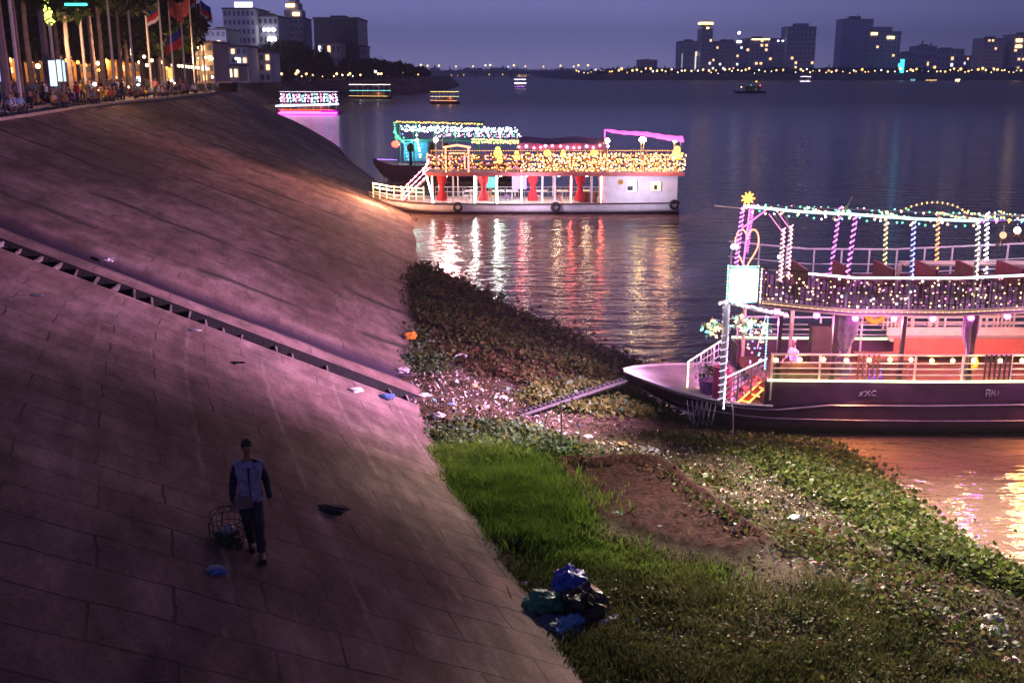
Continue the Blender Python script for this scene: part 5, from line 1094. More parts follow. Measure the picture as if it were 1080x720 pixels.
def tree_proto(h, rx, rz, n, leaf, seed, thick=.28):
    o = thing('tree', 'tree', 'tree'); mb = MB(); rr = random.Random(seed)
    zf = h - rz * 1.2; mb.tube([(0, 0, -.3), (.1, 0, zf * .5), (-.05, .1, zf)], [thick * 1.3, thick, thick * .75], 8)
    for k in range(6): a = k * 1.05 + rr.random(); mb.tube([(-.05, .1, zf * .92), (math.cos(a) * rx * .3, math.sin(a) * rx * .3, zf + rz * .5), (math.cos(a) * rx * .65, math.sin(a) * rx * .65, zf + rz * rr.uniform(.8, 1.3))], [thick * .6, thick * .35, .05], 6)
    mb.build('trunk', M_BARK, o); crown_mesh('crown', rx, rz, h - rz * .9, n, leaf, o, seed); return o
prom = [tree_proto(17, 6.5, 5.4, 8200, .24, 1, .2), tree_proto(15, 6.0, 4.8, 7800, .24, 2, .17), tree_proto(19, 7.5, 6.6, 9000, .26, 3, .22)]
prom.append(tree_proto(9, 5.2, 4.6, 4200, .30, 5, .2)); TH = [17, 15, 19, 9]
uset = [False] * 4
def put_tree(i, loc, s=1.0, label='', group=None):
    o = prom[i] if not uset[i] else copy_tree(prom[i]); uset[i] = True; o.location = loc; o.scale = (s, s, s * random.uniform(.95, 1.08)); o.rotation_euler = (0, 0, random.uniform(0, 6.28)); o['label'] = label
    if group: o['group'] = group
GT = 'trees shading the promenade'
tp = [(5, 62, 'thick-trunked tree at the left edge of the promenade'), (20, 70, 'tree behind the leftmost flagpole'), (33, 92, 'slim tree between the first and second flagpoles'), (50, 76, 'pale-barked tree beside the pole wound with green lights'), (75, 84, 'tree beside the lit white sign boards'), (100, 104, 'tree in front of the ochre villa'), (108, 112, 'tree just right of the ochre villa centre'), (128, 118, 'tree behind the fifth flagpole'), (134, 132, 'twin-trunk tree behind the middle of the crowd'), (150, 140, 'tree before the glowing orange shophouse'), (165, 150, 'slim tree right of the orange shophouse'), (186, 165, 'last tall tree of the promenade row, above the flags'), (62, 120, 'back row tree behind the sign boards'), (90, 150, 'back row tree above the ochre villa roof'), (20, 120, 'back row tree at far left'), (-14, 80, 'tree cut off by the left edge of the view')]
for i, (px, Yt, lab) in enumerate(tp): put_tree(i % 3, (atY(px, 77, Yt).x, Yt, TZ), [1.08, 1.0, .95][i % 3] * (1.0 if px < 150 else .85), lab, GT)
prom.append(tree_proto(14, 7.0, 5.4, 9000, .26, 9, .22)); TH.append(14); uset.append(False)
for i in range(14): put_tree(4, (atY(-4 + i * 14.5, 77, 135 + (i % 3) * 14).x, 135 + (i % 3) * 14, TZ), random.uniform(.85, 1.05), 'dark low-crowned tree in the back rows, %s, %s' % ('at the left edge' if i < 3 else 'by the sign boards' if i < 6 else 'before the ochre villa' if i < 9 else 'by the orange shopfront' if i < 12 else 'by the lamp arcade', ['nearest of three', 'middle of three', 'furthest of three'][i % 3]), 'back rows of promenade trees')
GT2 = 'trees along the left bank road'
for i in range(74):
    px = 248 + i * 2.75 + random.uniform(-2, 2); Yt = np.interp(px, [250, 400, 450], [372, 440, 600]) + random.choice([0, 12, 25]) + random.uniform(-3, 3)
    ytop = np.interp(px, [250, 280, 335, 360, 400, 425, 452], [64, 60, 60, 62, 61, 66, 72]) + random.uniform(-3, 4)
    H_ = atY(px, ytop, Yt).z - TZ; bush = i % 3 != 2
    put_tree(3 if bush else i % 2, (atY(px, 77, Yt).x, Yt, TZ - .3), max(.35, H_ / (9.5 if bush else TH[i % 2] + 1)), ('dark bushy tree on the far left bank %s' if bush else 'taller tree on the far left bank %s') % zl(px), GT2)
for px, dx in ((284, 'leftmost'), (291, 'second from left'), (300, 'middle'), (309, 'highest crown'), (318, 'right-hand'), (327, 'rightmost')):
    for q in (0, 1):
        Yt = 398 + q * 14; H_ = atY(px, 36 + abs(px - 303) * .35 + q * 8, Yt).z - TZ; put_tree(3, (atY(px, 77, Yt).x + q * 2, Yt, TZ - .3), H_ / 9.6, 'tall dark tree of the big clump below the hotel, %s, %s row' % (dx, ['front', 'back'][q]), 'big tree clump below the hotel')
# low tree line on the far bank: one mass
def treeline(name, x0, x1, Yt, z0, hmax, n, leaf, label):
    x = rng.uniform(x0, x1, n); hh = (vnoise(x, x * 0, .03, 21) + .5) * .6 + (vnoise(x, x * 0, .11, 22) + .5) * .4; P = np.stack([x, Yt + rng.uniform(-8, 8, n), z0 + rng.random(n) * hmax * (.35 + .65 * hh)], 1)
    o = quads(name, P, rng.normal(0, leaf, (n, 3)), rng.normal(0, leaf, (n, 3)), LEAF_D); tag(o, label, 'trees', kind='stuff')
treeline('far_treeline', 130, 1500, 1660, 7, 13, 16000, 1.7, 'low dark trees along the far right bank')
treeline('horizon_treeline', -420, 1800, 4280, 4, 22, 9000, 5, 'thin dark line of trees on the horizon beyond the bridge')
# lamps and lit stalls on the left bank road
GL = 'street lamps on the left bank road'
for px in [252, 258, 266, 279, 283, 292, 297, 312, 314, 318, 323, 330, 334, 340, 352, 355, 361, 367, 369, 372, 380, 396, 399, 402, 408, 412, 418, 424, 441]:
    Yl = np.interp(px, [250, 400, 450], [364, 428, 585]); i = random.choice([0, 0, 1, 2]); put_lamp(i, (atY(px, 77, Yl).x, Yl, TZ - .2), random.choice([.18, .24, .3, .42]), '%s street lamp below the trees %s' % (['warm', 'white', 'golden'][i], zl(px)), GL)

# ------------------------------------------------------------------ flagpoles, flags, sign boards on the promenade
M_POLE = mat('pale_steel_pole', (.55, .50, .46), .4, var=.1)
FB, FR, FW = mat('flag_blue', (.02, .03, .30), .8, var=.1), mat('flag_red', (.50, .02, .03), .8, var=.1), mat('flag_white', (.7, .7, .75), .8, var=.1)
def flag(o, z, w_, h, cols, side=1, seed=0):
    f = None; rr = random.Random(seed); n = 12
    def pt(u, v): 
        sag = .55 * u * h; return Vector((side * u * w_ * (.72 + .1 * v), .22 * math.sin(u * 7 + seed) * u, z - v * h - sag + .06 * math.sin(u * 9 + v * 2)))
    base = None
    for k, (v0, v1, m) in enumerate(cols):
        mb = MB(); mb.grid([[pt(i / n, v0), pt(i / n, v1)] for i in range(n + 1)]); mb.grid([[pt(i / n, v0) + Vector((0, .015, 0)), pt(i / n, v1) + Vector((0, .015, 0))] for i in range(n + 1)]); p = mb.build('flag' if base is None else 'flag_stripe', m, base or o); base = base or p
    return base
GP = 'flagpoles along the promenade'
poles = [(20, 68, 'leftmost tall white flagpole, before a thick trunk', None), (59, 77, 'flagpole wound with yellow-green lights', 'g'), (91, 86, 'flagpole right of the lit sign boards', None), (121, 95, 'flagpole in front of the ochre villa', None), (142, 102, 'flagpole left of the orange shopfront', None), (160, 108, 'flagpole at the middle of the orange shopfront', None), (174, 114, 'flagpole at the right end of the orange shopfront', 'f'), (184, 119, 'flagpole with a red and white flag', 'f'), (196, 125, 'flagpole with a low hanging pink-lit flag', 'l'), (213, 135, 'flagpole with a blue and red flag, left of the end pair', 'f'), (217, 141, 'last flagpole of the row, before the bend', 'f'), (206, 130, 'slim flagpole with a folded orange flag', 'f')]
for k, (px, Yp, lab, fl) in enumerate(poles):
    o = thing('flagpole', lab, 'flagpole', (atY(px, 90, Yp).x, Yp, TZ), 0, GP); hp = {20: 17, 59: 18, 91: 19, 121: 19, 142: 20}.get(px, 20 if px < 180 else atY(px, -8 if px > 205 else 4, Yp).z - TZ)
    mb = MB(); mb.tube([(0, 0, 0), (0, 0, .25)], [.3, .26], 8); mb.tube([(0, 0, .25), (0, 0, hp)], [.13, .07], 8); mb.ball((0, 0, hp), .14, 8, 5); mb.build('pole', M_POLE, o)
    if fl == 'f': flag(o, atY(px, [2, -4, 0, -4][k % 4], Yp).z - TZ, 1.9, 1.9, [[(0, .25, FB), (.25, .75, FR), (.75, 1, FB)], [(0, .35, FR), (.35, .7, FW), (.7, 1, FB)], [(0, .5, FB), (.5, .8, FR), (.8, 1, FW)], [(0, 1, mat('flag_orange', (.35, .07, .05), .8))]][k % 4 if px != 206 else 3], 1 if px in (184, 217) else -1, k)
    if fl == 'l': flag(o, atY(px, 29, Yp).z - TZ, 2.4, 2.0, [(0, .5, FB), (.5, 1, FR)], -1, 5)
    if fl == 'g':
        mb = MB(); z0, z1 = atY(px, 26, Yp).z - TZ, atY(px, -2, Yp).z - TZ; wrap(mb, (0, 0, z0), (0, 0, z1), .2, 6, .04); mb.cur = 0
        for i in range(26): mb.bulb((random.uniform(-.35, .35), random.uniform(-.3, .3), z0 + (z1 - z0) * i / 26), .11)
        mb.build('light_wrap', emat('bulb_yellowgreen', (.75, 1, .12), 3), o)
# teal light ring in the trees
o = thing('hanging_light', 'short teal light bar hanging in the dark trees above the flagpoles', 'light', (atY(80, 5, 80).x, 80, atY(80, 5, 80).z)); mb = MB(); mb.tube([(-.8, 0, 0), (.8, 0, 0)], .10, 6); mb.build('bar', emat('bar_teal', (.05, .75, .7), 3), o); mb = MB(); mb.tube([(0, 0, .08), (0, 0, 3)], .015, 4); mb.build('wire', M_METAL, o)
GS = 'lit sign boards'
for px, Ys, w_, h, lab in ((57, 72, .42, 2.2, 'tall narrow lit white-blue sign board, left of three'), (62, 74, .55, 1.9, 'shorter lit pale-green sign board, middle of three'), (67, 76, .42, 1.9, 'narrow lit blue-white sign board, right of three'), (1, 64, .6, 3.2, 'lit violet-blue sign board at the left edge of the view')):
    z0 = atY(px, 91 if px == 57 else 86, Ys).z; o = thing('sign_board', lab, 'sign', (atY(px, 90, Ys).x, Ys, TZ), .1, GS); mb = MB(); zb = max(.5, z0 - TZ)
    mb.bx(-w_ / 2 - .05, w_ / 2 + .05, .01, .16, zb - .05, zb + h * .75 + .05); mb.tube([(0, .1, 0), (0, .1, zb)], .06, 6); mb.build('case', M_METAL, o)
    mb = MB(); mb.bx(-w_ / 2, w_ / 2, -.04, .008, zb, zb + h * .75); mb.build('lit_face', emat('board_%d' % px, {57: (.6, .85, 1), 62: (.75, 1, .85), 67: (.5, .75, 1), 1: (.35, .35, 1)}[px], 1.3), o)
# globe lamps among the trunks
GLM = 'globe lamps among the promenade trees'
glob = [(32, 66, 'o'), (40, 70, 'w'), (70, 64, 'o'), (74, 72, 'o'), (82, 66, 'o'), (90, 69, 'o'), (103, 67, 'w'), (104, 74, 'o'), (125, 63, 'w'), (126, 76, 'o'), (140, 65, 'o'), (147, 66, 'w'), (152, 60, 'w'), (155, 69, 'w'), (160, 64, 'w'), (171, 66, 'w'), (176, 72, 'o'), (209, 50, 'w'), (249, 62, 'w')] + [(182 + 3.4 * k, 69 + k * .35, 'w') for k in range(12)]
for px, py, c in glob:
    Yg = 100 + (px - 30) * .45; q = atY(px, py, Yg); o = thing('globe_lamp', '%s globe lamp among the promenade trees, %s' % ({'o': 'orange', 'w': 'warm white'}[c], 'left of the sign boards' if px < 55 else 'near the ochre villa' if px < 112 else 'near the orange shopfront' if px < 180 else 'in the long row towards the bend'), 'street lamp', (q.x, Yg, TZ), 0, GLM)
    mb = MB(); mb.tube([(0, 0, 0), (0, 0, q.z - TZ)], [.07, .045], 6); mb.build('pole', M_DKWOOD, o); mb = MB(); mb.ball((0, 0, q.z - TZ), .24 if c == 'w' else .2, 8, 6); mb.build('globe', emat('globe_' + c, {'o': (1, .36, .06), 'w': (1, .72, .38)}[c], 5), o, smooth=True)
for px, Yg in ((85, 78), (150, 100), (205, 125)): 
    o = [x for x in bpy.data.objects if x.get('label', '').startswith('flagpole')][0]
    lamp('promenade_glow', 'POINT', (atY(px, 70, Yg).x - 3, Yg + 4, TZ + 4.2), 1300, (1, .52, .26), None, .4)
# parapet pier at the corner
o = thing('corner_pier', 'dark stone block ending the promenade edge at the bend', 'pier', (atY(241, 97, 131).x, 131, TZ)); mb = MB(); mb.box((0, 0, .55), (1.6, 2.4, 1.1)); mb.build('block', M_DARKC, o); mb = MB(); mb.box((0, 0, 1.17), (1.8, 2.6, .14)); mb.build('cap', M_KERB, o)

# ------------------------------------------------------------------ people
def skinned(nodes, edges, root, sub=1):
    """nodes: name -> (x, y, z, r) or (x, y, z, rx, ry); returns a mesh grown round the joints"""
    me = bpy.data.meshes.new('body'); names = list(nodes); me.from_pydata([nodes[n][:3] for n in names], [(names.index(a), names.index(b)) for a, b in edges], [])
    o = bpy.data.objects.new('tmp', me); COL.objects.link(o); o.modifiers.new('s', 'SKIN'); 
    for i, n in enumerate(names):
        sv = me.skin_vertices[0].data[i]; v = nodes[n]; sv.radius = (v[3], v[4] if len(v) > 4 else v[3]); sv.use_root = (n == root)
    if sub: m = o.modifiers.new('b', 'SUBSURF'); m.levels = sub; m.render_levels = sub
    bpy.context.view_layer.update(); dg = bpy.context.evaluated_depsgraph_get(); out = bpy.data.meshes.new_from_object(o.evaluated_get(dg)); bpy.data.objects.remove(o); return out
M_SKIN = mat('skin', (.30, .17, .11), .6, var=.1); M_HAIR = mat('black_hair', (.02, .016, .015), .5, var=.2); M_TROU = mat('dark_trousers', (.035, .035, .05), .8, var=.3)
M_SHIRT = mat('shirt_cloth', (.5, .5, .5), .8, var=.15, objcol=True)
def posed(kind):
    S = {'stand': dict(hip=.92, kn=((-.1, -.03, .5), (.11, .02, .5)), an=((-.11, .02, .08), (.13, .05, .08)), el=((-.24, .03, 1.12), (.25, .0, 1.13)), wr=((-.25, -.08, .88), (.20, -.2, .95))),
         'walk': dict(hip=.90, kn=((-.1, -.18, .52), (.1, .10, .48)), an=((-.1, -.22, .10), (.1, .38, .14)), el=((-.23, .12, 1.12), (.23, -.10, 1.13)), wr=((-.24, .05, .88), (.22, -.28, .98))),
         'sit': dict(hip=.46, kn=((-.13, -.42, .50), (.13, -.44, .50)), an=((-.13, -.40, .07), (.15, -.36, .07)), el=((-.24, -.05, .70), (.25, -.08, .70)), wr=((-.14, -.30, .58), (.12, -.32, .58))),
         'hunch': dict(hip=.30, kn=((-.16, -.38, .52), (.16, -.36, .54)), an=((-.15, -.30, .07), (.14, -.28, .07)), el=((-.24, -.25, .60), (.24, -.28, .58)), wr=((-.08, -.45, .55), (.06, -.45, .60)))}[kind]
    h = S['hip']; ln = {'stand': 0, 'walk': -.04, 'sit': -.02, 'hunch': -.18}[kind]; n = {}
    n['pelvis'] = (0, 0, h, .15, .12); n['waist'] = (0, ln * .3, h + .17, .135, .10); n['chest'] = (0, ln * .8, h + .38, .17, .115); n['neck0'] = (0, ln * 1.1, h + .53, .075, .07); n['neck'] = (0, ln * 1.3, h + .60, .052); n['jaw'] = (0, ln * 1.5 - .03, h + .67, .07, .075); n['head'] = (0, ln * 1.5, h + .75, .085, .098); n['top'] = (0, ln * 1.5 + .01, h + .81, .06, .07)
    e = [('pelvis', 'waist'), ('waist', 'chest'), ('chest', 'neck0'), ('neck0', 'neck'), ('neck', 'jaw'), ('jaw', 'head'), ('head', 'top')]
    for s, i in (('l', 0), ('r', 1)):
        sg = -1 if i == 0 else 1; n['sh' + s] = (sg * .17, ln * 1.0, h + .47, .062); n['el' + s] = (*S['el'][i], .043); n['wr' + s] = (*S['wr'][i], .03); w_ = Vector(S['wr'][i]); d = (w_ - Vector(S['el'][i])).normalized() * .09; n['ha' + s] = (*(w_ + d), .036, .022)
        n['hi' + s] = (sg * .09, -.01 if kind in ('stand', 'walk') else -.06, h - .05, .095); n['kn' + s] = (*S['kn'][i], .062); n['an' + s] = (*S['an'][i], .042); a = Vector(S['an'][i]); n['to' + s] = (a.x, a.y - .16, a.z - .035, .045, .03)
        e += [('chest', 'sh' + s), ('sh' + s, 'el' + s), ('el' + s, 'wr' + s), ('wr' + s, 'ha' + s), ('pelvis', 'hi' + s), ('hi' + s, 'kn' + s), ('kn' + s, 'an' + s), ('an' + s, 'to' + s)]
    me = skinned(n, e, 'pelvis', 1)
    for m in (M_SKIN, M_HAIR, M_SHIRT, M_TROU): me.materials.append(m)
    key = {'pelvis': 3, 'waist': 2, 'chest': 2, 'neck0': 2, 'neck': 0, 'jaw': 0, 'head': 0, 'top': 1}
    for s in 'lr': key.update({'sh' + s: 2, 'el' + s: 2, 'wr' + s: 0, 'ha' + s: 0, 'hi' + s: 3, 'kn' + s: 3, 'an' + s: 3, 'to' + s: 1})
    nn = list(n)
    for p in me.polygons:
        c = p.center; b_ = min(nn, key=lambda q: (Vector(n[q][:3]) - c).length - n[q][3] * .6); k = key[b_]
        if b_ in ('head', 'jaw') and (c.y > n['head'][1] + .0 or c.z > n['head'][2] + .05): k = 1
        p.material_index = k; p.use_smooth = True
    return me
PM = {k: posed(k) for k in ('stand', 'walk', 'sit', 'hunch')}
shirts = [('black', (.02, .02, .025)), ('dark red', (.22, .02, .02)), ('white', (.65, .65, .68)), ('navy', (.02, .03, .12)), ('grey', (.2, .2, .22)), ('brown', (.16, .08, .04)), ('pink', (.55, .18, .25)), ('olive', (.10, .11, .04)), ('pale blue', (.25, .35, .55)), ('mustard', (.45, .27, .05))]
GPE = 'people gathered along the promenade'
def near_what(px): return 'near the left edge' if px < 30 else 'by the leftmost flagpoles' if px < 62 else 'near the lit sign boards' if px < 84 else 'by the third flagpole' if px < 108 else 'before the ochre villa' if px < 135 else 'before the orange shop' if px < 165 else 'under the flags' if px < 200 else 'near the bend'
def person(px, dist, kind, sh, rot=0):
    a, b_ = None, None
    # find the spot on the promenade seen at this column, dist metres behind the edge
    for s in np.arange(55, 175, .5):
        p = crom(TOP, s); d = (crom(TOP, s + .5) - p).normalized(); q = p + Vector((-d.y, d.x)) * dist
        if q.y > 20 and 540 + F * q.x / (q.y * CP - (TZ - CH) * SP) > px: a = q; break
    if a is None: return None
    o = bpy.data.objects.new('person', PM[kind]); COL.objects.link(o); z = TZ + (.36 if .8 < dist < 1.5 and s < 98 else 0)
    o.location = (a.x, a.y, z - (.04 if kind == 'sit' else .25 if kind == 'hunch' else 0) + (.0 if kind != 'sit' else 0)); o.rotation_euler = (0, 0, rot); o.color = (*sh[1], 1)
    tag(o, 'person in a %s shirt %s %s, %s' % (sh[0], {'stand': 'standing', 'walk': 'walking', 'sit': 'sitting', 'hunch': 'crouched'}[kind], near_what(px), 'by the kerb' if dist < 2 else 'further back'), 'person', GPE); return o
person(82, .1, 'stand', ('red', (.55, .02, .02)), 2.5)
for i in range(235):
    px = random.uniform(2, 238); row = random.random(); kind = random.choice(['sit', 'sit', 'hunch', 'hunch', 'stand', 'walk']) if row < .6 else random.choice(['stand', 'walk', 'sit', 'hunch'])
    if kind == 'hunch': kind = 'sit' if row < .3 else kind
    person(px, {'sit': random.choice([.55, 1.5, 3.2]), 'hunch': random.uniform(1.8, 5)}.get(kind, random.uniform(2, 8)), kind, random.choice(shirts), random.uniform(-.9, 2.2))
# two rows of low plastic stools/vendor lights
GV = 'vendor lights in the crowd'
for px, py, c, lab in ((100, 89, 'w', 'bright vendor light among the crowd below the third flagpole'), (104, 96, 'o', 'small vendor light left of the orange shopfront crowd'), (126, 97, 'o', 'low vendor light before the ochre villa crowd'), (146, 90, 'w', 'bright bluish vendor light before the orange shopfront'), (181, 85, 'w', 'vendor light below the red and blue flags'), (184, 88, 'o', 'second vendor light below the red and blue flags'), (224, 81.5, 'w', 'bright headlamp near the bend of the promenade'), (136, 92, 'o', 'warm vendor light left of the orange shopfront')):
    Yv = np.interp(px, [100, 150, 225], [88, 104, 132]) ; q = atY(px, py, Yv); z = max(q.z, TZ + .3); o = thing('vendor_light', lab, 'lamp', (q.x, Yv, TZ), 0, GV)
    mb = MB(); mb.tube([(0, 0, 0), (0, 0, z - TZ)], .03, 5); mb.build('stem', M_METAL, o); mb = MB(); mb.ball((0, 0, z - TZ), .16 if c == 'w' else .11, 8, 5); mb.build('bulb', emat('vendor_' + c, {'w': (.85, .9, 1), 'o': (1, .7, .45)}[c], 5), o)

# ---- the scavenger on the slabs
mp = at(268, 585, 4.05); 
zz = surf_z(mp.x, mp.y); mp = at(268, 585, zz); zz = surf_z(mp.x, mp.y); mp = at(268, 585, zz)
man = thing('person', 'person in a pale lilac shirt walking down the slabs with a wire cage basket', 'person', (mp.x, mp.y, zz), .28)
H0 = .93
n = {'pelvis': (0, 0, H0, .145, .105), 'waist': (.0, -.01, H0 + .18, .13, .095), 'chest': (-.01, -.03, H0 + .40, .175, .11), 'neck0': (-.01, -.03, H0 + .56, .08, .07), 'neck': (-.005, -.035, H0 + .63, .052, .052), 'jaw': (.0, -.07, H0 + .70, .052, .068), 'face': (.0, -.05, H0 + .76, .072, .092), 'head': (0, -.04, H0 + .82, .074, .092), 'top': (0, -.04, H0 + .865, .045, .055)}
ed = [('pelvis', 'waist'), ('waist', 'chest'), ('chest', 'neck0'), ('neck0', 'neck'), ('neck', 'jaw'), ('jaw', 'face'), ('face', 'head'), ('head', 'top')]
def limb(nodes, names, pts, rs, first):
    pr_ = first
    for nm, p, r in zip(names, pts, rs): nodes[nm] = (*p, *(r if isinstance(r, tuple) else (r,))); ed.append((pr_, nm)); pr_ = nm
ARM_R = [(-.175, -.02, H0 + .50), (-.235, .03, H0 + .20), (-.25, -.03, H0 - .06), (-.25, -.045, H0 - .13)]
ARM_L = [(.165, -.02, H0 + .50), (.245, .04, H0 + .22), (.275, -.05, H0 - .02), (.28, -.07, H0 - .09)]
LEG_R = [(-.09, 0, H0 - .05), (-.05, -.02, .50), (-.02, .20, .16)]; LEG_L = [(.09, 0, H0 - .05), (.10, -.17, .50), (.11, -.16, .08)]
limb(n, ['shr', 'elr', 'wrr', 'har'], ARM_R, [.062, .043, .029, (.038, .02)], 'chest'); limb(n, ['shl', 'ell', 'wrl', 'hal'], ARM_L, [.062, .043, .029, (.038, .02)], 'chest')
limb(n, ['hir', 'knr', 'anr', 'tor'], LEG_R + [(-.02, .06, .06)], [.095, .062, .042, (.045, .028)], 'pelvis'); limb(n, ['hil', 'knl', 'anl', 'tol'], LEG_L + [(.13, -.32, .03)], [.095, .062, .042, (.045, .028)], 'pelvis')
body = skinned(n, ed, 'pelvis', 2); base_body = body.copy()
import bmesh
bmh = bmesh.new(); bmh.from_mesh(body)
def chain(pts, r):
    nd = {('p%d' % i): (*p, r * (1 - .12 * i)) for i, p in enumerate(pts)}; me = skinned(nd, [('p%d' % i, 'p%d' % (i + 1)) for i in range(len(pts) - 1)], 'p0', 1); bmh.from_mesh(me)
for hx, hy, hz in (ARM_R[3], ARM_L[3]):
    sg = -1 if hx < 0 else 1; grip = hx < 0
    for k, L_ in enumerate((.075, .085, .08, .062)):
        y0 = hy - .030 + k * .020; c = .6 if grip else .15
        chain([(hx, y0, hz), (hx + sg * .004, y0, hz - L_ * .55), (hx - sg * L_ * .45 * c * 1.4, y0, hz - L_ * (1 - c * .3)), (hx - sg * L_ * .9 * c, y0, hz - L_ * (1.15 - c * .75))], .009)
    chain([(hx, hy - .01, hz + .03), (hx - sg * .012, hy - .045, hz + .005), (hx - sg * .02, hy - .055, hz - .03)], .011)
for sg in (-1, 1):   # ears
    bmesh.ops.create_uvsphere(bmh, u_segments=8, v_segments=6, radius=.025, matrix=Matrix.Translation((sg * .073, -.04, H0 + .765)) @ Matrix.Diagonal((.45, .8, 1.25, 1)))
bmesh.ops.create_cone(bmh, segments=8, radius1=.017, radius2=.006, depth=.045, cap_ends=True, matrix=Matrix.Translation((0, -.143, H0 + .765)) @ Matrix.Rotation(R(18), 4, 'X'))
bmh.to_mesh(body); bmh.free(); body.materials.append(M_SKIN); body.polygons.foreach_set('use_smooth', [True] * len(body.polygons))
bo = bpy.data.objects.new('body', body); COL.objects.link(bo); bo.parent = man
for sg in (-1, 1): mb = MB(); mb.ball((sg * .03, -.136, H0 + .785), .011, 8, 5); mb.ball((sg * .03, -.146, H0 + .785), .005, 6, 4); mb.build('eye', mat('eye_dark', (.06, .04, .04), .3), bo)
mb = MB(); mb.tube([(-.026, -.13, H0 + .722), (0, -.141, H0 + .720), (.026, -.13, H0 + .722)], .006, 5); mb.build('mouth', mat('lips', (.20, .07, .06), .5), bo)
mb = MB(); mb.ball((0, -.018, H0 + .822), 1, 16, 12, (.088, .104, .088)); mb.ball((0, .022, H0 + .775), 1, 12, 8, (.080, .068, .085))
for q in range(len(mb.v)):
    v_ = Vector(mb.v[q]); mb.v[q] = tuple(v_ + Vector((0, 0, 1)) * .012 * mn.noise(v_ * 40) + v_.normalized() * .010 * mn.noise(v_ * 60))
mb.build('hair', M_HAIR, man, smooth=True)
def garment(name, test, off, m, wob=.006, seed=0):
    bm_ = bmesh.new(); bm_.from_mesh(base_body); bm_.normal_update(); bmesh.ops.delete(bm_, geom=[f for f in bm_.faces if not test(f.calc_center_median())], context='FACES')
    bmesh.ops.subdivide_edges(bm_, edges=bm_.edges[:], cuts=1, use_grid_fill=True); bm_.normal_update()
    for v in bm_.verts:
        c = v.co; v.co = c + v.normal * (off(c) + wob * mn.noise(c * 14 + Vector((seed, 0, 0))) + wob * .8 * mn.noise(Vector((c.x * 9, c.y * 9, c.z * 34 + seed))))
    me = bpy.data.meshes.new(name); bm_.to_mesh(me); bm_.free(); me.materials.append(m); me.polygons.foreach_set('use_smooth', [True] * len(me.polygons)); o = bpy.data.objects.new(name, me); COL.objects.link(o); o.parent = man
isarm = lambda c: abs(c.x) > .185 and c.z < H0 + .52 and c.z > H0 - .08 or abs(c.x) > .21
garment('trousers', lambda c: .13 < c.z < H0 + .06 and not isarm(c), lambda c: .016 + .016 * max(0, 1 - c.z / .8), M_TROU, .010)
garment('sleeves', lambda c: isarm(c) and c.z > H0 - .02, lambda c: .014, mat('dark_sleeves', (.03, .03, .05), .8), .008, 3)
garment('shirt', lambda c: H0 - .04 < c.z < H0 + .585 and not isarm(c), lambda c: .024 + .012 * max(0, 1 - (c.z - H0) / .3), mat('pale_lilac_cotton', (.30, .29, .46), .85, var=.5, scale=7, bump=.4, bscale=14), .010, 7)
mb = MB(); mb.tube([(0, -.150, H0 + .50), (-.01, -.172, H0 + .36), (.0, -.152, H0 + .20), (.0, -.150, H0 + .08)], [.022, .014, .009, .008], 5); mb.build('placket', mat('dark_sleeves', (.03, .03, .05)), man)
mb = MB(); mb.box((-.10, -.155, H0 - .01), (.25, .10, .17), rz=.05); mb.box((-.10, -.212, H0 + .045), (.255, .012, .07), rz=.05); mb.build('waist_pouch', mat('mauve_brown_cloth', (.24, .15, .15), .85), man)
for L_, nm in ((LEG_R, 0), (LEG_L, 1)):
    a = Vector(L_[2]); t = Vector((-.02, .06, .06)) if nm == 0 else Vector((.13, -.32, .03)); mb = MB(); mb.tube([a + Vector((0, .05, -.055)), (a + t) / 2 + Vector((0, 0, -.035)), t + Vector((0, -.03, -.015))], [.045, .05, .042], 8); mb.build('sandal', M_RUBBER, man, smooth=True)
# the basket he carries
bk = thing('wire_basket', 'battered wire cage basket of scrap hanging from the hand of the person in lilac', 'basket', (0, 0, 0)); hw = Matrix.Rotation(.28, 4, 'Z') @ Vector((ARM_R[3][0], ARM_R[3][1], ARM_R[3][2] - .05)); bk.location = man.location + hw + Vector((-.14, .10, 0)); 
mb = MB(); R1 = .25
for z, r_ in ((-.62, .20), (-.52, .235), (-.40, .255), (-.28, .265), (-.16, .262)): mb.ring((0, 0, z), r_, .007 if z > -.6 else .012, 'z', 20, 4)
for k in range(18): a = k * 2 * math.pi / 18; mb.tube([(math.cos(a) * r_, math.sin(a) * r_, z) for z, r_ in ((-.62, .20), (-.52, .235), (-.40, .255), (-.28, .265), (-.16, .262))], .005, 4)
for k in range(-3, 4): mb.tube([(-.19, k * .05, -.62), (.19, k * .05, -.62)], .006, 4)
mb.build('wire_frame', M_DKWOOD, bk)
mb = MB()
for a in (0.0, 1.57, .8): mb.tube([(math.cos(a + math.pi * t) * .262 if False else math.cos(t * math.pi) * math.cos(a) * .262, math.cos(t * math.pi) * math.sin(a) * .262, -.16 + .20 * math.sin(t * math.pi)) for t in np.linspace(0, 1, 11)], .007, 4)
mb.tube([(0, 0, .04), (.06, -.04, .055), (.14, -.10, .05)], .008, 4); mb.build('handle', M_DKWOOD, bk)
mb = MB()
for k in range(26): a = random.uniform(0, 6.28); r_ = random.uniform(0, .17); mb.ball((math.cos(a) * r_, math.sin(a) * r_, random.uniform(-.58, -.36)), random.uniform(.035, .07), 7, 5, (random.uniform(.6, 1.4), 1, random.uniform(.6, 1.5)))
mb.build('scrap', mat('dark_green_scrap', (.05, .08, .05), .5, var=.6, scale=12), bk)
mb = MB(); mb.ball((.02, -.03, -.33), .10, 9, 6, (1.3, 1, .7)); mb.build('crumpled_bag', mat('grey_plastic', (.3, .3, .33), .4), bk)

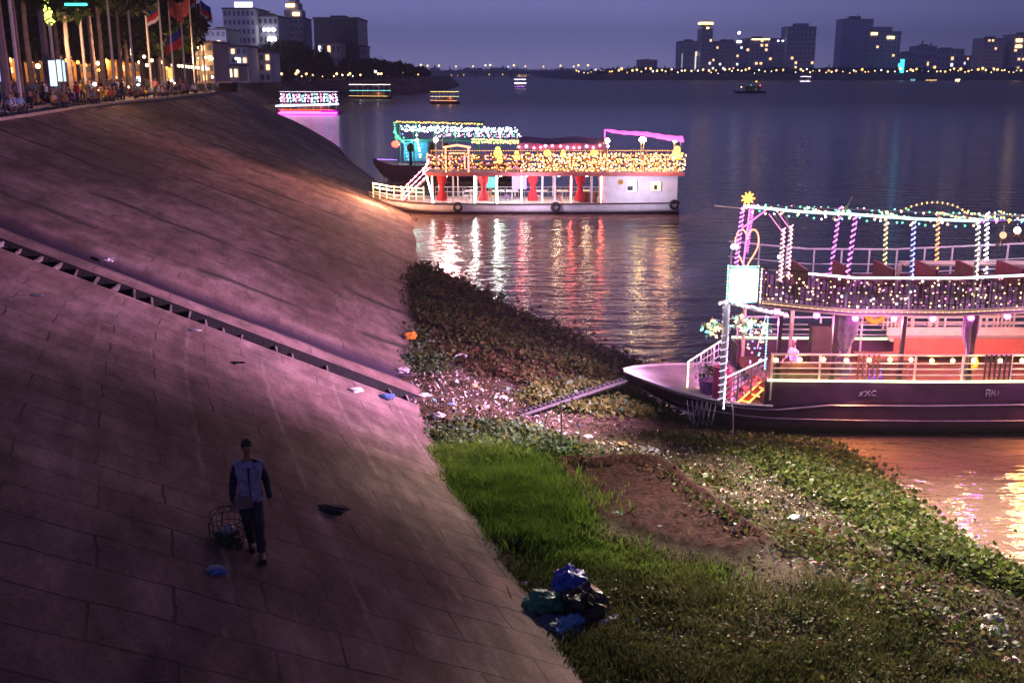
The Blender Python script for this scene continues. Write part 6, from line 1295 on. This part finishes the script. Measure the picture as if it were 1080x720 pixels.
# ------------------------------------------------------------------ plants on the bank
def surf_zs(x, y): return ground_z(x, y)
G_BR = leafmat('bright_grass', (.04, .085, .012), (.16, .26, .04), 1.2); G_DK = leafmat('dull_grass', (.026, .032, .012), (.105, .105, .038), .9)
H_LF = leafmat('hyacinth_leaf', (.03, .034, .012), (.125, .12, .042), .9, .4); H_BRN = leafmat('withered_leaf', (.045, .026, .016), (.13, .075, .04), .9); H_YG = leafmat('yellow_green_leaf', (.04, .052, .012), (.14, .15, .04), 1.5, .45); H_PALE = leafmat('pale_green_leaf', (.03, .07, .03), (.16, .26, .15), 2, .45)
H_GR = leafmat('deep_green_leaf', (.018, .035, .008), (.085, .12, .025), 1.1, .4)
def patchy(x, y, f, thr, seed): return (vnoise(x, y, f, seed) + .5 * vnoise(x, y, f * 2.7, seed + 1) + .35 * vnoise(x, y, f * 7, seed + 2)) > thr + rng.normal(0, .16, len(x))
def feather(x, y, s): return x + rng.normal(0, 1, len(x)) * s * (rng.random(len(x)) ** 1.5), y + rng.normal(0, 1, len(x)) * s * (rng.random(len(x)) ** 1.5)
def grass(name, polyg, n, hmin, hmax, m, label, seed, thr=-.3, lean=.3, f=.9, wd=.012):
    x, y = scatter(polyg, n); k = patchy(x, y, f, thr, seed) & ~inpoly(x, y, DIG); x, y = feather(x[k], y[k], .7); n = len(x); z = ground_z(x, y)
    h = rng.uniform(hmin, hmax, n) * (1 + .9 * vnoise(x, y, .8, seed + 3)); a = rng.uniform(0, 2 * np.pi, n); U = np.stack([np.cos(a) * wd, np.sin(a) * wd, 0 * a], 1)
    V = np.stack([rng.normal(0, lean, n) * h, rng.normal(0, lean, n) * h, h], 1); P = np.stack([x, y, z - .02], 1)
    n_ = len(P); co = np.empty((n_, 5, 3)); B = V * 1.0; B[:, :2] *= 1.0; mid = P + V * .55 * [.55, .55, 1]
    co[:, 0] = P - U; co[:, 1] = P + U; co[:, 2] = mid + U * .8; co[:, 3] = P + V; co[:, 4] = mid - U * .8
    me = bpy.data.meshes.new(name); me.vertices.add(n_ * 5); me.loops.add(n_ * 5); me.polygons.add(n_); me.vertices.foreach_set('co', co.ravel()); me.loops.foreach_set('vertex_index', np.arange(n_ * 5)); me.polygons.foreach_set('loop_start', np.arange(0, n_ * 5, 5)); me.materials.append(m); me.update(calc_edges=True)
    o = bpy.data.objects.new(name, me); COL.objects.link(o); tag(o, label, 'grass', kind='stuff')
def leaves(name, polyg, n, h0, h1, size, mats, wts, label, seed, thr=-.4, f=.6, water=False, zl=None):
    x, y = scatter(polyg, n); k = patchy(x, y, f, thr, seed) & ~inpoly(x, y, DIG); x, y = feather(x[k], y[k], .75); n = len(x); z = np.maximum(ground_z(x, y), 0.0)
    hm = rng.uniform(h0, h1, n) * (1 + .8 * vnoise(x, y, .7, seed + 5)); P = np.stack([x, y, z + hm * rng.random(n) ** .5], 1)
    a = rng.uniform(0, 2 * np.pi, n); t = rng.uniform(.15, 1.25, n); s = size * (.4 + 1.1 * rng.random(n) ** 1.6)
    U = np.stack([-np.sin(a), np.cos(a), 0 * a], 1) * (s * .42)[:, None]; V = np.stack([np.cos(a) * np.cos(t), np.sin(a) * np.cos(t), np.sin(t)], 1) * s[:, None]
    idx = rng.choice(len(mats), n, p=wts); n_ = n; co = np.empty((n_, 6, 3)); co[:, 0] = P; co[:, 1] = P + U * .8 + V * .3; co[:, 2] = P + U + V * .65; co[:, 3] = P + V; co[:, 4] = P - U + V * .65; co[:, 5] = P - U * .8 + V * .3
    me = bpy.data.meshes.new(name); me.vertices.add(n_ * 6); me.loops.add(n_ * 6); me.polygons.add(n_); me.vertices.foreach_set('co', co.ravel()); me.loops.foreach_set('vertex_index', np.arange(n_ * 6)); me.polygons.foreach_set('loop_start', np.arange(0, n_ * 6, 6))
    for m in mats: me.materials.append(m)
    me.polygons.foreach_set('material_index', idx.astype('i4')); me.update(calc_edges=True)
    o = bpy.data.objects.new(name, me); COL.objects.link(o); tag(o, label, 'plants', kind='stuff')
pA = pxpoly([(437, 284), (443, 279), (480, 296), (520, 318), (600, 356), (690, 392), (668, 400), (620, 404), (560, 396), (500, 374), (462, 352), (440, 336)], 0.15)
leaves('water_hyacinth', pA, 52000, -.02, .42, .15, [H_LF, H_GR, H_YG, H_BRN], [.56, .26, .10, .08], 'dense bed of water hyacinth between the slabs and the reflections', 11, -.42)
leaves('withered_hyacinth', pxpoly([(452, 345), (500, 362), (560, 388), (610, 402), (600, 418), (530, 402), (470, 378), (446, 362)], .45), 9000, .0, .25, .13, [H_BRN, H_LF], [.5, .5], 'browned withered plants along the inner edge of the hyacinth bed', 12, -.2)
leaves('yellow_green_plants', pxpoly([(560, 412), (620, 400), (672, 404), (692, 420), (690, 438), (640, 442), (590, 440), (560, 430)], .6), 9000, .08, .28, .13, [H_YG, H_PALE, H_GR], [.7, .15, .15], 'lit yellow-green creepers under the plank by the bow', 13, -.25)
leaves('bank_weeds', pxpoly([(432, 352), (450, 352), (470, 392), (462, 412), (440, 410), (428, 385)], .5), 2600, .08, .35, .13, [H_PALE, H_GR], [.4, .6], 'green weeds at the foot of the slabs by the orange rag', 14, -.1)
leaves('pale_creepers', pxpoly([(456, 455), (500, 448), (560, 456), (605, 478), (600, 492), (550, 486), (500, 476), (462, 474)], .9), 9500, .05, .22, .11, [H_PALE, H_GR, H_YG], [.45, .4, .15], 'pale green creepers above the bright grass', 15, -.25)
leaves('riverside_creepers', pxpoly([(775, 478), (850, 470), (905, 480), (950, 530), (1010, 578), (1090, 622), (1150, 680), (1100, 668), (1020, 640), (960, 612), (900, 570), (850, 540), (800, 505)], .3), 60000, -.04, .26, .11, [H_GR, H_LF, H_YG], [.62, .2, .18], 'thick green creepers along the water in front of the near boat', 16, -.34)
leaves('bank_creepers', pxpoly([(700, 462), (740, 466), (800, 476), (840, 500), (800, 500), (740, 484)], .5), 5200, .04, .18, .10, [H_YG, H_GR], [.5, .5], 'yellow-green creepers below the hull of the near boat', 17, -.1)
leaves('scattered_weeds', pxpoly([(700, 505), (760, 515), (1000, 640), (1100, 700), (1100, 740), (980, 700), (860, 620), (760, 560), (720, 530)], .8), 15000, .03, .16, .09, [H_GR, H_YG, H_BRN], [.5, .2, .3], 'sparse weeds through the littered bank at right', 18, .12, 1.2)
gA = pxpoly([(464, 476), (500, 472), (560, 486), (592, 520), (606, 560), (600, 590), (560, 586), (540, 570), (505, 540), (480, 505)], 1.15)
grass('bright_grass', gA, 90000, .14, .34, G_BR, 'bright green grass clump beside the slabs', 31, -.22)
grass('bright_grass', pxpoly([(560, 575), (640, 580), (740, 592), (760, 612), (700, 622), (600, 622), (560, 606)], 1.25), 22000, .05, .17, G_BR, 'shorter bright grass strip above the bag heap', 33, .08)
grass('dark_grass', pxpoly([(480, 505), (560, 560), (760, 590), (900, 625), (1110, 700), (1140, 780), (560, 800), (606, 740), (596, 690), (556, 640), (528, 580)], 1.4), 190000, .06, .19, G_DK, 'dull dark grass over the foreground bank', 35, .17, f=1.1)
grass('dark_grass', pxpoly([(600, 500), (800, 585), (700, 540), (690, 500), (760, 540), (740, 520)], 1.1), 5000, .05, .15, G_DK, 'thin grass round the dug bed', 37, .0)

leaves('matted_weeds', pxpoly([(440, 380), (480, 385), (560, 415), (600, 440), (700, 455), (800, 480), (900, 570), (1100, 680), (1100, 730), (960, 680), (820, 580), (700, 500), (600, 485), (450, 455)], .8), 30000, .0, .08, .055, [H_GR, H_BRN, H_YG, H_LF], [.35, .33, .07, .25], 'low matted weeds and dead leaves among the litter', 19, .05, 1.3)
leaves('matted_weeds', pxpoly([(600, 620), (760, 600), (900, 640), (1110, 720), (1140, 780), (620, 790)], 1.4), 20000, .0, .12, .06, [H_GR, H_BRN, H_YG, H_LF], [.4, .3, .05, .25], 'low broadleaf weeds in the foreground grass', 20, .0, 1.1)
# ------------------------------------------------------------------ litter
LM = [mat('litter_white', (.70, .68, .68), .6, var=.2), mat('litter_grey', (.35, .33, .33), .7, var=.3), mat('litter_brown', (.22, .13, .08), .8, var=.3), mat('litter_blue', (.08, .16, .38), .5), mat('litter_pink', (.55, .30, .32), .6), mat('litter_green', (.10, .28, .18), .5), mat('litter_straw', (.38, .27, .14), .8)]
def scraps(name, polyg, n, s0, s1, wts, label, seed, thr=-.1, f=1.1):
    x, y = scatter(polyg, n); k = patchy(x, y, f, thr, seed) & ~inpoly(x, y, DIG); x, y = feather(x[k], y[k], .5); n = len(x); z = ground_z(x, y) + rng.uniform(.0, .05, n); P = np.stack([x, y, z], 1); s = rng.uniform(s0, s1, n) ** 1.0
    a = rng.uniform(0, 6.28, n); U = np.stack([np.cos(a), np.sin(a), rng.normal(0, .5, n)], 1) * (s * rng.uniform(.3, 1, n))[:, None]; V = np.stack([-np.sin(a), np.cos(a), rng.uniform(-.2, 1.0, n)], 1) * (s * rng.uniform(.25, .9, n))[:, None]
    o = quads(name, P, U, V, LM, None, rng.choice(7, n, p=wts), bend=np.stack([rng.normal(0, .3, n), rng.normal(0, .3, n), rng.normal(0, .3, n)], 1) * s[:, None]); tag(o, label, 'litter', kind='stuff')
band = pxpoly([(428, 360), (456, 350), (480, 378), (560, 404), (600, 430), (700, 452), (790, 475), (860, 530), (980, 600), (1090, 668), (1100, 720), (1000, 680), (880, 610), (790, 560), (700, 500), (600, 486), (520, 470), (450, 462), (430, 440)], .8)
scraps('litter', band, 2400, .012, .075, [.16, .24, .28, .03, .06, .03, .20], 'small scraps of plastic and paper strewn along the mud', 41, -.15)
scraps('litter', pxpoly([(434, 380), (470, 385), (560, 420), (600, 450), (600, 480), (520, 462), (450, 455), (438, 425)], .8), 1500, .012, .09, [.26, .26, .20, .05, .06, .04, .13], 'denser pale litter between the slabs and the plank', 43, -.3)
scraps('litter', pxpoly([(596, 478), (640, 462), (760, 480), (830, 520), (900, 560), (860, 580), (790, 545), (700, 500)], .9), 1300, .015, .09, [.20, .24, .28, .02, .06, .02, .18], 'pale litter and straw on the ridge beside the dug bed', 45, -.2)
scraps('litter', pxpoly([(860, 570), (1080, 660), (1100, 720), (960, 700), (860, 620), (800, 600)], 1.0), 1100, .015, .10, [.24, .28, .24, .05, .12, .02, .05], 'larger scraps scattered on the bank at lower right', 47, -.1)
scraps('litter', pxpoly([(556, 640), (600, 610), (670, 650), (680, 690), (620, 710), (566, 680)], 1.42), 260, .02, .09, [.36, .2, .14, .08, .08, .08, .06], 'plastic scraps strewn round the rubbish heap', 49, -.6)
def lump(mb, c, r, seed, sq=(1, 1, 1), nu=18, nv=12, amp=.35):
    c = Vector(c); o0 = len(mb.v); mb.ball((0, 0, 0), 1, nu, nv)
    for i in range(o0, len(mb.v)):
        p = Vector(mb.v[i]); d = 1 + amp * mn.noise(p * 1.6 + Vector((seed, 0, 0))) + amp * .7 * mn.noise(p * 4.2 + Vector((0, seed, 0))); p = Vector((p.x * sq[0], p.y * sq[1], p.z * sq[2])) * r * d; mb.v[i] = tuple(c + p)
def plastic(name, col): return mat(name, col, .35, var=.25, scale=8, bump=.7, bscale=9)
def bag(name, px, py, z, r, m, label, cat, seed, sq=(1, 1, 1), lift=.5, amp=.35, group=None):
    p = at(px, py, z); g = max(gz(p.x, p.y), z - .6); mb = MB(); lump(mb, (0, 0, r * sq[2] * lift), r, seed, sq, amp=amp); o = mb.build(name, m, loc=(p.x, p.y, z)); tag(o, label, cat, group); return o
zg = 1.45
bag('plastic_bag', 600, 626, zg + .16, .33, plastic('blue_film', (.02, .06, .42)), 'bright blue plastic bag on top of the rubbish heap', 'bag', 1, (1.05, .9, 1.0), .6)
bag('plastic_bag', 573, 647, zg + .05, .32, plastic('green_film', (.02, .16, .11)), 'dark green plastic bag at the left of the rubbish heap', 'bag', 2, (1.1, .9, 1.0))
bag('rubbish_sack', 615, 655, zg - .06, .44, plastic('black_film', (.012, .012, .016)), 'black rubbish sack at the right of the heap', 'bag', 3, (1.05, .9, 1.0))
bag('tarpaulin', 600, 664, zg + .06, .42, plastic('pale_blue_film', (.08, .22, .45)), 'crumpled light blue sheet lying across the front of the heap', 'sheet', 4, (.55, .8, .35), .5, .5).rotation_euler = (0, .35, -.9)
bag('plastic_bag', 588, 668, zg - .03, .36, plastic('navy_film', (.03, .05, .10)), 'dark slate bag under the blue sheet', 'bag', 5, (1.5, .8, .55))
bag('plastic_bottle', 565, 640, zg + .02, .10, plastic('cyan_film', (.15, .45, .45)), 'turquoise scrap of plastic at the left end of the heap', 'scrap', 6, (.8, .8, 1.3))
GB_ = 'white carrier bags by the heap'
for k, (px, py, r, lab) in enumerate(((620, 676, .17, 'crumpled white-violet bag nearest the camera at the heap'), (634, 663, .16, 'white crumpled bag touching the black sack'), (645, 658, .15, 'white bag right of the black sack'), (622, 697, .10, 'small white bag in the grass below the heap'), (665, 659, .08, 'small cream scrap right of the white bags'), (606, 630, .06, 'pink scrap on top of the black sack'), (568, 626, .08, 'white scrap on the green bag'), (545, 572, .10, 'small white bag in the grass by the slab edge'), (553, 616, .05, 'white scrap at the slab foot above the heap'), (642, 637, .08, 'pale scrap in the grass above the white bags'))):
    bag('carrier_bag', px, py, 1.42 if py > 600 else 1.4, r, plastic('white_film', (.60, .56, .66)), lab, 'litter', 10 + k, (1.2, 1, .7), .5, .5, GB_)
o = thing('branch', 'bare forked branch lying on the slabs left of the heap', 'branch', at(560, 645, 1.5)); mb = MB(); A_ = Vector((0, 0, .1)); mb.tube([A_, A_ + Vector((-.5, .05, .05)), A_ + Vector((-1.0, .1, .25))], [.03, .02, .01], 5); mb.tube([A_ + Vector((-.3, 0, .03)), A_ + Vector((-.45, .35, .25))], [.02, .008], 5); mb.build('stem', M_BROWN, o)
# large rubble sheet beside the dug bed
bag('old_sheet', 668, 556, 1.05, .55, mat('muddy_sheet', (.26, .20, .22), .7, var=.3, scale=4, bump=.6), 'muddy crumpled sheet lying at the near edge of the dug bed', 'sheet', 30, (1.3, .35, .22), .3, .5)
bag('old_bag', 648, 548, 1.05, .22, plastic('teal_film', (.06, .16, .20)), 'small teal bag at the left end of the muddy sheet', 'bag', 31, (1.2, .6, .5))
# bottle standing, white tube, orange rag, rocks, individual trash
p = at(774, 570, .95); o = thing('plastic_bottle', 'clear white plastic bottle standing upright on the dug soil', 'bottle', (p.x, p.y, .93)); mb = MB(); mb.tube([(0, 0, 0), (0, 0, .28), (0, 0, .36), (0, 0, .40)], [.065, .065, .03, .028], 10); mb.build('body', LM[0], o, smooth=True); mb = MB(); mb.tube([(0, 0, .402), (0, 0, .44)], .032, 8); mb.build('cap', LM[0], o)
p = at(818, 580, .98); o = thing('foam_tube', 'short white foam tube lying on the mud right of the bottle', 'tube', (p.x, p.y, 1.0)); mb = MB(); mb.tube([(-.26, .02, .03), (.26, -.02, .03)], .055, 10); mb.build('body', LM[0], o); mb = MB(); mb.tube([(.262, -.02, .03), (.275, -.02, .03)], .035, 8); mb.build('end_cap', LM[1], o)
p = at(796, 634, 1.15); o = thing('stick', 'thin pale stick lying across the dark grass', 'stick', (p.x, p.y, 1.2)); mb = MB(); mb.tube([(-.15, .2, .08), (.15, -.2, .06)], .014, 5); mb.build('stem', LM[0], o); mb = MB(); mb.tube([(-.2, .1, .05), (.0, .05, .1)], .01, 5); mb.build('twig', LM[0], o)
bag('orange_rag', 434, 356, .75, .22, mat('orange_cloth', (.50, .20, .02), .9, var=.4), 'bright orange rag hung at the foot of the slabs', 'rag', 33, (.8, .35, .7), .5, .7)
bag('blue_scrap', 946, 664, 1.0, .12, plastic('blue_scrap_film', (.02, .14, .36)), 'blue plastic scrap among the litter at lower right', 'scrap', 34, (1.2, 1, .6))
GT_ = 'loose rubbish on the bank'
bits = [(486, 379, .28, 0, 'white crumpled bag above the pale litter'), (425, 392, .22, 1, 'grey bundle at the toe of the slabs'), (431, 375, .2, 1, 'grey torn sack near the orange rag'), (448, 418, .16, 0, 'white bag low on the littered strip'), (462, 440, .18, 1, 'grey scrap beside the bottom of the channel'), (476, 428, .14, 3, 'blue scrap in the pale litter'), (500, 408, .14, 6, 'straw coloured scrap under the withered plants'), (512, 430, .12, 4, 'pink scrap in the middle of the litter strip'), (531, 420, .13, 0, 'white scrap left of the plank end'), (540, 452, .15, 1, 'grey bag below the plank end'), (468, 458, .16, 0, 'white bag above the pale creepers'), (490, 455, .12, 3, 'blue white scrap above the pale creepers'), (620, 462, .12, 0, 'white scrap right of the stake'), (655, 470, .14, 6, 'straw scrap on the spoil ridge'), (690, 476, .12, 0, 'white scrap on the spoil ridge'), (716, 498, .14, 2, 'brown clod on the spoil ridge'), (745, 505, .16, 0, 'white bag between the dug bed and creepers'), (762, 520, .12, 4, 'pink scrap beyond the dug bed'), (840, 548, .16, 0, 'white bag among stones at the middle of the litter'), (852, 560, .12, 1, 'grey scrap among the mid bank litter'), (862, 596, .14, 4, 'tan scrap left of the big stone'), (895, 600, .18, 6, 'tan stone at the edge of the dark grass'), (935, 580, .14, 0, 'pale bag against the riverside creepers'), (1000, 655, .15, 4, 'pinkish scrap at lower right'), (1050, 655, .18, 1, 'grey bag near the right edge'), (1052, 668, .16, 0, 'white bag near the right edge'), (1014, 700, .14, 1, 'grey scrap near the bottom right'), (890, 628, .12, 2, 'brown clod in the dark grass edge'), (975, 626, .13, 0, 'white scrap near the blue scrap'), (1066, 700, .15, 4, 'pink-grey scrap at the bottom right edge'), (858, 602, .08, 0, 'small white stone at the dark grass edge'), (736, 655, .07, 0, 'tiny white scrap in the dark grass')]
for k, (px, py, r, mi, lab) in enumerate(bits):
    z = float(np.interp(py, [360, 400, 440, 500, 600, 700], [.35, .6, .85, 1.0, 1.15, 1.3])) - (.35 if px > 850 else .12 if px > 700 else 0); p = at(px, py, z); g_ = surf_z(p.x, p.y) if px < 440 else gz(p.x, p.y); p = at(px, py, g_)
    mb = MB(); lump(mb, (0, 0, r * .25), r, 50 + k, (1.1, .8, .55), 12, 8, .55); tag(mb.build('rubbish', LM[mi], loc=(p.x, p.y, g_)), lab, 'rubbish', GT_)
# bits on the slabs: dark cloth, blue scrap, leaves
for px, py, z, r, m, lab, sq in ((349, 541, 2.9, .26, M_RUBBER, 'dark crumpled cloth lying on the slabs right of the walker', (1.5, .6, .25)), (228, 604, 4.3, .12, LM[3], 'small blue-white scrap on the slabs below the walker', (1.4, 1, .4)), (38, 313, 5.3, .12, LM[0], 'white scrap on the slabs at far left', (1.6, .6, .2)), (248, 384, 4.3, .14, M_RUBBER, 'dark leaf pile just below the drainage channel', (2, .5, .2)), (115, 275, 5.6, .16, LM[0], 'white litter in the dark gutter, left', (1.4, .6, .4)), (204, 350, 4.6, .14, LM[0], 'white scrap beside the drainage channel', (1.6, .6, .3)), (374, 413, 2.5, .16, LM[0], 'white bag caught in the drainage channel', (1.4, .8, .5)), (408, 420, 2.0, .18, LM[3], 'blue-violet scrap at the bottom of the drainage channel', (1.4, .8, .5))):
    p = at(px, py, z)
    for _ in range(3): g_ = surf_z(p.x, p.y); p = at(px, py, g_)
    mb = MB(); lump(mb, (0, 0, r * .3), r, px, sq, 12, 8, .5); tag(mb.build('scrap', m, loc=(p.x, p.y, g_)), lab, 'litter', 'scraps on the slabs')
# person seated on the near boat
o = bpy.data.objects.new('person', PM['sit']); COL.objects.link(o); o.location = (X0 + lx(838, -1.6, 2.6), Y0 - 1.6, 1.72); o.rotation_euler = (0, 0, -1.2); o.color = (.55, .6, .75, 1); tag(o, 'person in a pale shirt seated on the lower deck of the near boat', 'person')
c = thing('chair', 'plain stool under the person seated on the near boat', 'chair', (X0 + lx(838, -1.6, 2.6), Y0 - 1.6, 1.36)); mb = MB(); mb.bx(-.22, .22, -.2, .2, .70, .74); mb.build('seat', M_BROWN, c)
for a_ in (-.18, .18):
    for b_ in (-.16, .16): mb = MB(); mb.bx(a_ - .02, a_ + .02, b_ - .02, b_ + .02, 0, .70); mb.build('leg', M_BROWN, c)

# ------------------------------------------------------------------ evening haze over the river
hz = bpy.data.materials.new('evening_haze'); hz.use_nodes = True; nt = hz.node_tree
for n_ in list(nt.nodes): nt.nodes.remove(n_)
ou = nt.nodes.new('ShaderNodeOutputMaterial'); pv = nt.nodes.new('ShaderNodeVolumePrincipled'); nt.links.new(pv.outputs[0], ou.inputs['Volume'])
pv.inputs['Color'].default_value = (.82, .80, 1, 1); pv.inputs['Density'].default_value = .00030; pv.inputs['Anisotropy'].default_value = 0
mb = MB(); mb.bx(-4200, 4200, -80, 4700, -2, 190); tag(mb.build('haze', hz), kind='stuff')
